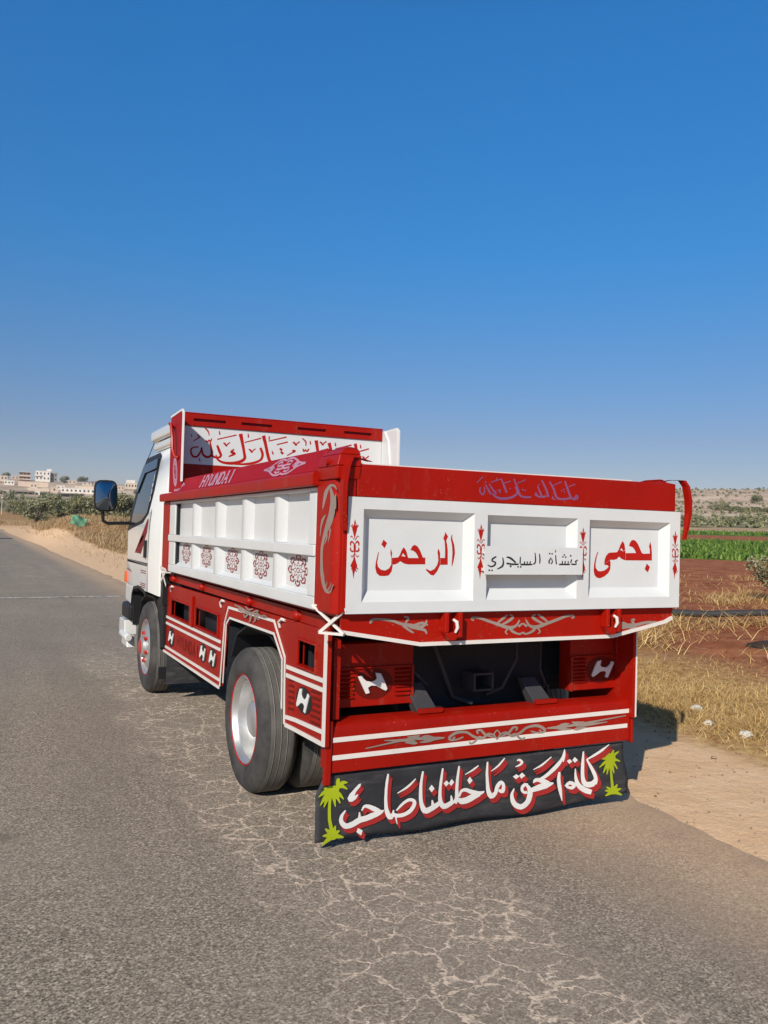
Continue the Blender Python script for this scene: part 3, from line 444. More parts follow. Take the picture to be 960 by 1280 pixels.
 'flap_red':[('P',[210,322,207,308,184,285,174,262,193,269,199,265,184,246,163,236,144,240,135,256,146,277,173,302,197,320]),('P',[201,333,198,319,175,296,166,274,184,281,190,277,176,258,155,248,136,252,127,267,138,288,165,313,188,331]),('R',[125,205,135,197,116,199,129,188,107,192,123,180,99,183,120,172,94,172,120,165,92,160,121,157,94,146,123,153,102,133,127,148,114,121,133,142,129,111,137,140,146,108,141,140,161,109,150,141,175,112,159,144,188,117,169,147,199,122,180,152,209,126,193,157,220,128,208,160,234,130,222,162,248,132,236,164,262,134,249,167,277,137,262,170,290,141,275,173,302,145,288,175,314,149,300,177,324,154,311,178,332,159,319,179,337,165,327,179,341,171,335,179]),('R',[117,216,125,209,109,209,120,200,100,203,114,192,92,194,111,184,87,183,110,176,85,171,111,169,87,158,113,164,95,145,118,159,106,133,124,153,121,124,128,151,138,121,133,150,153,122,142,152,166,125,152,154,179,129,161,157,190,135,172,163,200,138,186,168,211,141,200,171,225,142,214,173,239,144,227,175,253,147,240,177,268,150,254,181,281,153,267,183,293,157,280,186,305,162,292,188,315,167,303,189,323,172,311,189,327,178,319,190,332,183,327,190]),('R',[199,183,211,182,197,167,215,165,195,151,219,149]),('R',[192,194,201,193,190,178,205,177,187,162,209,160]),('R',[221,185,211,191,226,191,213,198,231,196,216,206,234,198,222,213,238,197,232,217,242,196,243,218,249,193,255,216,256,188,267,211,266,181,280,205,278,174,291,200,290,169,301,194,302,166,311,188,313,162,322,181]),('R',[212,197,203,202,217,203,206,209,221,208,209,217,225,210,215,224,229,210,224,228,234,208,235,228,240,205,246,226,248,201,258,222,258,194,271,216,270,187,282,210,282,182,292,205,293,178,302,198,305,174,313,192]),('P',[198,109,230,90,221,65,190,86]),('P',[190,120,221,102,212,77,182,98]),('R',[347,353,363,349,344,340,361,336,341,328,360,323,339,314,359,309,337,297,358,293,336,279,357,275,335,261,356,257,335,242,357,239,335,224,358,221,335,207,359,205,336,192,361,191,338,179,364,180,341,166,368,170,346,151,374,158,353,136,381,148,365,123,382,146,387,121,370,147,395,131,372,147,399,140,376,150,400,149,379,155,399,158,382,162,398,167,385,170]),('R',[340,364,353,361,337,352,351,348,334,339,350,335,331,325,349,321,329,308,348,305,328,290,347,287,327,272,347,269,327,254,347,251,327,235,348,233,328,218,349,217,329,204,351,203,330,191,354,192,333,178,358,181,338,163,364,170,345,149,371,159,357,136,372,157,378,134,362,158,386,143,364,158,389,152,369,162,390,161,372,166,389,170,375,174,388,179,377,181]),('R',[386,138,394,157,393,134,402,154,402,129,408,152,414,126,415,150,427,124,424,149,441,124,434,149,456,126,445,151,471,131,456,154,485,137,468,159,499,146,477,165,509,157,485,173,516,169,491,182,521,181,494,190,521,192,495,193,516,203,495,194,507,211,494,195,496,217,490,197,483,220,484,199,469,219,477,199,455,214,468,196,442,207,456,190,430,198,444,183,419,189,434,176,410,179,423,168,402,169,413,159]),('R',[377,150,385,168,385,146,393,165,394,142,399,162,405,139,406,161,418,137,415,160,432,137,426,160,447,139,437,162,461,144,448,165,476,150,460,170,489,158,469,176,499,169,477,184,506,182,483,194,511,193,486,201,511,204,487,205,506,215,487,206,498,223,486,208,487,228,482,210,474,231,475,212,460,230,468,212,447,225,458,209,433,218,446,203,422,209,434,196,411,200,424,188,402,190,414,180,394,180,403,172]),('R',[395,143,412,143,398,135,413,135,400,126,414,127,402,118,415,119,405,110,417,111,408,102,418,103,411,95,420,96]),('R',[388,155,402,155,390,146,403,147,392,138,404,138,395,130,405,130,397,122,407,123,400,114,408,115,403,107,410,107]),('R',[505,314,514,306,490,303,501,293,474,292,487,280,459,282,471,268,442,272,452,259,424,264,432,252,406,255,412,246]),('R',[497,325,505,319,482,314,491,305,466,303,477,292,451,293,461,280,434,283,442,272,416,274,422,265,398,265,402,258]),('R',[543,346,559,342,539,331,557,326,536,316,555,311,533,300,553,296,530,283,553,279,529,266,552,262,528,247,553,244,528,227,554,225,529,206,556,205,532,186,560,188,537,166,568,172,544,147,576,160,559,130,579,156,583,123,575,158,600,127,582,160,612,132,593,163,624,137,605,167,636,142,616,171,646,147,626,175,654,151,634,178,659,155,639,180,665,159,646,182]),('R',[535,357,548,354,532,342,546,338,528,327,545,323,525,312,543,308,522,295,542,291,521,277,542,274,520,259,543,256,520,239,544,237,522,218,546,217,524,198,550,199,529,179,557,184,536,160,566,171,550,142,570,168,574,136,567,169,590,140,574,171,602,145,585,174,614,150,596,177,626,155,608,182,636,160,618,186,644,164,625,189,649,168,631,191,655,172,637,194]),('R',[603,192,616,192,603,176,624,177,604,160,631,161]),('R',[595,204,606,204,595,188,613,189,596,172,621,173]),('P',[604,273,625,249,606,230,584,252]),('P',[595,285,615,261,597,242,576,264]),('R',[659,348,674,345,655,333,673,328,652,317,672,312,649,299,670,295,646,278,669,274,644,256,667,252,643,234,667,231,642,214,668,212,642,195,671,194,645,177,675,180,650,161,680,171,660,147,686,165,676,135,686,165,697,133,685,165,711,137,693,167,722,142,703,170,732,147,712,173,741,152,720,177,749,157,730,181]),('R',[651,360,664,357,647,344,663,341,644,328,661,325,641,311,660,307,638,290,658,286,636,268,657,264,635,246,656,243,634,226,658,224,634,207,660,206,637,190,664,192,642,174,670,182,651,160,676,176,667,148,677,176,687,146,677,176,701,150,684,178,712,155,694,181,721,160,703,184,731,165,712,188,739,170,721,192]),('R',[717,201,730,201,716,183,737,183,716,165,744,164]),('R',[709,213,719,213,708,195,726,195,708,177,734,177]),('P',[691,284,711,265,690,248,671,269]),('P',[682,296,701,277,681,261,662,281]),('P',[722,288,741,268,720,247,704,267]),('P',[713,300,731,280,710,260,695,279]),('R',[756,350,772,347,753,334,771,330,750,318,770,314,747,300,769,296,745,279,769,275,743,256,768,252,742,235,768,231,743,216,770,214,744,200,773,198,744,188,774,182,741,180,771,168,736,174,767,158,731,166,763,150]),('R',[747,362,761,359,745,346,760,343,742,330,759,326,739,312,758,309,737,291,758,287,735,268,757,264,734,246,758,244,735,228,759,226,736,212,762,210,735,200,763,194,733,192,760,181,728,185,756,171,723,177,752,162]),('R',[782,186,766,192,786,195,768,202,790,203,769,212,793,208,774,222,797,209,784,229,802,209,796,232,807,208,809,231,815,205,824,228,826,199,837,222,839,192,849,218,854,186,863,213,871,180,878,209,887,176,888,206,903,177,896,204,914,180,904,203,921,184,912,203,926,188,916,202,929,191,919,202,931,194,924,202]),('R',[771,199,758,204,775,208,759,213,779,216,761,224,783,221,766,233,787,222,775,240,792,222,787,243,798,221,800,242,806,218,814,239,817,212,827,234,830,205,839,229,845,199,853,224,861,193,868,220,878,189,878,217,893,190,886,215,903,194,895,214,911,198,903,214,916,201,907,214,919,205,911,213,920,208,915,214]),('R',[759,171,779,184,762,165,786,181,768,156,790,179,780,147,790,180,795,143,793,181,810,142,800,181,825,144,809,182,841,148,820,185,856,153,834,190,870,158,849,194,882,163,864,196,893,168,878,198,905,174,892,199]),('R',[750,184,768,196,753,178,775,192,759,169,780,190,771,161,780,192,786,157,784,192,800,156,791,192,815,157,800,194,831,161,811,196,846,166,825,201,859,172,840,205,871,177,855,207,883,182,869,209,895,187,883,210]),('P',[831,288,853,263,832,244,814,268]),('P',[822,300,843,275,823,257,805,280]),('R',[877,343,887,333,866,337,876,326,855,332,866,319,843,326,853,312,829,319,838,306,814,311,821,301,799,304,805,295]),('R',[869,354,876,346,857,349,866,339,846,343,855,332,834,337,843,325,820,330,828,319,805,322,811,314,790,315,794,309]),('R',[929,353,946,351,927,333,946,331,926,313,947,310,925,292,948,290,927,271,951,269,929,249,954,248,931,230,958,229,932,215,961,215,934,202,964,204,937,190,968,195,943,177,974,187,951,164,979,181,967,152,976,182,989,153,970,182,1000,161,974,184,1007,170,980,187,1012,179,985,193,1015,190,991,201,1018,200,997,209]),('R',[920,365,935,363,919,345,935,343,918,325,936,323,917,305,937,303,918,283,940,282,920,261,943,261,923,242,947,242,924,228,950,227,926,215,953,216,929,202,957,207,934,190,963,199,942,177,968,193,958,165,966,194,978,166,960,194,989,174,965,195,996,183,971,199,1001,193,977,205,1004,203,982,213,1007,213,988,221]),('R',[1010,183,984,191,1014,193,986,202,1018,202,988,213,1022,209,993,224,1027,216,1001,234,1032,222,1011,243,1031,224,1027,248,1025,225,1045,239,1029,221,1053,228,1031,215,1057,216,1031,207,1059,203,1028,198,1059,188,1028,196,1051,175,1036,197,1030,174,1029,199,1019,181,1020,203,1010,186]),('R',[998,196,976,203,1002,206,978,214,1006,215,980,225,1010,222,984,236,1016,229,992,246,1021,236,1002,254,1020,237,1017,259,1016,239,1034,251,1020,234,1041,240,1023,228,1046,228,1022,219,1048,215,1020,210,1047,201,1019,208,1040,188,1026,209,1021,187,1019,211,1009,194,1009,214,1001,200]),('R',[1039,365,1051,357,1026,354,1039,345,1014,343,1028,332,1001,333,1014,321,987,323,999,311,973,313,982,303,959,304,966,296]),('R',[1031,377,1040,370,1018,366,1028,358,1005,355,1017,345,992,344,1003,334,978,335,988,325,964,325,971,317,950,315,955,309]),('R',[1106,196,1119,190,1098,186,1115,178,1090,174,1112,167,1086,160,1112,156,1086,142,1117,144,1091,123,1124,130,1101,104,1131,120,1118,89,1141,114,1139,77,1152,108,1164,71,1158,106,1187,76,1165,108,1205,86,1175,113,1218,99,1184,120,1228,113,1190,129,1233,129,1193,141,1236,144,1195,153,1236,157,1196,161,1232,170,1196,168,1227,181,1195,175,1220,191,1193,181,1213,198,1190,188,1206,204,1186,195]),('R',[1097,208,1107,203,1089,198,1104,191,1082,186,1100,180,1077,172,1101,169,1078,155,1105,156,1082,136,1112,142,1092,118,1120,133,1109,102,1130,126,1130,91,1141,120,1154,85,1148,118,1176,89,1155,119,1193,100,1166,125,1207,112,1175,132,1216,127,1181,142,1222,142,1184,154,1225,157,1186,165,1224,170,1187,173,1221,183,1187,181,1216,193,1186,188,1209,203,1184,194,1201,210,1181,201,1195,216,1177,208]),('R',[1202,211,1201,196,1195,214,1194,195,1186,217,1188,195,1175,217,1186,194,1165,214,1183,193,1157,208,1179,191,1151,200,1176,189,1149,191,1175,186,1150,182,1175,181,1153,172,1175,179,1161,164,1177,177,1170,158,1181,174,1180,154,1184,172,1190,153,1184,172,1197,154,1187,174,1202,155,1192,175]),('R',[1192,223,1190,209,1185,226,1183,209,1176,228,1178,209,1165,229,1175,208,1156,225,1172,207,1148,220,1167,204,1142,212,1165,202,1140,204,1164,199,1141,194,1163,194,1144,185,1164,191,1152,177,1166,189,1160,172,1170,185,1170,168,1173,184,1179,167,1174,184,1186,168,1177,185,1191,169,1182,187]),('R',[1208,154,1197,179,1231,156,1218,185,1254,159,1239,192,1276,161,1259,197,1295,163,1278,202,1313,165,1297,205,1330,169,1315,207,1345,174,1333,206,1359,180,1350,203,1373,187,1368,200]),('R',[1197,168,1187,191,1220,170,1208,197,1243,173,1229,203,1265,175,1249,209,1284,177,1268,214,1302,179,1287,217,1319,183,1305,219,1334,188,1323,218,1348,194,1340,215,1362,201,1358,212]),('P',[1124,271,1147,255,1121,239,1097,259]),('P',[1113,283,1136,268,1111,252,1088,271]),('P',[1158,277,1185,255,1155,238,1137,260]),('P',[1148,289,1174,267,1145,251,1128,272]),('R',[1118,303,1113,313,1127,304,1121,316,1138,306,1130,319,1147,308,1136,323,1156,312,1142,327,1164,317,1146,330,1169,328,1146,328,1162,340,1145,328,1151,347,1140,333,1140,352,1136,335,1129,351,1137,336,1124,347,1134,335,1120,344,1128,334]),('R',[1107,317,1103,324,1117,318,1112,327,1127,319,1120,331,1136,322,1127,334,1145,325,1133,338,1153,331,1137,342,1157,341,1137,341,1150,352,1136,342,1140,359,1130,346,1130,363,1126,349,1120,363,1126,349,1114,359,1122,349,1110,356,1117,347]),('R',[1241,206,1228,212,1247,211,1229,219,1251,215,1232,228,1253,214,1243,236,1259,212,1260,237,1271,207,1277,234,1284,202,1295,230,1297,196,1312,224,1312,188,1329,216,1327,179,1345,208]),('R',[1230,219,1219,224,1235,224,1220,231,1239,228,1223,240,1242,228,1233,247,1248,226,1249,248,1261,221,1267,246,1274,216,1284,242,1287,209,1301,235,1302,202,1318,228,1317,193,1334,220]),('R',[1247,209,1240,221,1271,213,1261,229,1295,217,1282,237,1321,225,1303,246,1348,239,1326,260,1374,255,1351,277,1397,271,1372,292,1415,286,1389,305,1428,301,1403,317,1438,317,1414,328,1444,335,1422,342,1446,352,1428,357,1447,369,1434,372]),('R',[1236,223,1230,233,1260,227,1252,241,1284,231,1273,249,1309,239,1293,258,1336,252,1317,272,1363,269,1341,289,1386,285,1363,304,1403,300,1380,317,1416,315,1394,329,1426,331,1405,341,1432,348,1413,354,1433,365,1419,369,1435,382,1425,385]),('R',[1434,371,1447,370,1433,360,1449,358,1431,349,1450,346,1430,338,1450,335,1428,328,1448,323,1427,317,1444,312,1426,305,1441,301]),('R',[1425,384,1435,383,1423,373,1437,371,1422,362,1438,360,1420,351,1438,348,1419,340,1436,336,1418,329,1432,325,1417,318,1428,315]),('R',[1398,252,1420,247,1395,237,1420,232,1391,223,1420,218,1390,206,1422,204,1392,188,1425,188,1397,169,1430,170,1403,150,1434,152,1411,130,1437,131,1420,109,1439,110,1429,89,1442,89]),('R',[1389,264,1408,260,1385,250,1408,246,1382,235,1408,231,1381,219,1409,217,1383,201,1413,201,1388,182,1418,183,1394,163,1422,164,1401,143,1425,144,1410,123,1427,123,1420,102,1430,102]),('R',[1346,343,1356,333,1325,331,1337,320,1305,320,1318,307,1285,310,1298,295,1267,301,1277,287,1248,293,1256,281,1229,285,1235,276]),('R',[1336,354,1344,346,1316,343,1325,333,1295,332,1306,320,1276,321,1286,309,1257,313,1265,301,1238,305,1244,295,1219,297,1224,289]),('R',[1511,258,1526,256,1510,244,1528,242,1509,230,1530,229,1509,215,1534,215,1511,198,1540,200,1515,180,1547,185,1524,161,1556,174,1538,144,1567,165,1556,130,1581,156,1574,119,1595,148,1593,110,1608,142,1612,105,1623,136,1629,100,1639,130]),('R',[1501,271,1514,269,1500,257,1516,255,1499,243,1517,242,1500,228,1521,228,1502,211,1527,213,1506,193,1535,198,1514,175,1544,186,1528,158,1555,177,1546,144,1569,168,1564,133,1583,161,1583,125,1596,154,1601,119,1611,148,1618,114,1628,142]),('R',[1463,158,1445,173,1473,164,1453,181,1482,169,1463,190,1486,170,1478,196,1489,168,1498,193,1497,164,1515,185,1498,165,1529,173,1497,169,1529,157,1496,166,1520,146,1496,165,1505,141,1491,165,1488,143,1478,168,1473,149,1464,171,1459,154]),('R',[1451,172,1435,185,1461,178,1443,193,1471,183,1453,202,1475,184,1468,208,1479,182,1487,205,1487,178,1503,197,1488,178,1516,186,1487,181,1517,170,1486,179,1508,160,1485,177,1493,155,1480,177,1477,158,1467,180,1462,163,1453,183,1449,168]),('P',[1477,317,1500,299,1474,285,1454,305]),('P',[1466,329,1488,312,1463,299,1444,318]),('P',[1511,325,1538,303,1512,287,1492,307]),('P',[1501,337,1526,316,1502,301,1482,320]),('R',[1563,348,1581,345,1560,326,1581,322,1556,303,1582,299,1553,280,1583,277,1552,257,1583,253,1552,232,1584,229,1553,210,1586,209,1556,191,1591,193,1562,172,1597,181,1576,154,1601,178,1601,143,1606,177,1626,140,1618,177,1649,143,1626,178,1665,154,1630,179,1671,166,1638,184,1675,177,1648,192]),('R',[1554,361,1568,359,1550,339,1569,336,1547,316,1569,313,1544,293,1570,290,1543,270,1570,266,1543,245,1571,243,1544,223,1574,223,1547,204,1579,206,1552,186,1585,194,1566,168,1589,190,1590,157,1595,189,1615,154,1607,189,1637,157,1616,190,1652,168,1620,191,1658,180,1628,197,1663,191,1638,205]),('R',[1587,300,1602,305,1599,278,1618,285,1611,257,1635,264,1621,237,1649,245,1631,220,1661,227,1639,204,1670,210,1644,192,1677,193,1644,183,1678,177,1641,174,1675,164,1638,163,1673,154]),('R',[1577,314,1590,318,1589,292,1606,298,1601,270,1622,277,1612,251,1637,258,1621,233,1648,240,1630,218,1658,223,1634,205,1664,206,1634,196,1665,190,1631,187,1662,178,1628,176,1660,167]),('R',[1752,373,1760,364,1726,363,1738,350,1701,352,1715,336,1675,342,1690,324,1648,330,1661,313,1620,318,1631,303,1592,306,1601,294]),('R',[1741,385,1748,378,1716,375,1725,364,1690,364,1702,351,1665,354,1677,338,1638,342,1649,327,1610,330,1619,317,1582,318,1589,308])],
 'palm_a':[('R',[26,309,41,305,24,294,39,290,22,279,37,276,21,263,36,260,20,242,36,239,20,219,37,217,21,200,38,198,22,185,40,186,25,174,43,175,27,164,46,164,30,151,49,152,32,138,52,139,34,126,54,126]),('R',[36,336,40,321,23,335,28,318,10,335,16,316,-4,331,6,314,-14,324,-4,310,-22,314,-15,306,-30,305,-27,302]),('R',[32,335,44,322,20,326,34,312,8,318,24,303,-2,307,14,294,-10,294,4,284,-16,279,-7,273,-22,265,-18,262]),('R',[31,333,46,324,22,323,39,312,14,312,33,301,7,300,26,289,3,285,18,277,0,269,10,265,-3,254,2,252]),('R',[30,327,46,330,33,315,51,318,36,303,56,306,40,291,59,293,45,278,61,278,51,263,61,263,57,248,62,248]),('R',[32,324,44,333,40,314,53,324,47,304,63,315,55,295,72,303,63,284,78,290,73,272,82,275,82,260,87,261]),('R',[35,322,41,335,46,314,54,330,57,307,67,324,67,301,80,315,77,294,90,304,89,285,97,291,101,276,104,279]),('R',[69,333,67,348,79,332,77,348,88,332,87,348,95,331,98,346,101,329,108,339,110,325,115,331,119,321,122,324]),('R',[74,334,63,347,84,339,72,354,94,344,82,361,101,347,93,366,106,350,104,365,113,351,113,361,121,353,121,357]),('R',[77,339,60,342,78,349,60,353,80,360,60,364,81,368,62,373,80,373,64,378,78,376,68,380,76,380,72,381]),('P',[-4,342,21,349,54,348,79,333,73,309,49,299,15,306]),('P',[31,118,44,132,68,129,76,106,62,92,35,93]),('R',[56,115,41,105,50,123,34,113,43,131,27,120,36,139,21,128,27,145,16,135,19,150,11,142,10,154,6,150]),('R',[58,106,38,113,61,115,40,122,64,124,42,132,66,132,45,140,66,140,49,147,66,148,54,153,65,156,59,159]),('R',[56,102,41,117,62,106,47,122,68,110,53,128,73,114,60,132,78,118,68,134,82,123,75,134,87,128,83,134]),('R',[49,100,48,119,59,98,58,118,68,97,68,117,77,95,79,115,87,94,90,110,97,93,99,104,108,92,109,98]),('R',[42,118,54,101,33,114,45,96,23,110,37,91,14,104,28,87,6,97,18,83,-1,88,7,79,-8,80,-4,74]),('R',[50,119,47,101,41,122,38,103,32,125,29,105,22,127,22,107,13,127,14,110,4,125,5,114,-4,123,-4,117])],
 'palm_b':[('R',[1734,286,1748,285,1737,265,1751,265,1739,245,1754,244,1741,223,1757,222,1743,200,1760,199,1745,177,1764,175,1747,153,1767,152]),('R',[1736,319,1746,306,1723,315,1733,301,1710,310,1722,296,1697,304,1710,290,1685,295,1697,284,1675,285,1683,278,1664,276,1669,271]),('R',[1733,317,1748,309,1724,307,1741,298,1715,296,1733,287,1707,285,1725,276,1701,271,1716,264,1695,256,1706,251,1689,242,1696,239]),('R',[1732,315,1749,310,1727,303,1746,298,1723,291,1743,285,1719,278,1739,272,1717,263,1734,258,1716,247,1727,244,1714,231,1721,229]),('R',[1732,312,1749,314,1736,300,1754,302,1740,288,1759,290,1744,276,1764,277,1750,262,1767,263,1757,247,1769,248,1764,232,1771,233]),('R',[1734,309,1747,317,1742,300,1756,309,1750,292,1766,300,1758,283,1774,291,1768,274,1782,279,1779,263,1789,267,1789,252,1795,254]),('R',[1740,306,1741,320,1752,304,1752,319,1763,302,1765,318,1774,300,1778,315,1785,298,1790,310,1798,295,1802,303,1810,292,1813,297]),('R',[1747,307,1734,318,1758,315,1744,326,1769,322,1755,334,1779,328,1766,342,1788,335,1778,346,1798,341,1791,349,1807,347,1803,352]),('R',[1749,309,1732,316,1754,319,1736,326,1760,328,1740,336,1764,336,1746,345,1767,344,1752,352,1770,351,1759,357,1773,359,1766,362]),('R',[1749,314,1732,311,1746,322,1728,319,1743,330,1724,326,1739,337,1721,333,1734,343,1719,338,1728,347,1718,343,1722,351,1717,348]),('R',[1742,319,1739,306,1732,322,1729,308,1722,326,1719,310,1710,327,1711,312,1699,326,1702,313,1689,324,1692,315,1680,321,1681,316]),('P',[1705,328,1735,348,1775,333,1786,301,1751,281,1716,292]),('P',[1725,136,1755,156,1796,136,1796,113,1736,116]),('R',[1767,139,1754,125,1759,144,1746,130,1751,149,1739,135,1743,153,1732,140,1735,157,1725,146,1726,160,1719,152,1717,163,1712,158]),('R',[1772,132,1748,133,1771,140,1747,141,1769,148,1746,148,1767,156,1745,156,1764,164,1746,164,1760,172,1747,172,1756,180,1748,180]),('R',[1771,126,1750,138,1776,132,1755,144,1780,138,1760,150,1785,145,1765,156,1788,152,1772,161,1791,159,1779,165,1793,166,1786,170]),('R',[1765,123,1756,142,1774,125,1765,143,1783,126,1774,145,1792,129,1784,146,1801,132,1794,146,1809,135,1804,145,1817,139,1814,145]),('R',[1756,124,1765,141,1766,120,1775,136,1776,116,1785,132,1787,112,1795,127,1798,109,1805,121,1809,106,1814,115,1820,103,1823,109]),('R',[1754,141,1767,124,1745,137,1758,120,1736,134,1750,117,1728,130,1740,114,1720,125,1731,112,1713,119,1720,110,1706,114,1710,108]),('R',[1761,142,1760,123,1752,143,1751,125,1742,144,1742,126,1733,145,1732,128,1724,145,1723,131,1715,145,1714,134,1705,144,1705,138])],
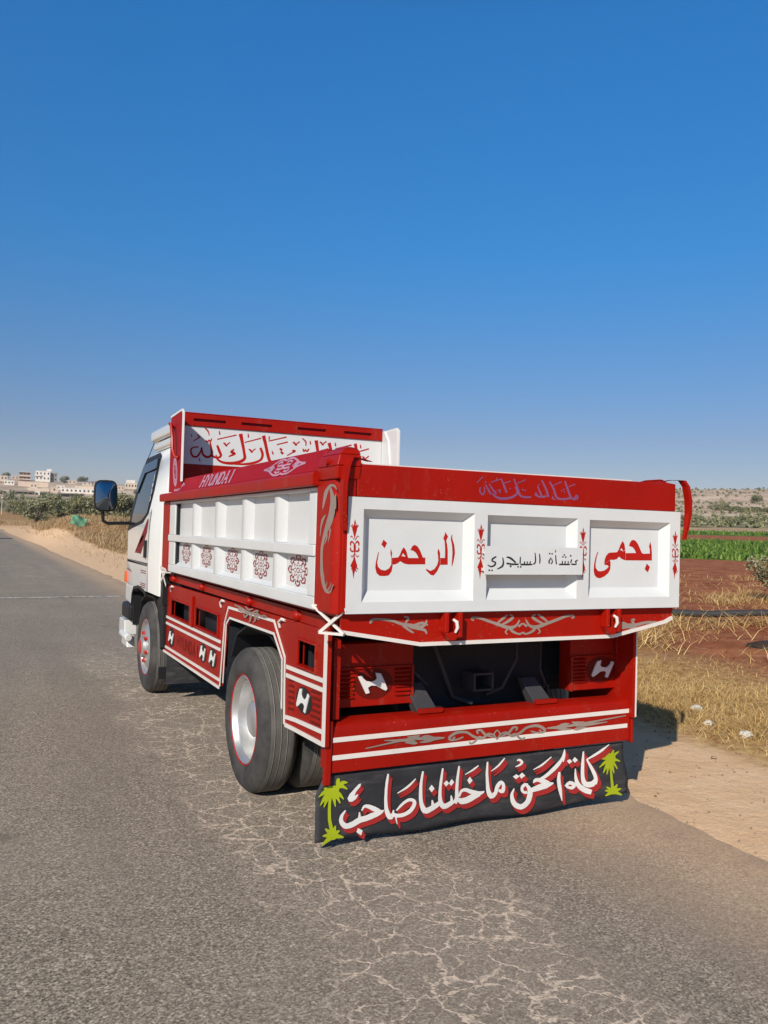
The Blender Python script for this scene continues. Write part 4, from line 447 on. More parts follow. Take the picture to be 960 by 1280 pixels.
 'headboard':[('R',[151,2256,152,2244,134,2254,135,2242,117,2252,119,2240,101,2247,107,2236,89,2238,99,2229,81,2225,95,2220,78,2210,94,2211,82,2192,97,2198,89,2174,104,2183,101,2159,112,2174,117,2153,120,2172,134,2154,130,2172,150,2162,139,2176,163,2177,148,2187,173,2196,158,2204,180,2214,166,2218,183,2231,169,2232,183,2245,170,2245,172,2246,184,2251,174,2234,187,2237,176,2210,192,2214,182,2188,198,2197,193,2173,207,2187,208,2162,217,2181,223,2157,227,2178,240,2158,236,2178,256,2165,246,2182,268,2176,252,2188,275,2190,256,2194,277,2205,257,2205,276,2224,256,2221,271,2248,253,2244,264,2275,248,2271,256,2302,242,2298]),('R',[305,2273,322,2280,310,2255,330,2264,316,2238,338,2247,322,2222,345,2232,330,2207,351,2218,336,2195,358,2203,338,2189,360,2186,337,2186,351,2172,330,2181,338,2163,321,2178,323,2159,309,2178,306,2159,294,2181,288,2162,284,2186,271,2170,279,2191,262,2183,276,2202,260,2198,271,2214,257,2210]),('R',[208,2307,216,2317,215,2301,223,2311,222,2295,229,2306,233,2293,229,2305,240,2302,229,2306,243,2311,232,2315,242,2312,239,2323,240,2310,249,2318,244,2303,254,2311,255,2299,251,2310,263,2308,251,2313,266,2319,256,2323,269,2330,260,2333]),('R',[198,2412,206,2422,208,2404,216,2414,217,2396,226,2406,224,2388,235,2395,230,2378,240,2382,234,2366,243,2368,238,2353,245,2355]),('R',[107,2293,103,2300,137,2313,132,2322,167,2333,160,2343]),('R',[83,2354,90,2356,84,2344,93,2347,85,2334,97,2337]),('R',[134,2351,143,2358,142,2341,150,2349,150,2332,158,2339]),('R',[500,2387,534,2396,508,2361,540,2370,516,2335,545,2343,523,2309,550,2316,530,2282,556,2288,537,2254,562,2260,542,2229,566,2235,546,2208,571,2214,549,2192,576,2195,548,2182,575,2175,543,2175,564,2158,534,2168,549,2145,520,2160,531,2135,500,2152,508,2126,476,2146,482,2119,451,2141,454,2114,425,2139,424,2113,396,2138,394,2115,372,2140,367,2119,353,2145,345,2127,338,2153,327,2137,326,2161,313,2149,318,2170,305,2163,314,2182,302,2178,309,2194,299,2191]),('R',[460,2256,468,2246,448,2248,458,2236,435,2239,448,2227,428,2221,446,2231,444,2211,451,2232,461,2208,469,2230,462,2217,484,2211,456,2214,466,2197,436,2202,443,2188,415,2189,420,2179]),('R',[364,2296,368,2305,368,2293,373,2304,372,2290,379,2303,375,2288,386,2299,380,2282,392,2291,386,2274,397,2283,394,2269,398,2280,403,2275,393,2278,404,2281,394,2284,406,2286,398,2292,412,2291,405,2299,420,2298,414,2306,429,2305,422,2313]),('R',[593,2256,598,2265,598,2253,603,2264,602,2250,609,2263,605,2247,617,2259,610,2242,623,2251,616,2234,627,2242,624,2228,628,2239,633,2234,623,2237,634,2240,624,2243,636,2245,628,2251,642,2251,636,2259,651,2257,645,2266,661,2264,653,2273]),('R',[313,2322,310,2332,397,2347,395,2357,483,2372,480,2383]),('R',[323,2401,332,2402,325,2384,336,2386,326,2368,340,2371]),('R',[581,2396,590,2398,582,2380,594,2382,583,2363,597,2365]),('R',[692,2277,711,2286,700,2257,721,2266,708,2237,731,2245,712,2221,736,2224,711,2206,734,2202,707,2191,727,2182,698,2179,712,2164,680,2168,689,2149,654,2158,662,2137,628,2150,634,2128,605,2144,609,2122,582,2140,584,2118,557,2136,558,2116,529,2132,530,2115,500,2128,501,2115,471,2124,472,2115]),('R',[558,2313,555,2322,633,2337,630,2347,708,2361,705,2372]),('R',[710,2386,742,2396,719,2359,749,2368,728,2332,757,2340,737,2303,764,2311,745,2272,772,2280,752,2239,780,2247,760,2211,788,2220,767,2189,794,2199,775,2171,800,2184,788,2155,807,2175,807,2145,817,2169,826,2141,833,2165,844,2137,850,2160]),('P',[895,2292,911,2279,896,2263,880,2277]),('P',[907,2262,923,2248,908,2232,892,2246]),('R',[775,2390,784,2391,774,2375,786,2376,774,2359,789,2361]),('R',[777,2341,774,2351,860,2365,858,2375,945,2389,942,2401]),('R',[854,2314,851,2324,906,2330,902,2340,958,2346,954,2357]),('R',[806,2258,815,2261,811,2243,822,2248,815,2228,829,2234]),('R',[156,2154,164,2156,159,2140,169,2143,162,2126,174,2129]),('R',[1211,2382,1246,2389,1221,2341,1252,2347,1230,2299,1259,2305,1238,2261,1265,2267,1245,2229,1271,2234,1251,2200,1277,2206,1257,2171,1282,2177]),('R',[1339,2366,1373,2377,1350,2339,1380,2350,1361,2313,1388,2322,1370,2286,1395,2292,1377,2255,1402,2261,1383,2223,1409,2228,1389,2190,1415,2195]),('R',[1604,2380,1637,2388,1617,2331,1647,2338,1630,2282,1657,2288,1640,2239,1665,2244,1647,2206,1670,2210,1651,2179,1674,2183,1654,2153,1678,2156]),('R',[1001,2349,1006,2358,1006,2345,1012,2357,1010,2343,1018,2356,1013,2340,1026,2352,1018,2334,1032,2344,1025,2326,1037,2335,1033,2320,1038,2332,1043,2327,1032,2330,1044,2333,1033,2336,1046,2338,1038,2344,1053,2344,1046,2352,1062,2351,1055,2359,1072,2358,1064,2367]),('R',[1261,2369,1265,2379,1266,2366,1271,2378,1270,2364,1278,2377,1273,2361,1286,2373,1279,2355,1292,2365,1286,2347,1297,2356,1294,2341,1299,2352,1304,2347,1293,2351,1305,2354,1294,2357,1307,2359,1298,2365,1314,2365,1307,2373,1324,2372,1316,2381,1334,2379,1326,2388]),('R',[1692,2261,1696,2271,1697,2258,1703,2270,1701,2255,1710,2269,1704,2252,1718,2264,1710,2246,1725,2256,1717,2238,1730,2246,1726,2232,1731,2243,1737,2238,1725,2241,1738,2245,1726,2248,1740,2250,1731,2256,1747,2256,1740,2264,1758,2263,1750,2272,1768,2270,1760,2280]),('R',[1089,2390,1095,2398,1101,2381,1108,2390,1113,2373,1122,2382,1120,2364,1133,2371,1124,2354,1137,2356,1125,2341,1135,2342,1126,2327,1134,2328]),('R',[1097,2298,1109,2302,1099,2288,1112,2293,1102,2278,1115,2284,1111,2269,1114,2283,1123,2276,1112,2284,1129,2285,1119,2292,1129,2287,1129,2299,1128,2285,1139,2292,1132,2277,1143,2284,1143,2271,1141,2284,1153,2279,1142,2286,1160,2290,1148,2296,1166,2301,1155,2307]),('R',[1273,2287,1270,2297,1313,2299,1310,2310,1353,2311,1350,2323]),('R',[1421,2315,1418,2325,1502,2338,1499,2349,1585,2362,1581,2374]),('R',[1663,2307,1660,2317,1715,2323,1711,2334,1766,2340,1762,2351]),('R',[1165,2375,1174,2377,1166,2359,1178,2361,1168,2343,1182,2346]),('R',[1412,2377,1422,2379,1414,2361,1426,2363,1416,2344,1430,2347]),('R',[1558,2330,1568,2332,1559,2313,1572,2316,1561,2297,1576,2300]),('R',[1669,2376,1679,2378,1670,2359,1683,2362,1672,2343,1687,2346]),('R',[954,2225,950,2232,977,2238,972,2246,1000,2251,994,2260,1017,2263,1007,2270,1017,2276,1007,2269,1007,2281,1001,2271,1003,2274,998,2283,1009,2274,1009,2284,1021,2272,1023,2284,1024,2272,1034,2280,1023,2275,1032,2268,1016,2270,1023,2261,1009,2264,1015,2256]),('P',[889,2294,903,2282,890,2268,876,2280]),('P',[899,2267,912,2255,900,2242,886,2253]),('R',[872,2186,891,2188,875,2162,894,2165,877,2139,898,2142]),('R',[934,2200,949,2203,936,2171,955,2174,938,2142,960,2146]),('R',[1047,2236,1069,2235,1042,2199,1064,2197,1038,2161,1060,2160]),('R',[1129,2255,1147,2259,1137,2210,1157,2214,1145,2165,1167,2169]),('R',[1185,2256,1200,2258,1189,2212,1208,2215,1193,2168,1215,2172])],
 'finial':[('P',[34,1619,39,1603,37,1591,46,1574,37,1538,35,1525,32,1538,21,1574,30,1591,30,1602]),('P',[32,1507,39,1507,42,1494,42,1476,37,1450,32,1476,30,1494]),('P',[35,1456,42,1432,52,1404,44,1394,38,1371,34,1345,30,1371,25,1394,17,1404,30,1432]),('R',[41,1567,34,1571,44,1573,37,1576,46,1579,41,1582,49,1583,44,1586,50,1586,47,1589,52,1588,49,1591,53,1591,52,1592]),('R',[38,1578,32,1581,40,1582,35,1585,43,1586,38,1589,45,1590,41,1592,46,1593,42,1594,46,1595,44,1596,47,1597,45,1598]),('R',[42,1506,38,1509,46,1510,40,1513,49,1514,44,1518,49,1514,49,1521,49,1514,55,1518,51,1510,58,1513,53,1507,60,1508,54,1504,60,1504,54,1500,58,1499,54,1496,57,1496]),('R',[40,1471,42,1476,43,1470,45,1475,46,1468,48,1475,51,1468,48,1475,55,1470,50,1476,59,1474,52,1478,61,1478,54,1480,60,1483,55,1482,59,1486,54,1485,57,1490,54,1489]),('R',[39,1522,36,1523,43,1529,40,1531,47,1537,44,1538,50,1541,48,1543,51,1541,53,1543,52,1538,55,1540,54,1535,57,1537]),('R',[37,1460,39,1461,41,1454,44,1456,45,1448,48,1450,50,1444,51,1447,54,1445,52,1448,57,1449,53,1451,58,1453,55,1454]),('R',[37,1402,45,1407,41,1398,48,1403,44,1395,50,1399,48,1392,53,1396,51,1390,54,1393,54,1388,56,1391,57,1387,58,1388]),('R',[36,1393,44,1395,38,1389,45,1391,40,1386,46,1388,42,1382,47,1385,45,1380,48,1383,48,1378,50,1381,51,1377,52,1379]),('R',[33,1571,25,1567,29,1576,23,1573,25,1581,20,1578,22,1585,17,1583,19,1588,16,1585,16,1590,14,1587,14,1591,12,1589]),('R',[34,1581,28,1577,31,1585,26,1581,28,1588,23,1586,25,1592,21,1589,23,1594,20,1592,21,1595,19,1594,20,1597,19,1597]),('R',[33,1509,28,1505,30,1513,25,1509,26,1517,21,1513,21,1520,21,1514,15,1517,21,1513,12,1512,19,1510,11,1507,18,1506,11,1503,17,1503,13,1499,17,1499,15,1495,17,1495]),('R',[30,1476,33,1471,27,1475,30,1470,25,1474,27,1468,24,1474,22,1467,23,1475,18,1470,20,1477,14,1473,18,1479,12,1477,18,1482,12,1482,18,1485,13,1486,18,1488,15,1489]),('R',[33,1523,31,1522,29,1530,26,1529,24,1538,22,1536,20,1543,18,1540,16,1542,18,1540,13,1539,17,1537,12,1536,15,1534]),('R',[34,1461,37,1460,30,1455,33,1454,26,1450,29,1448,23,1447,25,1444,23,1447,20,1445,21,1450,18,1449,19,1454,16,1452]),('R',[32,1407,40,1402,29,1403,36,1398,27,1399,33,1395,25,1396,30,1392,23,1393,27,1390,22,1391,24,1388,20,1388,21,1387]),('R',[34,1395,41,1393,33,1391,40,1389,32,1388,38,1386,31,1385,36,1382,30,1383,33,1380,28,1381,30,1378,26,1379,28,1377])],
 'logo':[('P',[207,847,227,855,235,839,252,825,273,821,294,825,307,835,299,864,327,859,346,824,365,782,357,771,337,780,305,799,277,801,261,792,271,766,251,762,229,805])],
 'dragon':[('R',[106,1771,96,1773,101,1763,84,1765,97,1754,71,1756,93,1744,60,1746,88,1731,47,1733,85,1717,36,1718,84,1701,28,1701,86,1684,24,1682,91,1666,24,1662,98,1648,28,1642,108,1631,38,1623,120,1614,51,1606,132,1597,66,1589,142,1581,84,1573,151,1564,105,1559,161,1546,122,1543,171,1526,137,1523,181,1504,149,1502,188,1482,157,1482,190,1462,160,1463,190,1443,160,1444,189,1424,158,1425,188,1401,155,1403,187,1378,149,1381,183,1357,143,1360,175,1337,135,1342,165,1319,126,1325,154,1304,116,1311,142,1292,106,1299,127,1281,95,1290,110,1274,86,1285,87,1272,79,1283,63,1274,70,1282,45,1282,60,1285,34,1292,47,1293,26,1306,36,1307,18,1319,25,1320]),('R',[111,1774,91,1770,128,1766,101,1759,145,1757,110,1749,160,1746,119,1739,168,1733,128,1728,172,1719,136,1715,175,1705,145,1702,178,1691,154,1689,180,1678,163,1676,182,1664,172,1663]),('R',[99,1765,103,1779,79,1766,83,1778,61,1766,61,1778,51,1765,37,1774,41,1762,22,1766,28,1756,15,1758,14,1749,8,1750]),('R',[30,1731,19,1730,35,1718,17,1717,39,1705,15,1704,40,1692,14,1692,36,1681,13,1681,27,1671,13,1672,19,1662,13,1662]),('R',[141,1638,133,1636,156,1632,142,1628,171,1625,150,1621,184,1617,157,1613,192,1606,166,1603,197,1593,175,1591,200,1580,184,1579,202,1565,189,1565,203,1550,193,1550,203,1535,197,1535]),('R',[131,1553,107,1554,128,1545,107,1545,125,1536,106,1536,125,1528,109,1527,130,1518,117,1517,138,1507,129,1506,146,1496,141,1496]),('R',[83,1572,65,1571,85,1560,69,1559,86,1548,73,1547,89,1537,77,1536,92,1527,83,1527,96,1519,90,1518,100,1510,96,1510]),('R',[157,1376,147,1377,146,1359,138,1360,135,1342,128,1343]),('R',[78,1283,96,1286,67,1292,82,1294,57,1300,69,1302,49,1308,60,1309,46,1315,54,1315,45,1321,52,1321,44,1327,49,1326]),('R',[114,1294,131,1296,107,1301,121,1303,101,1308,112,1309,96,1314,105,1314,94,1319,101,1319,94,1323,100,1323,93,1328,98,1328])],
 'bumper_orn':[('R',[947,520,944,513,934,525,931,517,920,531,918,521,904,533,909,522,889,526,899,516,877,517,887,506,866,513,871,499,853,514,851,501,837,519,832,508,820,526,814,515,806,534,799,524,792,544,785,534,774,552,771,540,752,556,752,543,729,558,731,543,707,556,713,541,688,549,698,536,672,539,684,528,663,529,677,522,666,517,677,523,677,510,681,520,688,509,685,518,696,513,689,520,702,519,694,525,708,525,701,531]),('R',[979,513,975,519,992,517,987,525,1005,520,1001,530,1015,520,1017,531,1024,515,1033,524,1037,504,1046,515,1056,496,1057,510,1076,498,1070,511,1095,504,1088,517,1114,511,1105,523,1129,520,1119,531,1143,530,1134,541,1159,536,1152,548,1179,538,1176,552,1203,539,1201,554,1222,536,1225,552,1239,530,1247,544,1254,521,1266,533,1262,516,1278,521,1262,517,1276,508,1257,513,1264,503,1252,511,1252,501,1249,513,1242,506,1242,519,1235,513,1235,525,1228,519]),('R',[940,509,938,503,922,517,919,508,905,524,900,514,891,531,883,520,882,538,871,530,874,547,863,539,864,555,858,544,850,557,852,545,839,555,844,544,830,550,840,544,831,542,841,544,836,535,844,540,841,530,849,534]),('R',[985,502,982,509,1004,507,999,516,1024,512,1017,523,1041,518,1031,529,1053,528,1040,537,1060,537,1047,546,1066,542,1057,553,1073,543,1071,555,1081,542,1083,553,1083,542,1093,547,1083,543,1093,538,1079,538,1088,532,1075,532,1084,527]),('R',[884,509,879,500,873,514,868,505,861,520,858,509,847,521,851,510,835,514,845,506,827,505,838,497,820,498,829,489,812,494,818,484,804,491,808,481,800,491,799,481,800,490,791,486,799,493,790,492,797,498,789,497]),('R',[1047,497,1039,507,1058,502,1050,512,1068,507,1062,517,1075,508,1077,519,1081,503,1090,511,1089,494,1099,501,1099,485,1107,493,1111,479,1115,490,1122,476,1124,487,1132,476,1129,486,1139,480,1129,486,1140,486,1130,489,1141,491,1132,493]),('R',[752,528,756,520,740,524,744,516,728,521,731,513,716,518,719,510,704,517,706,509,692,516,693,508,679,514,681,508]),('R',[1175,515,1178,523,1189,511,1192,519,1203,507,1205,515,1217,504,1218,512,1232,502,1232,510,1246,501,1245,509,1259,500,1259,507]),('R',[958,546,963,542,949,539,956,534,941,531,949,527,936,521,946,521,941,510,950,514,950,501,957,505,958,491,965,495]),('R',[958,543,963,546,965,535,971,538,972,527,980,530,974,521,984,520,971,514,981,509,965,505,973,500,958,496,965,491]),('R',[1354,514,1348,535,1372,516,1366,536,1390,518,1385,537,1409,519,1406,537,1431,520,1430,534,1455,521,1454,530,1479,522,1479,526]),('R',[1356,516,1345,533,1370,521,1360,537,1383,527,1374,542,1396,531,1390,545,1409,534,1406,546,1422,536,1421,544,1436,538,1435,542]),('R',[1349,516,1353,533,1365,512,1369,528,1382,508,1386,524,1400,505,1402,520,1417,505,1417,516,1434,505,1434,513,1451,505,1451,510]),('R',[1281,523,1280,529,1296,522,1295,531,1311,520,1309,532,1324,519,1322,533,1334,518,1333,534,1342,517,1342,533,1351,516,1350,533]),('R',[1449,545,1451,550,1457,540,1460,549,1466,536,1468,548,1479,533,1478,548,1497,534,1495,547,1517,537,1515,545,1537,540,1536,544]),('R',[1436,530,1436,536,1451,528,1451,536,1466,525,1465,536,1509,526,1506,538,1598,532,1595,543,1716,542,1714,550,1837,552,1836,557]),('R',[1466,501,1464,507,1476,500,1472,511,1485,498,1480,514,1496,498,1492,516,1513,501,1509,516,1533,505,1530,515,1553,509,1552,513]),('R',[1480,519,1479,525,1507,518,1506,527,1535,516,1533,530,1568,517,1565,532,1609,519,1606,532,1654,523,1653,531,1701,526,1700,531]),('R',[583,540,582,520,567,542,566,522,551,544,551,524,533,544,535,526,514,542,516,528,494,539,496,530,475,536,475,532]),('R',[586,538,579,522,573,542,567,527,561,547,555,533,547,551,545,537,534,552,534,540,522,550,522,542,510,549,510,545]),('R',[579,538,586,521,565,535,572,518,551,531,558,515,538,528,543,514,525,525,528,513,512,523,514,515,499,520,500,516]),('R',[643,532,643,526,630,534,631,525,617,536,618,524,606,538,607,523,596,538,599,522,588,539,591,522,581,539,584,521]),('R',[497,557,500,551,489,556,493,548,482,556,487,543,473,556,476,541,460,555,461,543,444,554,444,546,428,554,428,549]),('R',[510,544,510,538,498,546,498,538,485,549,486,538,450,548,453,536,380,540,382,530,289,528,291,521,201,517,202,512]),('R',[488,518,487,513,481,522,480,512,474,526,473,510,464,528,464,511,450,528,450,514,433,528,433,518,417,527,417,522]),('R',[475,535,475,529,453,538,453,529,430,541,431,528,405,544,405,530,372,545,373,533,337,546,337,538,301,547,301,543])],
 'skirt_orn':[('R',[1340,1152,1341,1145,1324,1152,1325,1143,1307,1152,1310,1141,1288,1150,1293,1138,1265,1145,1272,1132,1241,1138,1248,1124,1216,1131,1224,1117,1193,1124,1200,1110,1169,1118,1176,1103,1147,1112,1154,1096,1127,1107,1135,1090,1109,1103,1116,1084,1095,1101,1097,1081,1082,1101,1078,1084,1070,1103,1062,1090,1059,1107,1049,1098,1051,1114,1040,1108,1045,1123,1034,1119,1037,1132,1029,1129]),('R',[1329,1129,1324,1136,1335,1130,1329,1139,1343,1132,1333,1142,1349,1138,1333,1141,1345,1146,1333,1138,1339,1149,1331,1141,1334,1151,1327,1145]),('R',[1181,1116,1175,1110,1167,1127,1159,1119,1153,1137,1144,1128,1140,1146,1131,1136,1129,1152,1121,1143,1119,1157,1113,1149,1110,1161,1105,1156]),('R',[1153,1108,1148,1100,1134,1118,1127,1108,1114,1128,1107,1116,1099,1136,1090,1124,1089,1142,1078,1131,1082,1146,1070,1138,1080,1146,1067,1148,1081,1147,1073,1155,1088,1151,1083,1158,1096,1155,1092,1161]),('R',[1087,1096,1104,1086,1082,1089,1097,1080,1077,1082,1090,1072,1071,1076,1080,1066,1060,1071,1066,1060,1046,1066,1050,1056,1034,1063,1036,1053,1029,1064,1025,1055,1024,1067,1017,1060,1018,1071,1011,1064]),('R',[1106,1083,1113,1088,1111,1077,1119,1082,1117,1071,1125,1076,1119,1068,1129,1068,1118,1067,1125,1062,1113,1063,1118,1058,1108,1059,1112,1055]),('R',[1045,1102,1036,1092,1031,1110,1023,1101,1016,1117,1010,1111]),('R',[705,1148,705,1154,719,1146,719,1154,732,1144,733,1154,748,1140,751,1152,767,1135,772,1147,789,1127,794,1140,812,1120,817,1133,834,1113,839,1126,856,1105,862,1120,877,1099,883,1114,896,1092,902,1108,915,1086,920,1104,933,1083,933,1102,951,1085,946,1102,966,1091,958,1104,978,1098,968,1108,987,1108,975,1114,992,1119,982,1123,997,1129,988,1133]),('R',[720,1139,716,1132,715,1142,710,1133,711,1145,704,1135,712,1143,698,1141,712,1141,701,1149,714,1144,706,1151,717,1148,710,1154]),('R',[857,1112,850,1118,871,1121,863,1129,885,1129,876,1139,897,1137,887,1147,906,1144,898,1153,913,1150,907,1157,921,1156,916,1161]),('R',[883,1102,877,1110,902,1110,895,1120,922,1118,913,1129,937,1125,927,1137,948,1132,937,1143,956,1139,943,1147,959,1148,945,1147,951,1156,945,1148,942,1159,938,1152,933,1162,930,1156]),('R',[926,1088,941,1097,932,1082,947,1090,940,1074,952,1083,950,1067,958,1078,964,1061,969,1072,980,1057,983,1066,994,1054,995,1064,1005,1056,1000,1064,1012,1060,1005,1068,1018,1063,1011,1071]),('R',[916,1090,924,1085,911,1084,919,1079,905,1078,914,1074,903,1071,912,1071,907,1065,913,1069,913,1061,918,1066,919,1058,923,1062]),('R',[992,1092,982,1103,1004,1102,996,1110,1016,1111,1010,1117]),('R',[445,1144,452,1142,442,1138,452,1136,440,1134,452,1129,436,1130,448,1121,429,1125,441,1113,421,1120,430,1106,412,1117,415,1101,401,1119,398,1102,385,1123,381,1106,368,1127,365,1109,352,1129,351,1111,338,1130,335,1114,321,1132,317,1118,300,1138,296,1125,276,1146,272,1134,250,1152,248,1140,222,1156,221,1144,192,1158,192,1147,169,1159,170,1147,155,1156,160,1145,147,1152,155,1142,141,1148,149,1138]),('R',[139,1139,151,1147,143,1135,154,1143,147,1131,157,1138]),('R',[454,1076,447,1074,452,1083,443,1080,450,1092,438,1086,442,1100,434,1089,430,1105,426,1091,417,1107,414,1094,403,1110,401,1096,388,1112,386,1100,372,1115,370,1103,356,1118,354,1106]),('R',[334,1127,327,1131,342,1135,333,1141,351,1144,339,1150,354,1155,341,1154,345,1163,340,1153,334,1164,332,1156,324,1165,323,1159]),('R',[381,1111,375,1124,397,1117,391,1129,413,1121,408,1134,425,1124,425,1136,434,1123,438,1132,443,1119,448,1126,454,1114,457,1120]),('R',[316,1114,323,1123,330,1105,338,1114,345,1095,352,1104,358,1088,364,1097,366,1084,371,1092,372,1082,376,1088,377,1080,381,1085]),('R',[1650,1111,1659,1112,1649,1106,1663,1108,1649,1100,1666,1104,1653,1092,1670,1102,1660,1085,1676,1098,1671,1077,1683,1094,1686,1072,1690,1092,1703,1071,1699,1092,1719,1072,1713,1094,1733,1074,1729,1096,1746,1074,1744,1096,1760,1075,1757,1095,1778,1077,1772,1095,1798,1081,1792,1098,1820,1086,1815,1102,1843,1090,1840,1105,1869,1091,1868,1106,1897,1090,1897,1105,1919,1089,1921,1104,1928,1086,1936,1100,1933,1083,1945,1095,1939,1080,1951,1091]),('R',[1935,1092,1955,1079,1933,1088,1951,1077,1930,1084,1946,1074]),('R',[1661,1056,1652,1059,1665,1061,1652,1065,1669,1064,1654,1072,1672,1065,1661,1079,1678,1065,1672,1082,1688,1066,1685,1083,1700,1067,1697,1084,1714,1069,1711,1085,1729,1070,1726,1086,1744,1071,1741,1086]),('R',[1769,1093,1759,1088,1763,1101,1750,1095,1758,1110,1742,1103,1757,1111,1737,1114,1754,1109,1748,1122,1761,1111,1759,1121,1769,1113,1768,1120]),('R',[1724,1093,1716,1078,1709,1098,1701,1084,1693,1104,1687,1089,1677,1107,1676,1092,1664,1104,1669,1092,1655,1099,1661,1090,1647,1095,1652,1088]),('R',[1770,1087,1781,1075,1756,1081,1767,1068,1743,1074,1753,1062,1733,1069,1742,1058,1727,1066,1734,1055,1723,1063,1728,1054,1719,1061,1723,1054])],
 'arch_orn':[('R',[1722,1069,1714,1075,1672,1065,1660,1074,1623,1062,1607,1073,1575,1058,1554,1071,1529,1053,1504,1067,1481,1048,1457,1063,1427,1045,1411,1060,1366,1047,1359,1061,1306,1051,1300,1064,1255,1053,1243,1066,1209,1052,1193,1064,1164,1050,1150,1060,1123,1049,1115,1058,1090,1051,1090,1059,1065,1055,1067,1061,1041,1059,1043,1064]),('R',[1038,1064,1047,1059,1058,1067,1067,1061,1078,1070,1087,1063,1104,1070,1106,1063,1132,1066,1127,1060,1160,1060,1152,1055,1186,1054,1179,1049]),('R',[1613,1058,1590,1065,1589,1050,1564,1058,1564,1043,1540,1051,1535,1038,1516,1047,1501,1037,1492,1046,1468,1038,1463,1046,1438,1040,1433,1046]),('R',[1483,1081,1468,1086,1462,1074,1442,1081,1439,1068,1418,1077,1408,1064,1398,1075,1373,1068,1379,1077,1343,1074,1351,1081,1315,1080,1322,1085]),('R',[1398,1062,1372,1060,1428,1046,1401,1043,1457,1029,1430,1026,1475,1020,1462,1013,1473,1021,1496,1014,1484,1028,1506,1024,1498,1035,1515,1032]),('R',[1365,1059,1335,1061,1370,1042,1337,1044,1374,1025,1340,1028,1379,1012,1346,1013,1385,1005,1359,1004,1392,1000,1375,998,1400,995,1390,993]),('R',[1313,1057,1285,1062,1298,1044,1269,1050,1283,1032,1253,1037,1277,1022,1247,1025,1282,1017,1262,1014,1297,1011,1285,1008,1314,1005,1306,1002]),('R',[1230,1067,1204,1068,1237,1056,1211,1057,1244,1044,1217,1046,1243,1035,1218,1039,1225,1030,1212,1037,1203,1030,1196,1036,1183,1030,1178,1034]),('R',[1594,1074,1575,1073,1610,1065,1589,1064,1626,1056,1602,1055,1632,1047,1606,1051,1614,1042,1600,1049,1589,1042,1580,1048,1566,1041,1559,1047]),('R',[1312,1060,1321,1066,1273,1068,1283,1075,1236,1076,1244,1084,1230,1079,1207,1086,1235,1076,1211,1075,1253,1062,1234,1061,1272,1049,1257,1048])],
}

# ------------------------------------------------------------------ the dump truck
truck = thing('dump_truck', (1.025, 2.8, 0), 'red and white dump truck with painted lettering, parked on the edge of the cracked road', 'truck')

def painted(name, key, ax, c, sgn, mat, parent, du=0, dv=0, eps=.00005, base=0.0, mirror_u=None, warp=None):
    """lettering and ornaments: each brush stroke lies a hair in front of the one before"""
    mb = MB(); k = 0
    for kind, q in TRACE[key]:
        p = [(q[i] / 1000 + du, q[i + 1] / 1000 + dv) for i in range(0, len(q), 2)]
        if mirror_u is not None: p = [(mirror_u - a_, b_) for a_, b_ in p]
        off = c + sgn * (base + k * eps); k += 1
        pts = [mb._p(ax, off + (warp(a_, b_) if warp else 0), a_, b_) for a_, b_ in p]
        if kind == 'R':
            n = len(pts) // 2
            mb.add(pts, [(2 * i, 2 * i + 1, 2 * i + 3, 2 * i + 2) for i in range(n - 1)])
        else:
            tris = tessellate_polygon([[Vector((a_, b_, 0)) for a_, b_ in p]])
            mb.add(pts, [tuple(t_) for t_ in tris])
    return mb.build(name, mat, parent)

def each_side(f):
    f(False); f(True)

# --- bed floor and the underside
mb = MB().box(.03, 1.95, .08, 3.70, 1.15, 1.176)
bedfloor = mb.build('bed_floor', M['red2'], truck)

# --- the side boards
def side_board(mir):
    def b(mb, *a, **k):
        if mir: mb.mirror()
        return mb.build(*a, **k)
    x0, x1 = -.05, -.012
    mb = MB().box(x1, x1 + .02, .27, 3.72, 1.177, 1.775)          # sheet
    side = b(mb, 'side_board', M['white'], truck)
    fr = MB()
    fr.box(x0, x1, .272, 3.718, 1.177, 1.240)                      # bottom rail
    fr.box(x0 - .008, x1, .272, 3.718, 1.436, 1.492)               # middle rail
    fr.box(x0, x1, .272, 3.718, 1.752, 1.773)                      # top edge
    fr.box(x0 + .001, x1, .272, .375, 1.2401, 1.4359); fr.box(x0 + .001, x1, .272, .375, 1.4921, 1.7519)
    fr.box(x0 + .001, x1, 3.50, 3.718, 1.2401, 1.4359); fr.box(x0 + .001, x1, 3.50, 3.718, 1.4921, 1.7519)
    # sloped sills inside the cells
    for z in (1.240, ):
        fr.prism([(x0 + .003, z), (x1, z), (x1, z + .030)], 'y', .376, 3.46)
    b(fr, 'frame_rails', M['white'], side, bevel=.006)
    for c_, d_ in ((1.25, 1.43), (1.497, 1.75)): b(MB().box(x0 + .012, x1 - .002, 3.466, 3.499, c_, d_), 'rubber_seal', M['black'], side)
    for ya, yb in ((.800, .972), (1.406, 1.609), (2.052, 2.273), (2.747, 2.953)):
        for z0, z1 in ((1.2402, 1.4358), (1.4922, 1.7518)):
            y0, y1 = ya, yb; m_ = (y1 - y0)
            p = [(x1, y0 - .02), (x0 + .006, y0 + m_ * .30), (x0 + .006, y1 - m_ * .28), (x1, y1 + .015)]
            b(MB().prism([(q[0], q[1]) for q in p], 'z', z0, z1), 'rib', M['white'], side, bevel=.004)
    # rosettes in the lower cells
    for yc in (.602, 1.235, 1.850, 2.54, 3.20):
        rosette(side, yc, 1.352, x1 - .002, mir)
    return side

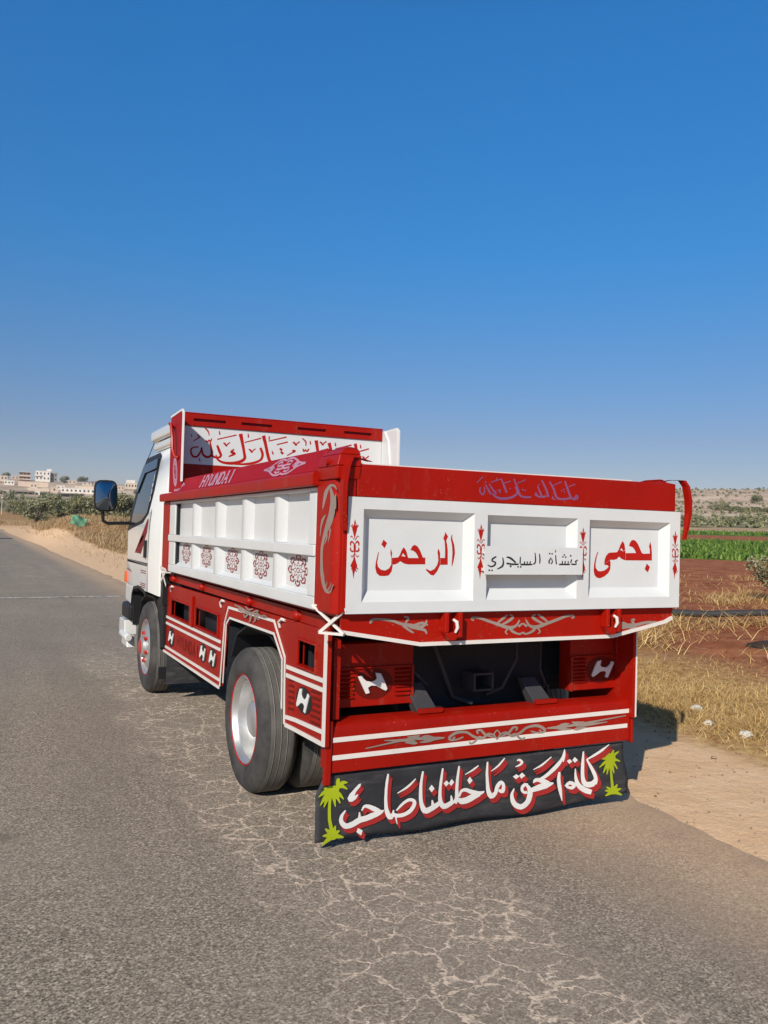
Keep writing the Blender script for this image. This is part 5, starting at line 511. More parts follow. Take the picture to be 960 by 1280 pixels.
def rosette(parent, yc, zc, x, mir):
    mb = MB(); k = [0]
    def ring(fn, w, n=40):
        pts = []
        L_, R_ = [], []
        for i in range(n + 1):
            t_ = 2 * math.pi * i / n; r = fn(t_)
            L_.append((r + w / 2, t_)); R_.append((max(0.0005, r - w / 2), t_))
        k[0] += 1; xx = x - k[0] * .0001
        vs = []
        for (ra, t_), (rb, _) in zip(L_, R_):
            vs += [(xx, yc + ra * 1.62 * math.sin(t_), zc + ra * .9 * math.cos(t_)), (xx, yc + rb * 1.62 * math.sin(t_), zc + rb * .9 * math.cos(t_))]
        mb.add(vs, [(2 * i, 2 * i + 1, 2 * i + 3, 2 * i + 2) for i in range(n)])
    ring(lambda t_: .013, .0045, 20)
    ring(lambda t_: .036 + .010 * math.cos(8 * t_), .005, 64)
    ring(lambda t_: .060 + .008 * abs(math.cos(4 * t_)), .0035, 64)
    for i in range(8):
        t0 = i * math.pi / 4
        k[0] += 1; xx = x - k[0] * .0001
        tip = .098; half = .33
        def pt(r, t_): return (xx, yc + r * 1.62 * math.sin(t_), zc + r * .9 * math.cos(t_))
        prof_o = [(.066, -half), (.083, -half * .85), (tip, 0), (.083, half * .85), (.066, half)]
        prof_i = [(.066, -half * .72), (.079, -half * .60), (.088, 0), (.079, half * .60), (.066, half * .72)]
        vs = []
        for (ra, a1), (rb, a2) in zip(prof_o, prof_i): vs += [pt(ra, t0 + a1), pt(rb, t0 + a2)]
        mb.add(vs, [(2 * j, 2 * j + 1, 2 * j + 3, 2 * j + 2) for j in range(4)])
        k[0] += 1; xx = x - k[0] * .0001
        mb.add([pt(.050, t0), pt(.058, t0 + .10), pt(.072, t0), pt(.058, t0 - .10)], [(0, 1, 2, 3)])
    if mir: mb.mirror()
    mb.build('rosette_ornament', M['rose'], parent)
each_side(side_board)

# --- top rails: a ledge and a sloping board
def top_rail(mir):
    mb = MB().prism([(-.092, 1.7765), (.03, 1.7765), (.03, 1.846), (-.080, 1.846), (-.094, 1.834)], 'y', .235, 3.975)
    if mir: mb.mirror()
    rail = mb.build('top_rail', M['red'], truck, bevel=.006)
    mb = MB().prism([(-.066, 1.8465), (.03, 1.8465), (.03, 1.945), (.010, 1.962), (-.016, 1.956)] if not mir else [(-.060, 1.8465), (.05, 1.8465), (.055, 1.880), (.035, 1.887)], 'y', .245, 3.62)
    if mir: mb.mirror()
    bd = mb.build('sloping_board', M['crimson'], rail, bevel=.008)
    if mir: return
    # stencilled lettering and knots on the sloping face
    a0 = Vector((-.066, 0, 1.8465)); a1 = Vector((-.016, 0, 1.956)); e = (a1 - a0); L_ = e.length; e.normalize()
    nrm = Vector((-e.z, 0, e.x))
    def P(y, v, k): q = a0 + e * v + nrm * (.0015 + k * .00006); return (q.x, y, q.z)
    glyph = {'H': [[(0, 0), (0, 1)], [(1, 0), (1, 1)], [(0, .5), (1, .5)]], 'Y': [[(0, 1), (.5, .5)], [(1, 1), (.5, .5)], [(.5, .5), (.5, 0)]],
             'U': [[(0, 1), (0, .25), (.25, 0), (.75, 0), (1, .25), (1, 1)]], 'N': [[(0, 0), (0, 1)], [(0, 1), (1, 0)], [(1, 0), (1, 1)]],
             'D': [[(0, 0), (0, 1)], [(0, 1), (.6, 1), (1, .75), (1, .25), (.6, 0), (0, 0)]], 'A': [[(0, 0), (.5, 1)], [(.5, 1), (1, 0)], [(.22, .36), (.78, .36)]], 'I': [[(.5, 0), (.5, 1)]]}
    mb = MB(); k = 0
    y = 2.62; lw, lh = .125, .084
    for ch in "HYUNDAI":
        segs = list(glyph[ch])
        if ch in 'HYNAI':
            ends = [p for s_ in glyph[ch] for p in (s_[0], s_[-1]) if p[1] in (0, 1)]
            segs += [[(p[0] - .2, p[1]), (p[0] + .2, p[1])] for p in ends]
        for s_ in segs:
            for p, q in zip(s_[:-1], s_[1:]):
                k += 1
                thick = .030 if abs(p[0] - q[0]) < .3 else .016
                pa = Vector((-p[0] * lw * .72, p[1] * lh)); pb = Vector((-q[0] * lw * .72, q[1] * lh)); d_ = (pb - pa).normalized(); n_ = Vector((-d_.y, d_.x)) * thick / 2
                mb.add([P(y + c.x, .016 + c.y, k) for c in (pa + n_, pb + n_, pb - n_, pa - n_)], [(0, 1, 2, 3)])
        y -= lw * (1.02 if ch != 'I' else .7)
    mb.build('stencil_lettering', M['lilac2'], bd)
    def knot(yc, wl, hh, mat, name):
        mb = MB(); k = [0]
        def rib(path, w):
            k[0] += 1; pts = [Vector(p) for p in path]; vs = []
            for i, p in enumerate(pts):
                d_ = (pts[min(i + 1, len(pts) - 1)] - pts[max(0, i - 1)]).normalized(); n_ = Vector((-d_.y, d_.x)) * w / 2
                for c in (p + n_, p - n_): vs.append(P(yc + c.x, .060 + c.y, k[0]))
            mb.add(vs, [(2 * i, 2 * i + 1, 2 * i + 3, 2 * i + 2) for i in range(len(pts) - 1)])
        out = [(1, 0), (.82, .10), (.66, .30), (.52, .62), (.34, .92), (.14, .98), (0, .80)]
        full = out + [(-a_, b_) for a_, b_ in reversed(out[:-1])]
        for s_ in (1, -1): rib([(a_ * wl, s_ * b_ * hh) for a_, b_ in full], .011)
        for sx in (1, -1):
            rib([(sx * .72 * wl, 0), (sx * .58 * wl, .36 * hh), (sx * .44 * wl, 0), (sx * .58 * wl, -.36 * hh), (sx * .72 * wl, 0)], .012)
            rib([(sx * .64 * wl, 0), (sx * .52 * wl, 0)], .02)
            for sy in (1, -1):
                rib([(0, sy * .15 * hh), (sx * .14 * wl, sy * .22 * hh), (sx * .30 * wl, sy * .18 * hh), (sx * .36 * wl, sy * .45 * hh), (sx * .24 * wl, sy * .68 * hh), (sx * .10 * wl, sy * .55 * hh), (sx * .14 * wl, sy * .40 * hh)], .012)
        rib([(.05 * wl, 0), (-.05 * wl, 0)], .018)
        mb.build(name, mat, bd)
    knot(.80, .34, .050, M['lilac2'], 'knot_ornament')
    knot(3.42, .21, .050, M['lilac2'], 'knot_ornament')
each_side(top_rail)

# --- corner posts at the back, front posts, the headboard
def corner_post(mir):
    mb = MB().prism([(-.055, .262), (-.055, .045), (-.030, .022), (.052, .022), (.052, .262)] if not mir else [(-.055, .262), (-.055, .12), (-.030, .09), (.052, .09), (.052, .262)], 'z', 1.178, 1.80)
    if mir: mb.mirror()
    post = mb.build('corner_post', M['red'], truck, bevel=.008)
    if not mir: MB().box(-.022, .038, .004, .0215, 1.19, 1.80).build('guide_strip', M['red'], post, bevel=.003)
    mb = MB()                                                        # rounded hinge knuckle on top
    sec = []
    for z, a0, a1, b0, b1 in ((1.80, -.062, .056, .0, .236), (1.86, -.066, .058, -.008, .24), (1.915, -.05, .060, .0, .236), (1.945, -.015, .052, .02, .22), (1.955, .01, .04, .06, .18)):
        if mir: a0, a1, b0, z = max(a0, -.045), min(a1, .03), max(b0, .065), 1.80 + (z - 1.80) * .68
        sec.append([(a0, b0, z), (a1, b0, z), (a1, b1, z), (a0, b1, z)])
    for p, q in zip(sec[:-1], sec[1:]): mb.hexa(p, q)
    if mir: mb.mirror()
    mb.build('hinge_knuckle', M['red'], post, bevel=.014, seg=3)
    pin = MB().tube([(-.078, .10, 1.882), (.066, .10, 1.882)], .016, 14)
    if mir: pin.mirror()
    if not mir: pin.build('hinge_pin', M['red'], post)
    if not mir:
        painted('silver_flourish', 'dragon', 'x', -.0555, -1, M['silver'], post)
each_side(corner_post)

def front_post(mir):
    mb = MB().box(-.056, .03, 3.7205, 3.965, 1.17, 1.7755)
    if mir: mb.mirror()
    p = mb.build('front_post', M['red'], truck, bevel=.008)
    mb = MB()                                                        # white folded strap at its foot
    for (y0, z0), (y1, z1) in (((3.99, 1.20), (3.74, 1.05)), ((3.74, 1.18), (3.97, 1.07)), ((3.99, 1.20), (3.74, 1.185))):
        mb.strip([(y0, z0), (y1, z1)], .022, 'x', -.060 - .002 * len(mb.f) / 6, -.057 - .002 * len(mb.f) / 6)
    if mir: mb.mirror()
    mb.build('trim_cross', M['trim'], p)
each_side(front_post)

HB = 3.60
mb = MB().box(.022, 1.895, HB, HB + .13, 1.19, 2.098).box(.022, 1.895, HB + .012, HB + .13, 2.098, 2.428)
head = mb.build('headboard', M['red'], truck, bevel=.004)
MB().box(.023, 1.894, HB + .002, HB + .0118, 2.100, 2.426).build('white_panel', M['white'], head)
# upper red band with four long slots
holes = [[(x, 2.468), (x + .28, 2.468), (x + .28, 2.492), (x, 2.492)] for x in (.10, .52, 1.04, 1.50)]
band = MB().plate([(.022, 2.4285), (1.895, 2.4285), (1.895, 2.532), (.022, 2.532)], holes, 'y', HB - .012, HB + .012).build('top_band', M['red'], head)
MB().box(.022, 1.895, HB + .0125, HB + .125, 2.4285, 2.531).build('band_backing', M['maroon'], head)
MB().box(.015, 1.90, HB - .015, HB + .128, 2.5325, 2.542).build('top_cap', M['red'], head, bevel=.004)
painted('calligraphy', 'headboard', 'y', HB + .0018, -1, M['ink'], head)

def wing(mir):
    prof = [(3.30, 1.855), (3.77, 1.855), (3.765, 2.498), (3.34, 2.512), (3.305, 2.488)]
    mb = MB().prism(prof, 'x', -.055, -.040)
    if mir: mb.mirror(.936)
    w = mb.build('side_wing', M['crimson'] if not mir else M['white'], truck, bevel=.004)
    tr_ = MB().strip([(3.294, 1.93), (3.296, 2.492), (3.335, 2.520), (3.765, 2.506)], .016, 'x', -.059, -.043)
    if mir: tr_.mirror(.936)
    tr_.build('edge_trim', M['lwhite'], w)
    if mir:                                                           # thick white return on the far side
        MB().prism([(3.36, 1.86), (3.70, 1.86), (3.70, 2.50), (3.56, 2.52), (3.47, 2.42)], 'x', 1.897, 1.918).build('white_return', M['white'], w, bevel=.006)
    else:
        c = MB()                                                     # bent hook bar and two painted patches
        c.tube([(-.062, 3.62, 2.40), (-.10, 3.60, 2.43), (-.105, 3.52, 2.42), (-.10, 3.47, 2.30), (-.10, 3.45, 2.20), (-.085, 3.42, 2.14), (-.06, 3.40, 2.13)], .013, 8)
        c.build('hook_bar', M['red'], w, smooth=True)
        mb = MB(); k = 0
        for rr, rz in ((.085, .125), (.055, .085), (.025, .04)):
            k += 1; n = 24; vs = []
            for i in range(n + 1):
                t_ = 2 * math.pi * i / n
                for q in (1.0, .72): vs.append((-.0555 - .0001 * k, 3.53 + rr * q * math.sin(t_) + .03 * math.cos(t_), 2.02 + rz * q * math.cos(t_)))
            mb.add(vs, [(2 * i, 2 * i + 1, 2 * i + 3, 2 * i + 2) for i in range(n)])
        mb.build('knot_ornament', M['lilac2'], w)
each_side(wing)

# --- tailgate
TG = MB()
rec = [(.078, .682, 1.237, 1.667), (.757, 1.322, 1.240, 1.662), (1.400, 1.974, 1.244, 1.658)]
holes = [[(a_, c_), (b_, c_), (b_, d_), (a_, d_)] for a_, b_, c_, d_ in rec]
TG.plate([(.0, 1.184), (2.05, 1.184), (2.05, 1.7215), (0, 1.7215)], holes, 'y', 0.0, .006)
for a_, b_, c_, d_ in rec:
    i_ = .038; dp = .050
    A = [(a_, .003, c_), (b_, .003, c_), (b_, .003, d_), (a_, .003, d_)]
    B = [(a_ + i_, dp, c_ + i_ + .012), (b_ - i_, dp, c_ + i_ + .012), (b_ - i_, dp, d_ - i_), (a_ + i_, dp, d_ - i_)]
    TG.add(A + B, [(0, 1, 5, 4), (1, 2, 6, 5), (2, 3, 7, 6), (3, 0, 4, 7), (4, 5, 6, 7)])
TG.box(.0005, .02, .0062, .07, 1.1845, 1.721).box(2.03, 2.0495, .0062, .07, 1.1845, 1.721).box(.02, 2.03, .0062, .07, 1.1845, 1.20).box(.02, 2.03, .0062, .07, 1.705, 1.721)
tail = TG.build('tailgate', M['white'], truck)
tail.data.materials.append(M['white'])
MB().box(.021, 2.029, .072, .082, 1.20, 1.70).build('inner_sheet', M['red2'], tail)
tb = MB().prism([(.043, 1.7225), (2.013, 1.7225), (2.012, 1.878), (1.93, 1.886), (1.88, 1.879), (.043, 1.874)], 'y', .002, .060).build('top_band', M['red'], tail, bevel=.005)
MB().prism([(.05, 1.8745), (1.70, 1.8785), (1.70, 1.885), (.05, 1.879)], 'y', .012, .05).build('band_edge', M['trim'], tail)
painted('lettering', 'rahman', 'y', .0495, -1, M['ink'], tail)
painted('lettering', 'bihima', 'y', .0495, -1, M['ink'], tail)
painted('stencil_lettering', 'mashallah', 'y', .0015, -1, M['lilac'], tail)
for dx_, dz_ in ((0, 0), (.684, -.002), (1.322, -.002), (1.978, -.004)):
    painted('finial_ornament', 'finial', 'y', -.0012, -1, M['ink'], tail, du=dx_, dv=dz_)
# name plate standing off the middle field
plate_o = MB().box(.722, 1.330, -.034, -.031, 1.368, 1.508).build('name_plate', M['white'], tail)
painted('lettering', 'plate', 'y', -.0345, -1, M['cutshade'], plate_o)  # black paint stands in for the shade seen through cut-out letters
for x in (.735, 1.315):
    for z in (1.385, 1.47): MB().box(x - .01, x + .01, -.0308, .0, z, z + .015).build('plate_bracket', M['white'], tail)
# curved hinge arms
def arm(mir):
    L_ = [(.115, .03, 1.890, .012), (.06, .02, 1.900, .014), (.0, -.006, 1.900, .020), (-.020, -.018, 1.865, .020), (-.034, -.022, 1.79, .020), (-.036, -.022, 1.72, .018), (-.030, -.018, 1.64, .012), (-.020, -.010, 1.565, .005)]
    mb = MB(); sec = []
    for x, y, z, w in L_: sec.append([(x - .011, y - w, z), (x + .011, y - w, z), (x + .011, y + w, z), (x - .011, y + w, z)])
    for p, q in zip(sec[:-1], sec[1:]): mb.hexa(p, q)
    bm_ = mb
    if mir: bm_.mirror(1.025)
    bm_.build('hinge_arm', M['red'], tail)
each_side(arm)

# --- valance under the tailgate with its white edge, hooks
VY = .045
va = [(.0, 1.176), (2.05, 1.176), (2.035, 1.120), (1.985, 1.105), (1.604, 1.033), (.413, 1.031), (0, 1.095)]
val = MB().prism(va, 'y', VY, VY + .02).build('valance', M['red'], truck)
MB().strip([(-.004, 1.098), (.413, 1.028), (1.604, 1.030), (1.985, 1.100), (2.038, 1.122)], .018, 'y', VY - .012, VY + .012).build('edge_trim', M['trim'], val)
painted('silver_scrolls', 'skirt_orn', 'y', VY - .0015, -1, M['silver'], val)
for xc in (.575, 1.575):
    h = MB().box(xc - .052, xc - .030, VY - .055, VY - .0005, 1.085, 1.181).box(xc + .022, xc + .044, VY - .06, VY - .0005, 1.06, 1.181)
    h.prism([(xc - .052, 1.085), (xc + .044, 1.085), (xc + .01, 1.045), (xc - .02, 1.045)], 'y', VY - .05, VY - .0005)
    hk = h.build('latch_hook', M['red'], val, bevel=.004)
    MB().tube([(xc - .012, VY - .058, 1.150), (xc + .004, VY - .066, 1.138), (xc + .010, VY - .066, 1.110), (xc + .004, VY - .056, 1.085)], [.006, .009, .009, .006], 8).build('hook_tip', M['trim'], hk, smooth=True)
# white crossed strips at the corner, wrapped round the post foot
def cross(mir):
    mb = MB()
    def q(a, b, w, k):
        a, b = Vector(a), Vector(b); n = Vector((-.72, -.70, 0)).normalized(); d_ = (b - a).normalized(); s_ = d_.cross(n) * w / 2; n = n * (.010 + .004 * k)
        mb.hexa([a + s_ + n, b + s_ + n, b - s_ + n, a - s_ + n], [a + s_, b + s_, b - s_, a - s_])
    A1, A2, A3, A4 = (-.058, .262, 1.205), (.012, .012, 1.205), (-.056, .160, 1.085), (.008, .020, 1.090)
    q(A1, A2, .010, 0); q(A1, A4, .014, 1); q(A2, A3, .015, 2); q(A3, A4, .012, 3)
    if mir: mb.mirror()
    mb.build('trim_cross', M['trim'], truck)
cross(False)

# --- lower side skirts
MB.low = True
SX = -.020
def skirt(mir):
    def b(mb, *a_, **k):
        if mir: mb.mirror(.9300)
        return mb.build(*a_, **k)
    outline = [(.150, .545), (.150, 1.090), (3.93, 1.060), (3.93, .470), (2.03, .495), (1.93, .945), (1.85, .985), (.925, .985), (.775, .86), (.715, .80), (.715, .535)]
    holes = [[(.29, .875), (.53, .875), (.53, 1.0), (.29, 1.0)], [(2.12, .820), (2.77, .815), (2.77, .950), (2.12, .960)], [(2.96, .808), (3.65, .800), (3.65, .935), (2.96, .945)]]
    mb = MB().plate(outline, holes, 'x', SX, SX + .02)
    sk = b(mb, 'side_skirt', M['red2'], truck)
    for h in holes:                                                   # folded lips round the openings
        fl = MB()
        (a0, c0), (a1, _), _, (_, c1) = h[0], h[1], h[2], h[3]
        lo, hi = min(a0, a1), max(a0, a1)
        fl.box(SX - .012, SX + .03, lo - .014, lo, c0, c1).box(SX - .012, SX + .03, hi, hi + .014, c0, c1)
        fl.box(SX - .012, SX + .03, lo - .014, hi + .014, c0 - .012, c0 - .0005).box(SX - .012, SX + .03, lo - .014, hi + .014, c1 + .0005, c1 + .012)
        b(fl, 'window_lip', M['red2'], sk, bevel=.003)
    b(MB().box(SX - .02, SX - .0005, 2.845, 2.905, .80, 1.03), 'upright', M['red2'], sk, bevel=.003)
    X0, X1 = SX - .007, SX - .001
    def stripe(path, w, a_, b_): b(MB().strip(path, w, 'x', a_, b_), 'white_stripe', M['trim'], sk)
    for z0, z1 in ((.790, .775), (.738, .722), (.535, .515), (.484, .470)):
        stripe([(2.045, z0), (3.93, z1)], .020, X0, X1)
    for z0, z1 in ((.852, .836), (.808, .792), (.612, .572), (.555, .530)):
        stripe([(.170, z0), (.55, (z0 + z1) / 2 - .004), (.705, z1)], .021, X0, X1)
    stripe([(.160, .548), (.160, 1.088)], .022, X0 - .004, X1)
    # double outline of the wheel arch
    stripe([(2.030, .495), (1.955, .925), (1.870, 1.040), (.935, 1.052), (.740, .880), (.722, .530)], .016, X0 + .001, X1)
    stripe([(1.955, .53), (1.915, .925), (1.835, .975), (.935, .982), (.785, .865), (.770, .60)], .014, X0 + .002, X1)
    inner = MB().strip([(1.955, .50), (1.915, .925), (1.835, .975), (.935, .982), (.785, .865), (.775, .60)], .008, 'x', SX + .0205, SX + .12)
    b(inner, 'arch_lip', M['dark'], sk)
    for yc, zc in ((3.62, 1.035), (2.0, 1.055), (.78, 1.06)):           # small bent white tie hooks
        mk = MB().tube([(SX - .004, yc + .05, zc - .03), (SX - .014, yc + .045, zc), (SX - .014, yc, zc + .02), (SX - .004, yc - .03, zc + .015)], .008, 6)
        b(mk, 'tie_hook', M['trim'], sk)
    for y0, y1 in ((.225, .345), (.59, .665)):                          # louvres round the rear badge
        for i in range(6):
            z = .625 + i * .030; b(MB().strip([(y0, z + .006), (y1, z)], .011, 'x', SX - .003, SX - .0008), 'louvre', M['deepred'], sk)
    n = 28; ov = [(.440 + .108 * math.cos(2 * math.pi * i / n), .708 + .066 * math.sin(2 * math.pi * i / n)) for i in range(n)]
    b(MB().prism(ov, 'x', SX - .0035, SX - .0008), 'badge_opening', M['black'], sk)
    hp = lambda yc, zc, w, h: [(yc - w * (p[0] - .5), zc + h * (p[1] - .5)) for p in HLOGO]
    b(MB().prism(hp(.445, .708, .175, .112), 'x', SX - .008, SX - .0036), 'badge', M['lwhite'], sk)
    for yc, zc, s_ in ((3.62, .622, .20), (2.52, .648, .17), (2.24, .652, .17)):
        ovs = [(yc + .58 * s_ * math.cos(2 * math.pi * i / n), zc + .40 * s_ * math.sin(2 * math.pi * i / n)) for i in range(n)]
        b(MB().prism(ovs, 'x', SX - .0035, SX - .0008), 'badge_opening', M['black'], sk)
        b(MB().prism(hp(yc, zc, s_, .105), 'x', SX - .008, SX - .0036), 'badge', M['lwhite'], sk)
    # HYUNDAI cut letters, dark, between the badges
    lt = MB(); k = 0; y = 3.40
    gl = {'H': [[(0, 0), (0, 1)], [(1, 0), (1, 1)], [(0, .5), (1, .5)]], 'Y': [[(0, 1), (.5, .5), (1, 1)], [(.5, .5), (.5, 0)]], 'U': [[(0, 1), (0, .15), (.3, 0), (.7, 0), (1, .15), (1, 1)]],
          'N': [[(0, 0), (0, 1)], [(0, 1), (1, 0)], [(1, 0), (1, 1)]], 'D': [[(0, 0), (0, 1)], [(0, 1), (.6, 1), (1, .7), (1, .3), (.6, 0), (0, 0)]], 'A': [[(0, 0), (.5, 1), (1, 0)], [(.2, .36), (.8, .36)]], 'I': [[(.5, 0), (.5, 1)]]}
    for ch in "HYUNDAI":
        for s_ in gl[ch]:
            k += 1; lt.strip([(y - p[0] * .075, .585 + p[1] * .088) for p in s_], .017, 'x', SX - .0009 - k * .0001, SX - .0008)
        y -= .112
    b(lt, 'cut_lettering', M['deepred'], sk)
    if not mir: painted('silver_scroll', 'arch_orn', 'x', SX - .0085, -1, M['silver'], sk)
    # frame beam above the skirt, with round red lamps
    b(MB().box(-.012, .05, .20, 3.90, 1.0905, 1.149), 'bed_beam', M['red2'], sk)
    for yc in (3.60, 2.62, 1.42, .58):
        lm = MB().lathe([(.0, -.034), (.014, -.032), (.024, -.024), (.029, -.012), (.030, 0)], yc, 1.118, -.012, 1, 18)
        b(lm, 'marker_lamp', M['red2'], sk, smooth=True)
HL = TRACE['logo'][0][1]
hx = [HL[i] for i in range(0, len(HL), 2)]; hz = [HL[i] for i in range(1, len(HL), 2)]
# the slanted H, drawn as seen on the side (leaning forward), unit box
HLOGO = [(1 - (a_ - min(hx)) / (max(hx) - min(hx)), (b_ - min(hz)) / (max(hz) - min(hz))) for a_, b_ in zip(hx, hz)]
each_side(skirt)

# --- rear lamp panels with louvres and slanted-H badge
def lamp_panel(mir):
    def b(mb, *a_, **k):
        if mir: mb.mirror(1.026)
        return mb.build(*a_, **k)
    y = .30
    e_ = .172 if mir else .070
    lp = b(MB().box(e_, .520, y, y + .10, .688, 1.005), 'lamp_panel', M['red2'], truck, bevel=.005)
    b(MB().box(e_, .520, y - .012, y - .0005, .880, .886).box(e_, e_ + .014, y - .012, y - .0005, .688, .879).box(.506, .520, y - .010, y - .0005, .688, .879), 'fold', M['red2'], lp)
    for i in range(7):
        z = .735 + i * .021
        for xa, xb in (((.09, .185), (.415, .500)) if not mir else ((.415, .500),)): b(MB().prism([(y - .0005, z), (y - .014, z + .002), (y - .0005, z + .013)], 'x', xa, xb), 'louvre', M['red2'], lp)
    for i in range(0 if mir else 3): b(MB().prism([(y - .0008, .7485 + i * .021), (y - .011, .7505 + i * .021), (y - .0008, .753 + i * .021)], 'x', .135, .18), 'lamp_lens', M['amber'], lp)
    n = 30; ov = [(.295 + .108 * math.cos(2 * math.pi * i / n), .800 + .078 * math.sin(2 * math.pi * i / n)) for i in range(n)]
    b(MB().prism(ov, 'y', y - .0022, y - .0005), 'badge_opening', M['deepred'], lp)
    b(MB().prism([(.205 + .165 * (1 - p[0]), .752 + .104 * p[1]) for p in HLOGO], 'y', y - .012, y - .0024), 'badge', M['lwhite'], lp, bevel=.002)
    if not mir: b(MB().box(.035, .069, y - .10, y + .08, .66, 1.04), 'lamp_bracket', M['red2'], lp)
each_side(lamp_panel)

# --- bumper beam and end brackets
BY = .178
bp = MB().prism([(BY, .410), (BY, .590), (BY + .012, .632), (BY + .05, .648), (BY + .13, .648), (BY + .13, .410)], 'x', .022, 1.872)
bump = bp.build('bumper_beam', M['red2'], truck, bevel=.006)
for q in ([(.030, .568), (1.866, .580)], [(.030, .484), (1.850, .497)]): MB().strip(q, .023, 'y', BY - .003, BY - .0008).build('white_stripe', M['trim'], bump)
painted('silver_scrolls', 'bumper_orn', 'y', BY - .0034, -1, M['silver'], bump)
MB().prism([(-.010, .36), (.020, .36), (.026, .66), (-.005, .66)], 'y', BY - .012, BY + .02).build('end_bracket', M['red2'], bump, bevel=.003)
MB().box(1.8722, 1.886, BY - .012, BY + .12, .40, .66).build('end_bracket', M['red2'], bump, bevel=.003)
for xc, ht in ((.575, .735), (1.30, .725)):
    w = MB().hexa([(xc - .055, BY + .05, .645), (xc + .065, BY + .05, .645), (xc + .065, BY + .14, .645), (xc - .055, BY + .14, .645)],
                  [(xc - .085, BY + .16, ht + .05), (xc + .015, BY + .16, ht + .05), (xc + .015, BY + .20, ht + .05), (xc - .085, BY + .20, ht + .05)])
    w.build('support_wedge', M['hitch'], bump, bevel=.003)
    MB().box(xc - .06, xc + .08, BY + .035, BY + .06, .6485, .672).build('wedge_foot', M['red2'], bump, bevel=.003)

# --- mud flap across the whole rear
FY = .200
def flapx(x, v): return FY + .018 * math.sin(x * 2.3 + .6) * (1 - v) + (.05 * (1 - v) * max(0, x - 1.6) / .3)
def flap_warp(x, z):        # slack rubber: soft waves, growing towards the free edge, corners lifting
    d = max(0, min(1, (.40 - z) / .34))
    return -(.007 * math.sin(4.6 * x + .8) + .004 * math.sin(10.5 * x + 2.0)) * d + .012 * d * d - .030 * d * max(0, (x - 1.45) / .4) ** 2 - .018 * d * max(0, (.25 - x) / .3) ** 2
fl = MB(); NXF, NZF = 72, 14
def fl_z(x, v):
    top = .398; bot = .070 + .018 * (abs(x - .95) / .95) ** 2 + .030 * max(0, (x - 1.2) / .65) ** 2 + .006 * math.sin(x * 9)
    return bot + (top - bot) * v
vs = []
for j in range(NZF + 1):
    for i in range(NXF + 1):
        v = j / NZF
        x0 = -.040 + (.045 * max(0, v - .72) / .28); x1 = 1.862 - .01 * v + .012 * math.sin(v * 6)
        x = x0 + (x1 - x0) * i / NXF
        z = fl_z(x, v); vs.append((x, FY + .0025 + flap_warp(x, z), z))
fl.add(vs, [(j * (NXF + 1) + i, j * (NXF + 1) + i + 1, (j + 1) * (NXF + 1) + i + 1, (j + 1) * (NXF + 1) + i) for j in range(NZF) for i in range(NXF)])
flap = fl.build('mud_flap', M['flap'], truck, smooth=True, angle=80)
sol = flap.modifiers.new('thick', 'SOLIDIFY'); sol.thickness = .006; sol.offset = 1.0
painted('lettering_shade', 'flap_red', 'y', FY - .0048, -1, M['lred'], flap, eps=.00003, warp=flap_warp)
painted('lettering', 'flap_white', 'y', FY - .0078, -1, M['lwhite'], flap, eps=.00003, warp=flap_warp)
painted('palm_emblem', 'palm_a', 'y', FY - .0050, -1, M['palm'], flap, warp=flap_warp)
painted('palm_emblem', 'palm_b', 'y', FY - .0050, -1, M['palm'], flap, warp=flap_warp)

MB.low = False
# --- chassis, axle, hitch, tanks under the bed
ch = MB().box(.62, .72, .55, 5.6, .62, .86).box(1.33, 1.43, .55, 5.6, .62, .86)
chassis = ch.build('chassis_frame', M['dark'], truck, bevel=.006)
MB().box(.55, 1.50, .52, .60, .60, 1.03).box(.075, 1.99, .62, .66, .66, 1.14).build('cross_member', M['dark'], chassis, bevel=.004)
MB().box(.10, 1.95, .70, 3.85, .98, 1.148).build('sub_frame', M['dark'], chassis)
ax_ = MB().tube([(.10, 1.345, .42), (1.90, 1.345, .42)], .075, 16); ax_.lathe([(.0, -.02), (.17, .02), (.19, .12), (.17, .24), (.0, .28)], 1.42, .42, .90, 1, 24)
ax_.build('rear_axle', M['dark'], chassis, smooth=True)
hb = MB().box(.885, 1.015, .30, .52, .70, .712).box(.885, 1.015, .30, .52, .788, .80).box(.885, .897, .30, .52, .712, .788).box(1.003, 1.015, .30, .52, .712, .788).box(.82, 1.08, .50, .52, .68, .82)
hb.v = [(x + .07, y + .10, z) for x, y, z in hb.v]; hb.build('tow_hitch', M['hitch'], chassis, bevel=.003)
MB().box(.10, .56, 2.15, 3.75, .55, 1.02).build('fuel_tank', M['dark'], chassis, bevel=.03)
MB().box(1.49, 1.95, 2.15, 3.75, .55, 1.02).build('air_tank', M['dark'], chassis, bevel=.03)
MB().box(.62, 1.43, 3.7, 5.6, .42, .95).build('engine_block', M['dark'], chassis, bevel=.02)
MB().tube([(.20, 4.53, .42), (1.80, 4.53, .42)], .06, 12).build('front_axle', M['dark'], chassis)

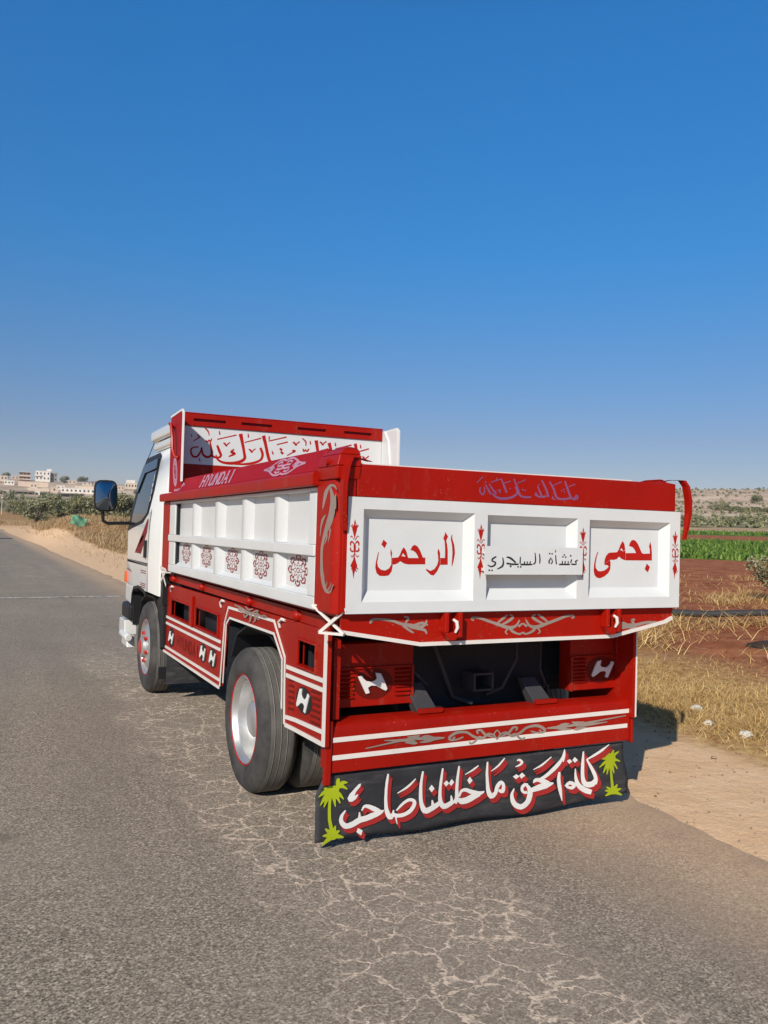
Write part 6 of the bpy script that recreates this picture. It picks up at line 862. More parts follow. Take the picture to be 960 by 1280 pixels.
for xc in (.67, 1.38):                                                # leaf springs, shackles, lines
    sp_ = MB()
    for i in range(5): sp_.tube([(xc, .75 + i * .10, .62 - i * .018 + .04), (xc, 1.05 + i * .05, .55 - i * .018), (xc, 1.42, .535 - i * .018), (xc, 1.79 - i * .05, .55 - i * .018), (xc, 2.09 - i * .10, .62 - i * .018 + .04)], .011, 6)
    sp_.build('leaf_spring', M['dark'], chassis)
for path, r_, nm in (([(.74, .50, .98), (.80, .46, .80), (.88, .50, .66), (1.0, .49, .62)], .012, 'air_hose'), ([(1.30, .50, 1.0), (1.26, .44, .86), (1.18, .46, .70), (1.10, .50, .66)], .010, 'air_hose'), ([(.56, .48, .92), (.60, .44, .82), (.70, .47, .74)], .007, 'cable'), ([(1.46, .48, .95), (1.42, .43, .80), (1.48, .45, .70), (1.44, .50, .64)], .007, 'cable')):
    MB().tube(path, r_, 8).build(nm, M['hitch'], chassis, smooth=True)
MB().tube([(1.05, .57, 1.02), (1.05, .9, .74)], [.05, .06], 14).build('tipping_ram', M['hitch'], chassis, smooth=True)

# --- wheels
WK = 1.026      # tyre size: 0.845 m over the tread
def wheel(yc, xo, kind, mir):
    def b(mb, *a_, **k):
        if mir: mb.mirror()
        return mb.build(*a_, **k)
    W_ = .23; Rr = .412
    zc = Rr * WK
    wt = [(.245, .040), (.262, .014), (.30, .002), (.345, .0), (.382, .012), (.402, .032), (Rr, .048)]
    for g_ in (.075, .112, .149): wt += [(Rr, g_ - .004), (Rr - .010, g_ - .003), (Rr - .010, g_ + .003), (Rr, g_ + .004)]
    wt += [(Rr, W_ - .048), (.402, W_ - .032), (.382, W_ - .012), (.345, W_), (.30, W_ - .002), (.262, W_ - .014), (.245, W_ - .04)]
    mb = MB().lathe([(r_ * WK, o_) for r_, o_ in wt], yc, zc, xo, 1, 64)
    m_ = len(wt)
    w = b(mb, 'wheel', [M['rubber'], M['tread']], truck, smooth=True)
    mi = [0] * len(w.data.polygons); n = 64
    for i in range(6, m_ - 7):
        for k in range(n): mi[i * n + k] = 1
    w.data.polygons.foreach_set('material_index', mi)
    for g_ in (.075, .112, .149): gv = MB().lathe([(Rr * WK + .0006, g_ - .0055), (Rr * WK + .0006, g_ - .0028)], yc, zc, xo, 1, 64); b(gv, 'tread_groove', M['groove'], w)
    ring = MB().lathe([(r_ * WK, o_) for r_, o_ in ([(.2615, .0135), (.2585, .011), (.2555, .018)] if kind == 'dish' else [(.2600, .0140), (.2585, .012), (.2570, .018)])], yc, zc, xo, 1, 48); b(ring, 'painted_ring', M['ink'], w, smooth=True)
    if kind == 'dish':
        pr = [(.255, .022), (.247, .014), (.240, .020), (.236, .045), (.226, .052), (.222, .10), (.205, .145), (.165, .168), (.112, .165), (.105, .15), (.105, .075), (.09, .062), (0, .060)]
    elif kind == 'front':
        pr = [(.255, .022), (.247, .012), (.238, .018), (.232, .048), (.215, .052), (.19, .030), (.155, .014), (.115, .010), (.100, .004), (.095, -.022), (.07, -.032), (0, -.034)]
    else:
        pr = [(.255, .03), (.24, .04), (.225, .10), (.0, .12)]
    b(MB().lathe([(r_ * WK, o_) for r_, o_ in pr], yc, zc, xo, 1, 48), 'rim', M['rim'], w, smooth=True, angle=50)
    if kind in ('dish', 'front'):
        rn, x_ = (.137, .150) if kind == 'dish' else (.128, .004)
        for i in range(6):
            t_ = 2 * math.pi * i / 6 + .3
            cy_, cz_ = yc + rn * math.cos(t_), zc + rn * math.sin(t_)
            b(MB().lathe([(.0, -.022), (.016, -.020), (.019, .0), (.019, .02)], cy_, cz_, xo + x_, 1, 6), 'hub_nut', M['lens'], w)
        if kind == 'front': b(MB().lathe([(0, -.046), (.05, -.044), (.075, -.030), (.080, -.020)], yc, zc, xo, 1, 20), 'hub_cap', M['lens'], w)
    return w
for mir in (False, True):
    wheel(1.345, -.072, 'dish', mir); wheel(1.345, .190, 'inner', mir); wheel(4.53, -.086, 'front', mir)

# --- cab
def cab_x(z): return -.050 + .125 * max(0, (z - 1.50)) ** 1.25
def section(z, inset, y1, rad=.10, y0=4.06):
    x0, x1 = -.05 + inset, 2.10 - inset; p = []
    for cx, cy, a0 in ((x0 + rad, y0 + .04, 180), (x1 - rad, y0 + .04, 270), (x1 - rad, y1 - rad, 0), (x0 + rad, y1 - rad, 90)):
        for k in range(5):
            t_ = R(a0 + 90 * k / 4); ry = .04 if cy < y0 + .05 else rad
            p.append((cx + rad * math.cos(t_), cy + ry * math.sin(t_), z))
    return p
lv_ = [(.93, .0, 5.96, .12), (1.17, -.006, 6.03, .14), (1.20, -.006, 6.03, .14), (1.50, .0, 5.99, .16), (1.62, cab_x(1.62) + .05, 5.92, .18), (1.90, cab_x(1.90) + .05, 5.74, .20), (2.18, cab_x(2.18) + .05, 5.56, .22), (2.27, cab_x(2.27) + .06, 5.48, .22), (2.33, .165, 5.38, .20), (2.355, .26, 5.25, .2)]
secs = [section(z, i_, y1, rd) for z, i_, y1, rd in lv_]
mb = MB(); n = len(secs[0])
mb.add([p for s_ in secs for p in s_], [(i * n + k, i * n + (k + 1) % n, (i + 1) * n + (k + 1) % n, (i + 1) * n + k) for i in range(len(secs) - 1) for k in range(n)] + [tuple(range(n)), tuple(range((len(secs) - 1) * n, len(secs) * n))])
cab = mb.build('cab', M['cabwhite'], truck, smooth=True, angle=45)
def on_side(poly, off, th=.003):         # polygon (y,z) laid on the leaning cab side
    A = [(cab_x(z) - off - th, y, z) for y, z in poly]; B = [(cab_x(z) - off, y, z) for y, z in poly]; n_ = len(poly)
    tr3 = tessellate_polygon([[Vector((y, z, 0)) for y, z in poly]])
    return A, B, [tuple(q) for q in tr3], n_
def side_piece(name, poly, off, mat, parent, mir, th=.003):
    # split tall edges so the piece follows the lean
    pp = []
    for i, p in enumerate(poly):
        q = poly[(i + 1) % len(poly)]; k_ = max(1, int(abs(q[1] - p[1]) / .08))
        for j in range(k_): pp.append((p[0] + (q[0] - p[0]) * j / k_, p[1] + (q[1] - p[1]) * j / k_))
    A, B, tr3, n_ = on_side(pp, off, th)
    mb = MB().add(A + B, tr3 + [(i, (i + 1) % n_, n_ + (i + 1) % n_, n_ + i) for i in range(n_)])
    if mir: mb.mirror()
    return mb.build(name, mat, parent)
def door(mir):
    d_ = side_piece('door', [(4.64, .93), (5.40, .93), (5.62, 1.10), (5.85, 1.18), (5.86, 1.50), (5.60, 1.53), (5.0, 1.585), (4.70, 1.70), (4.64, 1.70)], .0, M['cabwhite'], truck, mir, .006)
    side_piece('door_seam', [(4.632, .93), (4.6395, .93), (4.6395, 1.72), (4.632, 1.72)], .004, M['seam'], d_, mir)
    side_piece('window_frame', [(5.90, 1.50), (5.62, 1.535), (5.05, 1.585), (4.80, 1.66), (4.66, 1.90), (4.60, 2.235), (4.68, 2.275), (5.38, 2.26), (5.56, 2.12), (5.78, 1.80)], .002, M['black'], d_, mir)
    side_piece('window_glass', [(5.70, 1.56), (5.10, 1.612), (4.84, 1.685), (4.72, 1.90), (4.68, 2.10), (5.25, 2.09), (5.50, 1.90), (5.66, 1.68)], .007, M['glass'], d_, mir)
    side_piece('rain_visor', [(5.62, 1.98), (5.38, 2.19), (4.66, 2.215), (4.655, 2.12), (5.25, 2.10), (5.52, 1.90)], .011, M['glass'], d_, mir, .012)
    for k_, (y0, y1) in enumerate(((5.26, 5.02), (5.34, 5.29), (5.39, 5.37))):   # slanted maroon stripes
        side_piece('door_stripe', [(y0, 1.28), (y0 - (y0 - y1), 1.28), (4.70 + (y0 - 5.2) * .55, 1.50 + .0), (4.66 + (y0 - 5.2) * .55, 1.63), (4.80 + (y0 - 5.2) * .6, 1.52)], .0066, M['maroon'], d_, mir, .0015)
    side_piece('door_handle', [(4.71, 1.25), (4.78, 1.25), (4.78, 1.42), (4.71, 1.42)], .007, M['black'], d_, mir, .02)
    for z in (1.115, 1.095, .99, .972, .954): side_piece('sticker_line', [(4.72, z), (5.0, z), (5.0, z + .008), (4.72, z + .008)], .0066, M['maroon'], d_, mir, .001)
    side_piece('sticker_line', [(5.55, 1.07), (5.84, 1.09), (5.84, 1.10), (5.55, 1.08)], .0066, M['maroon'], d_, mir, .001)
    side_piece('belt_crease', [(4.645, 1.175), (5.84, 1.19), (5.84, 1.20), (4.645, 1.19)], .0055, M['steel'], d_, mir, .0008)
    # white squiggle sticker on the glass
    k_ = 0; mb = MB()
    for path in ([(4.745, 2.06), (4.715, 2.03), (4.745, 2.0)], [(4.75, 1.985), (4.72, 1.96), (4.75, 1.94), (4.755, 1.97)], [(4.76, 1.92), (4.73, 1.90), (4.76, 1.87)], [(4.77, 1.85), (4.745, 1.82), (4.775, 1.80)]):
        for p, q in zip(path[:-1], path[1:]):
            k_ += 1; o_ = -.0115 - .0001 * k_
            mb.add([(cab_x(p[1]) + o_, p[0] - .009, p[1]), (cab_x(p[1]) + o_, p[0] + .009, p[1]), (cab_x(q[1]) + o_, q[0] + .009, q[1]), (cab_x(q[1]) + o_, q[0] - .009, q[1])], [(0, 1, 2, 3)])
    if mir: mb.mirror()
    mb.build('window_sticker', M['lwhite'], d_)
    # mirror on a bent tube
    ar = MB().tube([(-.05, 5.80, 1.585), (-.29, 5.76, 1.575), (-.335, 5.75, 1.60), (-.345, 5.75, 1.70)], .018, 10)
    if mir: ar.mirror()
    mr = ar.build('mirror', M['black'], truck, smooth=True)
    hs_ = MB(); n_ = 24; ring0 = []
    sup = lambda t_, a_, b_: (a_ * math.copysign(abs(math.cos(t_)) ** .5, math.cos(t_)), b_ * math.copysign(abs(math.sin(t_)) ** .5, math.sin(t_)))
    rings = []
    for y_, s_ in ((5.70, .93), (5.712, 1.0), (5.76, 1.0), (5.82, .82), (5.85, .45)):
        rings.append([(-.322 + sup(2 * math.pi * i / n_, .118 * s_, .168 * s_)[0], y_, 1.868 + sup(2 * math.pi * i / n_, .118 * s_, .168 * s_)[1]) for i in range(n_)])
    hs_.add([p for r__ in rings for p in r__], [(i * n_ + k_, i * n_ + (k_ + 1) % n_, (i + 1) * n_ + (k_ + 1) % n_, (i + 1) * n_ + k_) for i in range(4) for k_ in range(n_)] + [tuple(range(4 * n_, 5 * n_)), tuple(range(n_))])
    shear = lambda v: [(x, y - .075 * (x + .322) + .07 * (z - 1.868), z) for x, y, z in v]
    hs_.v = shear(hs_.v)
    if mir: hs_.mirror()
    hs_.build('mirror_housing', M['black'], mr, smooth=True)
    cap = [[(-.322 + sup(2 * math.pi * i / n_, .104 * q, .150 * q)[0], 5.6945 - .020 * (1 - q * q), 1.868 + sup(2 * math.pi * i / n_, .104 * q, .150 * q)[1]) for i in range(n_)] for q in (1, .85, .68, .5, .32, .15, .04)]
    gm = MB().add([p for r__ in cap for p in r__], [(i * n_ + k_, i * n_ + (k_ + 1) % n_, (i + 1) * n_ + (k_ + 1) % n_, (i + 1) * n_ + k_) for i in range(6) for k_ in range(n_)] + [tuple(range(6 * n_, 7 * n_))])
    gm.v = shear(gm.v)
    if mir: gm.mirror()
    gm.build('mirror_glass', M['mirror'], mr, smooth=True)
    # corner of the nose, wheel-arch lip, indicator, white bumper horn
    fc = MB().prism([(5.50, .72), (5.60, .72), (5.97, .74), (5.975, .9295), (5.46, .9295)], 'x', -.045, .20)
    if mir: fc.mirror()
    fc.build('front_corner', M['cabwhite'], cab, bevel=.02)
    al = MB().strip([(5.50, .72), (5.475, .84), (5.38, .915), (5.10, .945), (4.80, .925), (4.68, .89)], .03, 'x', -.060, -.045)
    if mir: al.mirror()
    al.build('arch_lip', M['black'], cab)
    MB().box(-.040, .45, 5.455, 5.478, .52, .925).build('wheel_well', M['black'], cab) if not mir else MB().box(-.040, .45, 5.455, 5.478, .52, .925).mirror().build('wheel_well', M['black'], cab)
    li = MB().box(-.066, -.03, 5.88, 5.96, .94, 1.06)
    if mir: li.mirror()
    li.build('indicator', M['amber'], cab, bevel=.01)
each_side(door)
MB().box(.05, 2.0, 5.5, 5.95, .66, .928).build('nose_panel', M['cabwhite'], cab)
MB().box(-.058, 2.108, 5.62, 6.12, .545, .715).build('front_bumper', M['black'], truck, bevel=.03)
def horn(mir):
    h = MB().box(-.075, .06, 5.78, 6.14, .375, .535); h.prism([(5.70, .25), (6.08, .25), (6.05, .374), (5.75, .374)], 'x', -.055, .03); h.tube([(-.050, 5.62, .365), (-.060, 5.75, .375), (-.060, 5.98, .38)], .042, 12)
    if mir: h.mirror()
    h.build('bumper_horn', M['cabwhite'], truck, bevel=.012)
each_side(horn)
# windscreen, seats seen through glass are hidden: dark glass band round the front
ws = MB(); W2 = []
for z, o_ in ((1.55, .004), (2.20, .004)):
    yf = np.interp(z, [1.5, 1.62, 1.9, 2.18], [5.99, 5.92, 5.74, 5.56]) + o_
    ws_in = .16 if z < 1.8 else .28
    W2.append([(ws_in, yf + .003, z), (2.05 - ws_in, yf + .003, z)])
ws.add(W2[0] + W2[1], [(0, 1, 3, 2)])
wso = ws.build('windscreen', M['glass'], cab); so_ = wso.modifiers.new('t', 'SOLIDIFY'); so_.thickness = .006
# white box-shaped wind deflector on the roof
for z0, z1, y0, y1, x0 in ((2.315, 2.405, 4.15, 5.15, .055), (2.412, 2.53, 4.10, 5.22, .035)):
    MB().box(x0, 2.05 - x0, y0, y1, z0, z1).build('roof_deflector', M['cabwhite'], cab, bevel=.035, seg=3)
MB().tube([(.04, 5.50, 2.2), (.10, 5.20, 2.50)], .004, 6).build('aerial', M['black'], cab)
# black guards behind the front wheel and the rubber flap
def guard(mir):
    g_ = MB().strip([(5.22, .66), (5.12, .80), (4.90, .885), (4.50, .885), (4.27, .80), (4.18, .62), (4.14, .42), (4.13, .18)], .012, 'x', -.02, .30)
    g_.box(-.035, .05, 3.99, 4.10, .86, 1.14).prism([(4.30, .86), (4.00, 1.13), (4.0, .50), (4.12, .45)], 'x', -.018, .02)
    if mir: g_.mirror()
    q = g_.build('wheel_guard', M['black'], truck)
    f_ = MB().box(.02, .40, 3.98, 3.988, .16, .50)
    if mir: f_.mirror()
    f_.build('rubber_flap', M['flap'], q)
    r_g = MB().strip([(2.0, .70), (1.88, .86), (1.66, .94), (1.20, .94), (.95, .86), (.84, .70)], .012, 'x', .04, .44)
    if mir: r_g.mirror()
    r_g.build('rear_wheel_guard', M['dark'], truck)
each_side(guard)

# ------------------------------------------------------------------ vegetation, field, background
def leafmat(name, c0, c1):
    t = NT(name)
    return t.set(Base_Color=t.ramp(t.noise(.9, 3), [(.3, c0), (.7, c1)]), Roughness=0.8, Specular_IOR_Level=0.2)
OL = [leafmat('olive_leaf', (.18, .18, .085), (.25, .245, .13)), leafmat('olive_leaf_pale', (.29, .285, .165), (.38, .365, .225)), leafmat('olive_leaf_deep', (.085, .095, .042), (.13, .14, .065))]
t = NT('bark'); M['bark'] = t.set(Base_Color=t.ramp(t.noise(8, 4), [(.3, (.07, .05, .035)), (.7, (.16, .12, .09))]), Roughness=.9)
ST = [leafmat('straw_pale', (.72, .50, .20), (.84, .63, .30)), leafmat('straw', (.56, .355, .13), (.70, .47, .19)), leafmat('straw_brown', (.36, .20, .07), (.48, .29, .11))]
SB = [leafmat('bank_straw_pale', (.52, .38, .21), (.64, .49, .29)), leafmat('bank_straw', (.38, .26, .13), (.48, .34, .18)), leafmat('bank_straw_brown', (.24, .15, .075), (.33, .21, .11))]
GR = [leafmat('crop_leaf', (.075, .14, .018), (.11, .19, .03)), leafmat('crop_leaf_light', (.15, .23, .035), (.20, .28, .06)), leafmat('crop_leaf_deep', (.03, .075, .012), (.05, .10, .02))]

def leaf_cloud(centres, radii, n, size, seed):
    """n small leaf faces spread through lumpy balls"""
    g_ = np.random.default_rng(seed); c = np.array(centres); r_ = np.array(radii)
    w = r_ ** 2; idx = g_.choice(len(c), n, p=w / w.sum())
    d_ = g_.normal(size=(n, 3)); d_ /= np.linalg.norm(d_, axis=1)[:, None]
    rad = g_.random(n) ** .45
    p = c[idx] + d_ * (r_[idx] * rad)[:, None] * np.array([1, 1, .85])
    a_ = g_.normal(size=(n, 3)); a_ /= np.linalg.norm(a_, axis=1)[:, None]
    b_ = np.cross(a_, g_.normal(size=(n, 3))); b_ /= np.linalg.norm(b_, axis=1)[:, None]
    s_ = size * g_.uniform(.6, 1.4, n)[:, None]
    V = np.stack([p - a_ * s_, p + b_ * s_ * .45, p + a_ * s_, p - b_ * s_ * .45], 1).reshape(-1, 3)
    Fq = np.arange(n * 4).reshape(-1, 4)
    cl = g_.choice(3, len(c), p=[.5, .25, .25])[idx]
    m_ = np.where(g_.random(n) < .55, cl, g_.choice(3, n, p=[.5, .3, .2]))
    return V, Fq, m_

def tree_meshes(seed, h, w, n, size):
    g_ = random.Random(seed); cs, rs_ = [], []
    for i in range(16):
        a_ = g_.uniform(0, 6.28); q = g_.uniform(.15, 1) ** .6 * w * .36; z = h * g_.uniform(.22, .82)
        k_ = 1 - abs(z / h - .48) * .9
        cs.append((q * math.cos(a_) * k_, q * math.sin(a_) * k_, z)); rs_.append(w * g_.uniform(.13, .24))
    V, Fq, m_ = leaf_cloud(cs, rs_, n, size, seed)
    tk = MB().tube([(0, 0, -.3), (.05, 0, .25 * h), (.02, .05, .5 * h)], [w * .055, w * .042, w * .015], 7)
    for i in range(6):
        c = cs[i]; tk.tube([(.04, 0, .2 * h), (c[0] * .5, c[1] * .5, .28 * h + .3 * c[2]), c], [w * .03, w * .018, w * .006], 5)
    return (V, Fq, m_), tk
def make_tree(name, label, cat, loc, seed, h, w, n, size, group=None):
    r_t = thing(name, (0, 0, 0), label, cat, group)
    (V, Fq, m_), tk = tree_meshes(seed, h, w, n, size)
    raw_mesh('crown', V, Fq, OL, m_, r_t)
    tk.build('trunk', M['bark'], r_t)
    r_t.location = loc
    return r_t
def copy_thing(src, loc, rz, sc, label):
    r_t = src.copy(); COL.objects.link(r_t); r_t.location = loc; r_t.rotation_euler = (0, 0, rz); r_t.scale = (sc, sc, sc * random.uniform(.9, 1.08)); r_t['label'] = label
    for c in list(src.children):
        q = c.copy(); COL.objects.link(q); q.parent = r_t; q.matrix_parent_inverse = c.matrix_parent_inverse.copy()
    return r_t
def at(bearing, r_): return CX + r_ * math.sin(bearing), CY + r_ * math.cos(bearing)
TG_ = 'olive trees beyond the verge'
specs = [  # bearing, distance, scale, label
    (.0565, 185, 1.25, 'rounded grey green olive tree, second nearest the road in the row below the town'),
    (.0790, 180, 1.3, 'broad olive tree standing just beside the pale olive, on its road side'),
    (.0960, 172, 1.1, 'palest olive tree of the row, standing behind the green sheet'),
    (.0320, 240, 1.05, 'small far olive tree right at the end of the road'),
    (.1120, 160, 1.15, 'olive tree partly covered by the mirror, above the soil mound'),
    (.1290, 130, 1.1, 'olive tree showing between the mirror and the cab, farther one'),
    (.1480, 112, .95, 'olive tree nearest the cab window, low and bushy'),
    (.1390, 150, 1.15, 'taller olive tree seen above the mirror tube'),
    (.0440, 225, 1.2, 'olive tree standing behind the gap between the far small tree and the rounded one'),
    (.0680, 215, 1.25, 'olive tree half hidden behind the rounded one and the broad one'),
    (.0890, 235, 1.2, 'olive tree topping the row between the broad one and the pale one'),
    (.1060, 215, 1.1, 'olive tree rising behind the pale one, close under the long low house')]
proto = [make_tree('olive_tree', specs[i][3], 'tree', (*at(specs[i][0], specs[i][1]), 0), 11 + i, 4.2, 5.0, 2600, .20, TG_) for i in range(3)]
for i, (b_, r__, s_, lab) in enumerate(specs):
    x, y = at(b_, r__); loc = (x, y, gz(x, y) - .1)
    if i < 3: proto[i].location = loc; proto[i].scale = (s_,) * 3
    else: copy_thing(proto[i % 3], loc, i * 1.7, s_, lab)
# trees in the town and on the far slope
town = [(.0838, 860, 1.9, 'dark round tree beside the tall white house on the ridge'), (.1010, 930, 1.8, 'dark flat-topped tree on the ridge, on the cab side of the white house'), (.1055, 940, 1.7, 'ridge tree farthest from the white house, just before the dark roof'), (.0235, 850, 1.6, 'dark ridge tree between the roadside houses and the balcony house'), (.1620, 640, 1.0, 'green shrub on the bank under the cream house')]
for i, (b_, r__, s_, lab) in enumerate(town):
    x, y = at(b_, r__); copy_thing(proto[i % 3], (x, y, gz(x, y) - .3), i * 2.1, s_, lab)
x, y = at(.8777, 420); copy_thing(proto[1], (x, y, gz(x, y)), 1, 1.25, 'single dark round tree on the pale hillside')
for i, (b_, lab) in enumerate(((.8385, 'rounded dark tree at the head of the hedge on the hillside track'), (.8460, 'second tree of the hedge on the hillside track'))):
    x, y = at(b_, 318); copy_thing(proto[i], (x, y, gz(x, y) - .5), i * 2 + 1, .82, lab)

# hedge along the hillside track, scrub: too many bushes to count
def scatter_cloud(name, pts, size, leaf, per, seed, mats):
    cs = [(p[0], p[1], gz(p[0], p[1]) + s_ * .45) for p, s_ in zip(pts, size)]
    V, Fq, m_ = leaf_cloud(cs, [s_ * .75 for s_ in size], per * len(pts), leaf, seed)
    o = raw_mesh(name, V, Fq, mats, m_); return tag(o, kind='stuff')
pts, sz = [], []
for i in range(46): b_ = .852 + .042 * rng.random(); pts.append(at(b_, 312 + rng.normal() * 3 - (b_ - .852) * 200)); sz.append(rng.uniform(1.0, 1.8))
tag(scatter_cloud('hedge', pts, sz, .45, 110, 3, [OL[0], OL[2], OL[2]]), 'low dark green hedge along the pale hillside track', 'hedge')
pts, sz = [], []
for i in range(420): pts.append(at(rng.uniform(.62, 1.05), rng.uniform(176, 228))); sz.append(rng.uniform(.5, 1.3))
for i in range(1500):
    r__ = rng.uniform(235, 640)
    pts.append(at(rng.uniform(.60, 1.05), r__)); sz.append(rng.uniform(.25, .75) * (1 + r__ / 900))
tag(scatter_cloud('hillside_scrub', pts, sz, .38, 24, 5, OL), 'grey green scrub dotted over the dry hillside', 'scrub')
pts, sz = [], []
for i in range(150): pts.append(at(rng.uniform(-.02, .22), rng.uniform(260, 480))); sz.append(rng.uniform(.8, 2.0))
tag(scatter_cloud('town_scrub', pts, sz, .5, 40, 6, OL), 'scattered green scrub on the slope below the town', 'scrub')

# dry grass, straw and crop leaves
def blades(name, P, H, W_, lean, mats, probs, seed, flat=None):
    g_ = np.random.default_rng(seed); n = len(P)
    a_ = g_.uniform(0, 2 * np.pi, n); dirx, diry = np.cos(a_), np.sin(a_)
    ln = np.abs(g_.normal(size=n)) * lean
    if flat is not None: fm = g_.random(n) < flat; ln = np.where(fm, 1.8 + g_.random(n) * 4, ln); H = np.where(fm, H * 1.7, H)
    k_ = np.sqrt(1 + ln ** 2); hz = H / k_; hx_ = H * ln / k_
    base = P.copy(); side = np.stack([-diry, dirx, np.zeros(n)], 1) * (W_ / 2)[:, None]
    mid = base + np.stack([dirx * hx_ * .35, diry * hx_ * .35, hz * .6], 1)
    tip = base + np.stack([dirx * hx_, diry * hx_, hz * .98 + .005], 1)
    V = np.stack([base - side, base + side, mid + side * .8, mid - side * .8, tip + side * .1, tip - side * .1], 1).reshape(-1, 3)
    o6 = np.arange(n)[:, None] * 6
    Fq = np.concatenate([o6 + np.array([0, 1, 2, 3]), o6 + np.array([3, 2, 4, 5])])
    m_ = np.tile(g_.choice(len(mats), n, p=probs), 2)
    return tag(raw_mesh(name, V, Fq, mats, m_), kind='stuff')
def clump_pts(n, gen, dens, seed):
    g_ = np.random.default_rng(seed); out = []
    tot = 0
    while tot < n:
        x, y = gen(g_, n)
        d_ = np.array([noise.noise(Vector((a_ * .9, b_ * .9, 4))) * .6 + noise.noise(Vector((a_ * .28, b_ * .28, 9))) * .8 for a_, b_ in zip(x, y)])
        keep = g_.random(len(x)) < dens(x, y, d_)
        out.append(np.stack([x[keep], y[keep]], 1)); tot += keep.sum()
    q = np.concatenate(out)[:n]
    return np.column_stack([q, ground_z(q[:, 0], q[:, 1])])
# verge beside the truck: standing straw near the dirt, fallen straw on the red soil
def gen_near(g_, n):
    b_ = g_.uniform(.55, 1.35, n); r__ = g_.uniform(4.5, 16, n) ; return CX + r__ * np.sin(b_), CY + r__ * np.cos(b_)
def dens_near(x, y, d_):
    e = x - .058 * y + d_ * .35
    return sstep(3.45, 4.3, e) * (.12 + .88 * sstep(6.4, 4.4, e)) * np.clip(.42 + d_ * 2.3, .03, 1)
P = clump_pts(52000, gen_near, dens_near, 21)
e = P[:, 0] - .058 * P[:, 1]
H = rng.uniform(.035, .10, len(P)) * (1 - .25 * sstep(5.5, 9, e)) * np.where(rng.random(len(P)) < .10, 1.9, 1)
tag(blades('dry_grass', P, H, rng.uniform(.002, .006, len(P)), 2.2, ST, [.36, .36, .28], 22, flat=.90), 'dry yellow grass and fallen straw on the verge beside the truck', 'grass')
def gen_mid(g_, n):
    b_ = g_.uniform(.55, 1.15, n); r__ = g_.uniform(12, 48, n); return CX + r__ * np.sin(b_), CY + r__ * np.cos(b_)
P = clump_pts(17000, gen_mid, lambda x, y, d_: np.clip(.10 + (d_ - .05) * 2.2, .03, 1) * sstep(44, 18, np.hypot(x - CX, y - CY)), 23)
tag(blades('straw_litter', P, rng.uniform(.10, .42, len(P)), rng.uniform(.006, .014, len(P)), 1.6, ST, [.40, .35, .25], 24, flat=1.0), 'straw strewn over the ploughed red soil', 'straw')
def gen_far(g_, n):
    b_ = g_.uniform(.01, .30, n); r__ = g_.uniform(28, 190, n) ; return CX + r__ * np.sin(b_), CY + r__ * np.cos(b_)
def dens_far(x, y, d_):
    e = x - .058 * y + d_ * .9
    rr = np.hypot(x - CX, y - CY); e = e + 2.1 * sstep(42, 62, rr) + 4.3 * np.clip((rr - 60) / 125, 0, 1)
    return np.maximum(np.maximum(sstep(3.1, 4.3, e), .05 * sstep(2.2, 2.9, x - .012 * y)), sstep(168, 182, rr)) * np.clip(.45 + d_ * 1.5, .05, 1)
P = clump_pts(70000, gen_far, dens_far, 25)
rr = np.hypot(P[:, 0] - CX, P[:, 1] - CY)
tag(blades('dry_bank_grass', P, rng.uniform(.25, .75, len(P)) * (.55 + .45 * sstep(60, 110, rr)), .010 + rr * .00030, 1.2, SB, [.25, .40, .35], 26, flat=.4), 'dry brown grass on the bank below the olive trees', 'grass')
b_ = rng.uniform(.55, 1.10, 30000); r__ = np.where(rng.random(30000) < .85, rng.uniform(62.5, 107, 30000), rng.uniform(132, 146, 30000))
P = np.stack([CX + r__ * np.sin(b_), CY + r__ * np.cos(b_)], 1)
uu = (P[:, 0] - CX) * math.sin(.85) + (P[:, 1] - CY) * math.cos(.85)
ok = ((uu > 62.5) & (uu < 107)) | ((uu > 131) & (uu < 147)); P = P[ok]
P = np.column_stack([P, ground_z(P[:, 0], P[:, 1])])
tag(blades('green_crop', P, rng.uniform(.25, .55, len(P)), rng.uniform(.10, .24, len(P)), .8, GR, [.5, .3, .2], 28), 'bright green crop growing in a strip across the red field', 'crop')

# pale weed bush at the edge of the field
def bush(name, label, loc, h, w, n, size, seed, mats):
    r_t = thing(name, (0, 0, 0), label, 'plant')
    g_ = np.random.default_rng(seed); st = MB(); cs, rs_ = [], []
    for i in range(26):
        a_ = g_.uniform(0, 6.28); q = g_.uniform(.1, 1) * w * .5; z = h * g_.uniform(.55, 1.0) * (1 - .35 * q / (w * .5))
        c = (q * math.cos(a_), q * math.sin(a_), z)
        st.tube([(0, 0, -.05), (c[0] * .4, c[1] * .4, z * .55), c], [.018, .012, .004], 4)
        for k_ in range(4): f_ = .35 + .2 * k_; cs.append((c[0] * f_, c[1] * f_, z * (.2 + .8 * f_))); rs_.append(w * .10)
    V, Fq, m_ = leaf_cloud(cs, rs_, n, size, seed)
    raw_mesh('foliage', V, Fq, mats, m_, r_t); st.build('stems', M['bark'], r_t)
    r_t.location = loc; return r_t
WB = [leafmat('weed_pale', (.26, .25, .13), (.38, .35, .20)), OL[1], OL[0]]
x, y = at(.905, 24.0); bush('field_bush', 'pale grey green bush at the near edge of the red field', (x, y, gz(x, y) + .02), 1.75, 1.7, 3200, .055, 5, WB)

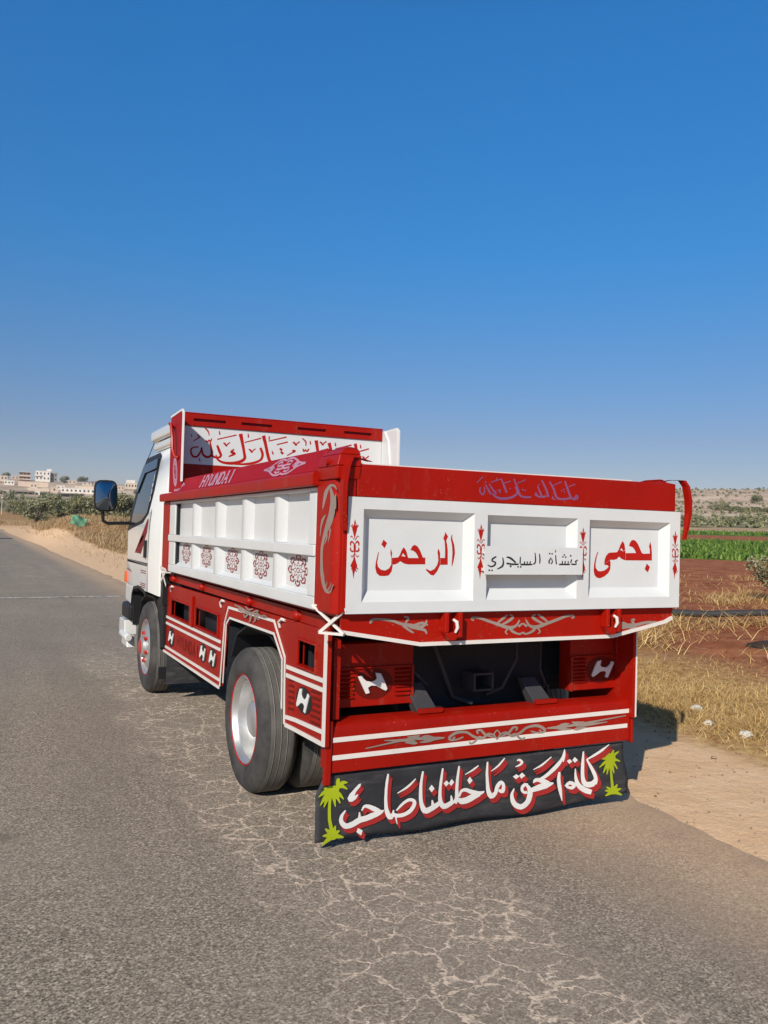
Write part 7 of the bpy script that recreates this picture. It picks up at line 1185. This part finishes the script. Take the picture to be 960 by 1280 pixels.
# black irrigation pipe lying over the soil
p0 = Vector((3.8, 11.85, 0)); p1 = Vector((30, -.55, 0)); path = []
for i in range(60):
    f_ = i / 59; q = p0.lerp(p1, f_) + Vector((.03 * math.sin(i * .9), .05 * math.sin(i * .55), 0)); path.append((q.x, q.y, gz(q.x, q.y) + .17 + .012 * math.sin(i * 1.3)))
o = MB().tube(path, .066, 10).build('irrigation_pipe', M['pipe'], smooth=True); tag(o, 'black irrigation pipe lying across the red field behind the tailgate', 'pipe')

# white litter at the verge
def crumple(name, label, loc, s_, seed, mat):
    bm_ = bmesh.new(); bmesh.ops.create_icosphere(bm_, subdivisions=3, radius=1)
    for v in bm_.verts:
        k_ = 1 + .55 * noise.noise(v.co * 1.9 + Vector((seed, 0, 0))) + .35 * noise.noise(v.co * 4.5 + Vector((0, seed, 0)))
        v.co = Vector((v.co.x * k_ * 1.15, v.co.y * k_, v.co.z * k_ * .62)) * s_
    me = bpy.data.meshes.new(name); bm_.to_mesh(me); bm_.free(); me.materials.append(mat)
    o = bpy.data.objects.new(name, me); COL.objects.link(o); o.location = loc
    return tag(o, label, 'litter', 'white plastic litter on the verge')
for (x, y), s_, sd_, lab in (((4.52, 2.16), .045, 3, 'crumpled white plastic bag nearest the truck shadow on the dry verge'), ((4.16, 1.69), .038, 8, 'small greenish white plastic scrap, middle one of the three on the verge'), ((4.12, 1.27), .048, 14, 'dirty white plastic bag farthest from the truck on the verge')):
    crumple('plastic_bag', lab, (x, y, gz(x, y) + s_ * .42), s_, sd_, M['bag'])
# loose stones on the dirt shoulder, uncountable
g_ = np.random.default_rng(40); V, Fq = [], []
for i in range(900):
    x, y = (g_.uniform(2.0, 4.2), g_.uniform(-3.5, 6.5)); 
    if i > 700: x, y = g_.uniform(-1.5, 2.0), g_.uniform(-2, 7)
    s_ = g_.uniform(.004, .013) * (1 if i % 40 else 2.4); z = gz(x, y) + .006 + s_ * .35
    o_ = len(V); q = g_.uniform(.6, 1.3, (6, 1)) * np.array([[1, 0, 0], [-1, 0, 0], [0, 1, 0], [0, -1, 0], [0, 0, .7], [0, 0, -.7]]) * s_
    V += [tuple(np.array([x, y, z]) + p) for p in q]
    Fq += [tuple(np.array(f_) + o_) for f_ in ((0, 2, 4), (2, 1, 4), (1, 3, 4), (3, 0, 4), (2, 0, 5), (1, 2, 5), (3, 1, 5), (0, 3, 5))]
t = NT('gravel_stone'); M['stone'] = t.set(Base_Color=t.ramp(t.noise(7, 2), [(.35, (.22, .16, .11)), (.7, (.55, .43, .32))]), Roughness=.95)
o = raw_mesh('gravel', V, Fq, [M['stone']]); tag(o, 'loose gravel on the dirt shoulder and road edge', 'gravel', kind='stuff')

# dark clods beside the field edge (low heaps of near-black brown soil)
t = NT('dark_soil'); M['darksoil'] = t.set(Base_Color=t.ramp(t.noise(6, 5, .7), [(.35, (.018, .012, .009)), (.7, (.06, .035, .02))]), Roughness=.95)
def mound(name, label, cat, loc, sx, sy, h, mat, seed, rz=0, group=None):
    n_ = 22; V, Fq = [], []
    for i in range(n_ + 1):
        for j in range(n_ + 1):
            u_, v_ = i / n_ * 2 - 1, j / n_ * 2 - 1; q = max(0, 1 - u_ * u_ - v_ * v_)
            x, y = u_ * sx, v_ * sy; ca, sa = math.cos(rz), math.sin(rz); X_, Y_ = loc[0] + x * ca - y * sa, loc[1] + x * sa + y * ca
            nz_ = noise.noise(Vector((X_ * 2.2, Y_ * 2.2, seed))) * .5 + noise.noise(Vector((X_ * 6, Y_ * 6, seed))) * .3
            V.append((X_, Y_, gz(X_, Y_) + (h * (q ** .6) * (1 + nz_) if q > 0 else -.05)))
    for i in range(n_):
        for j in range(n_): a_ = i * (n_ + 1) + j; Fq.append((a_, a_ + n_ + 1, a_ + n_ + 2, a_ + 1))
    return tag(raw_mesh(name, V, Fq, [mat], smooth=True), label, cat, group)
mound('soil_heap', 'low heap of dark soil among the straw at the field edge', 'soil heap', (9.3, 4.9), .62, .26, .09, M['darksoil'], 2, -.9)
mound('soil_heap', 'dark soil heap farther off, just beyond the black pipe', 'soil heap', (15.2, 8.2), .7, .35, .10, M['darksoil'], 5, -.9)
t = NT('mound_earth'); M['mound'] = t.set(Base_Color=t.ramp(t.noise(1.6, 6, .7), [(.35, (.22, .115, .05)), (.68, (.42, .25, .115))]), Roughness=.95)

# green sheet thrown over the bank
x, y = at(.1005, 74); n_ = 14; V, Fq = [], []
for i in range(n_ + 1):
    for j in range(n_ + 1):
        u_, v_ = i / n_ - .5, j / n_ - .5
        V.append((x + u_ * 1.15 + v_ * .25, y + v_ * .8 + .12 * math.sin(u_ * 7), gz(x, y) + .50 + v_ * .80 - u_ * .40 + .07 * math.sin(u_ * 9 + v_ * 5)))
for i in range(n_):
    for j in range(n_): a_ = i * (n_ + 1) + j; Fq.append((a_, a_ + n_ + 1, a_ + n_ + 2, a_ + 1))
o = raw_mesh('green_sheet', V, Fq, [M['tarp']], smooth=True); so_ = o.modifiers.new('t', 'SOLIDIFY'); so_.thickness = .03
tag(o, 'faded green sheet propped on the dry grass bank', 'sheet')

# ------------------------------------------------------------------ town on the ridge
def wallmat(name, c):
    t = NT(name); return t.set(Base_Color=t.ramp(t.noise(.35, 5, .65), [(.3, tuple(v * .8 for v in c)), (.7, c)]), Roughness=.9)
BM = dict(white=wallmat('white_render', (.80, .74, .66)), cream=wallmat('cream_render', (.70, .57, .45)), grey=wallmat('grey_block', (.30, .265, .235)), tan=wallmat('tan_stone', (.64, .50, .385)), brown=wallmat('brown_render', (.28, .17, .12)), roof=wallmat('grey_sheet_roof', (.20, .175, .17)))
t = NT('dark_window'); BM['win'] = t.set(Base_Color=(.03, .032, .038), Roughness=.3)
def building(name, label, cat, bearing, r__, w, d_, h, mat, floors=1, wins=3, roof='parapet', group=None, sink=2.0, extra=None, rz=None, win_h=1.2):
    x, y = at(bearing, r__); z = gz(x, y)
    root = thing(name, (x, y, z), label, cat, group); root.rotation_euler = (0, 0, -bearing if rz is None else rz)
    def pt(mb, nm, m_):
        o = mb.build(nm, m_); o.parent = root; return o
    wl_ = MB()
    # front wall with real openings, then the other walls and the slab
    holes = []; fh = h / floors
    for f_ in range(floors):
        for k_ in range(wins):
            xc = -w / 2 + w * (k_ + .5) / wins; ww = min(1.1, w / wins * .42); zb = f_ * fh + fh * .35
            holes.append([(xc - ww / 2, zb), (xc + ww / 2, zb), (xc + ww / 2, zb + win_h * fh / 3), (xc - ww / 2, zb + win_h * fh / 3)])
    wl_.plate([(-w / 2, -sink), (w / 2, -sink), (w / 2, h), (-w / 2, h)], holes, 'y', -d_ / 2, -d_ / 2 + .25)
    wl_.box(-w / 2, w / 2, d_ / 2 - .25, d_ / 2, -sink, h).box(-w / 2, -w / 2 + .25, -d_ / 2 + .251, d_ / 2 - .251, -sink, h).box(w / 2 - .25, w / 2, -d_ / 2 + .251, d_ / 2 - .251, -sink, h)
    pt(wl_, 'wall', mat)
    for q in holes:
        pt(MB().box(q[0][0], q[1][0], -d_ / 2 + .12, -d_ / 2 + .16, q[0][1], q[2][1]), 'window', BM['win'])
    rf_ = MB()
    if roof == 'parapet': rf_.box(-w / 2 - .15, w / 2 + .15, -d_ / 2 - .15, d_ / 2 + .15, h + .004, h + .35)
    elif roof == 'slab': rf_.box(-w / 2 - .6, w / 2 + .6, -d_ / 2 - 1.2, d_ / 2 + .3, h + .004, h + .30)
    else: rf_.prism([(-w / 2 - .3, h + .004), (w / 2 + .3, h + .004), (w / 2 + .3, h + .3), (0, h + 1.1), (-w / 2 - .3, h + .3)], 'y', -d_ / 2 - .3, d_ / 2 + .3)
    pt(rf_, 'roof', mat if roof == 'parapet' else BM['roof'] if roof != 'slab' else BM['white'])
    for nm, b_, m_ in (extra or []): pt(MB().box(*b_), nm, m_)
    return root
BG = 'houses of the ridge town'
building('balcony_house', 'two storey cream house with brown balconies, on the road side of the tall white house', 'house', .0425, 800, 9.2, 9, 6.8, BM['brown'], 2, 3, 'slab', BG,
         extra=[('balcony', (-4.8, 4.8, -5.7, -4.51, 3.1, 4.3), BM['cream']), ('balcony', (-4.8, 4.8, -5.7, -4.51, .2, 1.0), BM['cream'])])
building('tall_house', 'tallest white house of the ridge town, two storeys with a rooftop stair tower', 'house', .0610, 800, 12.2, 11, 8.6, BM['white'], 2, 4, 'parapet', BG,
         extra=[('stair_tower', (3.2, 7.2, -2, 3, 8.96, 11.0), BM['white']), ('balcony', (-6.8, -1, -6.8, -5.51, 4.2, 5.2), BM['white'])])
building('block_house', 'grey unplastered block house joined to the tall white house', 'house', .0708, 803, 8.6, 10, 7.6, BM['grey'], 2, 3, 'parapet', BG)
building('roadside_house', 'low cream house at the road end of the town, farthest from the cab', 'house', .0200, 780, 8.0, 8, 4.2, BM['cream'], 1, 3, 'parapet', BG)
building('roadside_house', 'white flat roofed house just below the balcony house', 'house', .0270, 730, 7.5, 7, 3.2, BM['white'], 1, 3, 'parapet', BG)
building('long_house', 'long low white house with a row of dark windows', 'house', .0985, 610, 22, 8, 3.3, BM['white'], 1, 8, 'parapet', BG)
building('hut', 'small tan hut at the end of the long low house', 'hut', .0735, 620, 5.0, 5, 3.4, BM['tan'], 1, 1, 'parapet', BG)
building('roof_house', 'house with a broad dark pitched roof behind the mirror', 'house', .1080, 760, 7.5, 8, 2.6, BM['cream'], 1, 2, 'pitched', BG)
building('white_hut', 'small white house on the ridge above the mirror', 'house', .1340, 760, 3.6, 5, 2.6, BM['white'], 1, 1, 'parapet', BG)
building('cream_house', 'cream cube house with a rooftop room, beside the cab window', 'house', .1560, 720, 9.5, 8, 4.6, BM['cream'], 1, 4, 'parapet', BG,
         extra=[('rooftop_room', (-4.0, 3.0, -3.9, 2, 4.96, 7.2), BM['white'])])
building('grey_house', 'low grey house next to the cream house, nearer the cab', 'house', .1650, 725, 5.0, 7, 3.6, BM['grey'], 1, 2, 'parapet', BG)
building('white_kiosk', 'tiny white box building below the retaining wall, in front of the shed roofs', 'hut', .0560, 500, 2.6, 3, 2.6, BM['white'], 1, 1, 'parapet', BG)
for i, (b_, r__, w_, h_, mt, nm, lab) in enumerate((
        (.0080, 760, 7, 5.6, 'white', 'house', 'white two storey house at the very end of the road, outermost of the town'), (.0330, 870, 6, 3.4, 'tan', 'house', 'tan house on the ridge just behind the balcony house'),
        (.0520, 700, 5, 2.8, 'cream', 'house', 'cream cottage in front of the tall white house'), (.0800, 690, 6, 3.0, 'white', 'house', 'small white cottage between the block house and the long house'),
        (.1200, 720, 6.5, 3.2, 'tan', 'house', 'tan cottage below the roof house, hidden mostly by the mirror'), (.1450, 690, 5.0, 2.6, 'tan', 'house', 'tan cottage between the mirror and the cream house'), (.1150, 860, 5.5, 3.2, 'grey', 'house', 'grey cottage on the skyline behind the dark roof'))):
    building(nm, lab, 'house', b_, r__, w_, 6, h_, BM[mt], 2 if h_ > 5 else 1, 2, 'parapet', BG)
building('ridge_shed', 'tan shed on the ridge between the white house and the dark roof', 'shed', .0920, 820, 7, 7, 3.0, BM['tan'], 1, 2, 'parapet', BG)
def long_shed(label, b0, r__, L_, h):
    x, y = at(b0, r__); root = thing('shed', (x, y, gz(x, y)), label, 'shed', 'low dark sheds below the town'); root.rotation_euler = (0, 0, -b0)
    o = MB().prism([(-3, h), (3.3, h + .25), (3.3, h + .45), (-3, h + .2)], 'x', -L_ / 2, L_ / 2).build('roof', BM['roof']); o.parent = root
    o = MB().box(-L_ / 2, L_ / 2, 2.6, 2.8, -1.5, h - .02).build('wall', BM['grey']); o.parent = root
    for k_ in range(int(L_ / 5)): 
        xx = -L_ / 2 + 2 + k_ * 5; o = MB().box(xx, xx + .2, -2.8, -2.6, -1.5, h - .02).build('post', BM['grey']); o.parent = root
long_shed('long low shed with a dark sheet roof nearest the road', .0490, 520, 22, 2.4)
long_shed('long low shed with a dark sheet roof in front of the long white house', .0910, 515, 15, 2.2)
def wall(name, label, b0, b1, r0, r1, h, m_):
    n_ = 10; V, Fq = [], []
    mbw = MB(); P_ = [at(b0 + (b1 - b0) * i / n_, r0 + (r1 - r0) * i / n_) for i in range(n_ + 1)]
    for p, q in zip(P_[:-1], P_[1:]):
        z0, z1 = gz(*p), gz(*q)
        mbw.hexa([(p[0], p[1], z0 - 3), (q[0], q[1], z1 - 3), (q[0], q[1] + .5, z1 - 3), (p[0], p[1] + .5, z0 - 3)], [(p[0], p[1], z0 + h), (q[0], q[1], z1 + h), (q[0], q[1] + .5, z1 + h), (p[0], p[1] + .5, z0 + h)])
    tag(mbw.build(name, m_), label, 'wall')
wall('retaining_wall', 'pale retaining wall below the tall white house', .036, .067, 720, 715, 3.8, BM['tan'])
wall('field_wall', 'pale stone wall running along the slope behind the mirror', .095, .118, 690, 680, 3.2, BM['tan'])
wall('field_wall', 'lower pale wall under the retaining wall', .046, .068, 640, 640, 2.0, BM['cream'])
# white post far down the road
x, y = at(.0205, 235); po = MB().tube([(x, y, gz(x, y) - .3), (x, y, gz(x, y) + 4.6)], [.07, .05], 8).box(x - .22, x + .22, y - .03, y + .03, gz(x, y) + 4.3, gz(x, y) + 4.6).build('roadside_post', BM['white']); tag(po, 'thin white post at the far end of the road beside the trees', 'post')

# ------------------------------------------------------------------ air: a thin pale haze over the whole place
hz = bpy.data.materials.new('haze_air'); hz.use_nodes = True
hn, hl_ = hz.node_tree.nodes, hz.node_tree.links
hn.remove(hn["Principled BSDF"])
pv = hn.new("ShaderNodeVolumePrincipled"); pv.inputs["Density"].default_value = 0.00022; pv.inputs["Color"].default_value = (.92, .94, 1.0, 1); pv.inputs["Anisotropy"].default_value = 0.2
hl_.new(pv.outputs[0], hn["Material Output"].inputs["Volume"])
o = MB().box(-3700, 3700, -3700, 3700, -2.0, 95).build('haze', hz); tag(o, kind='stuff')
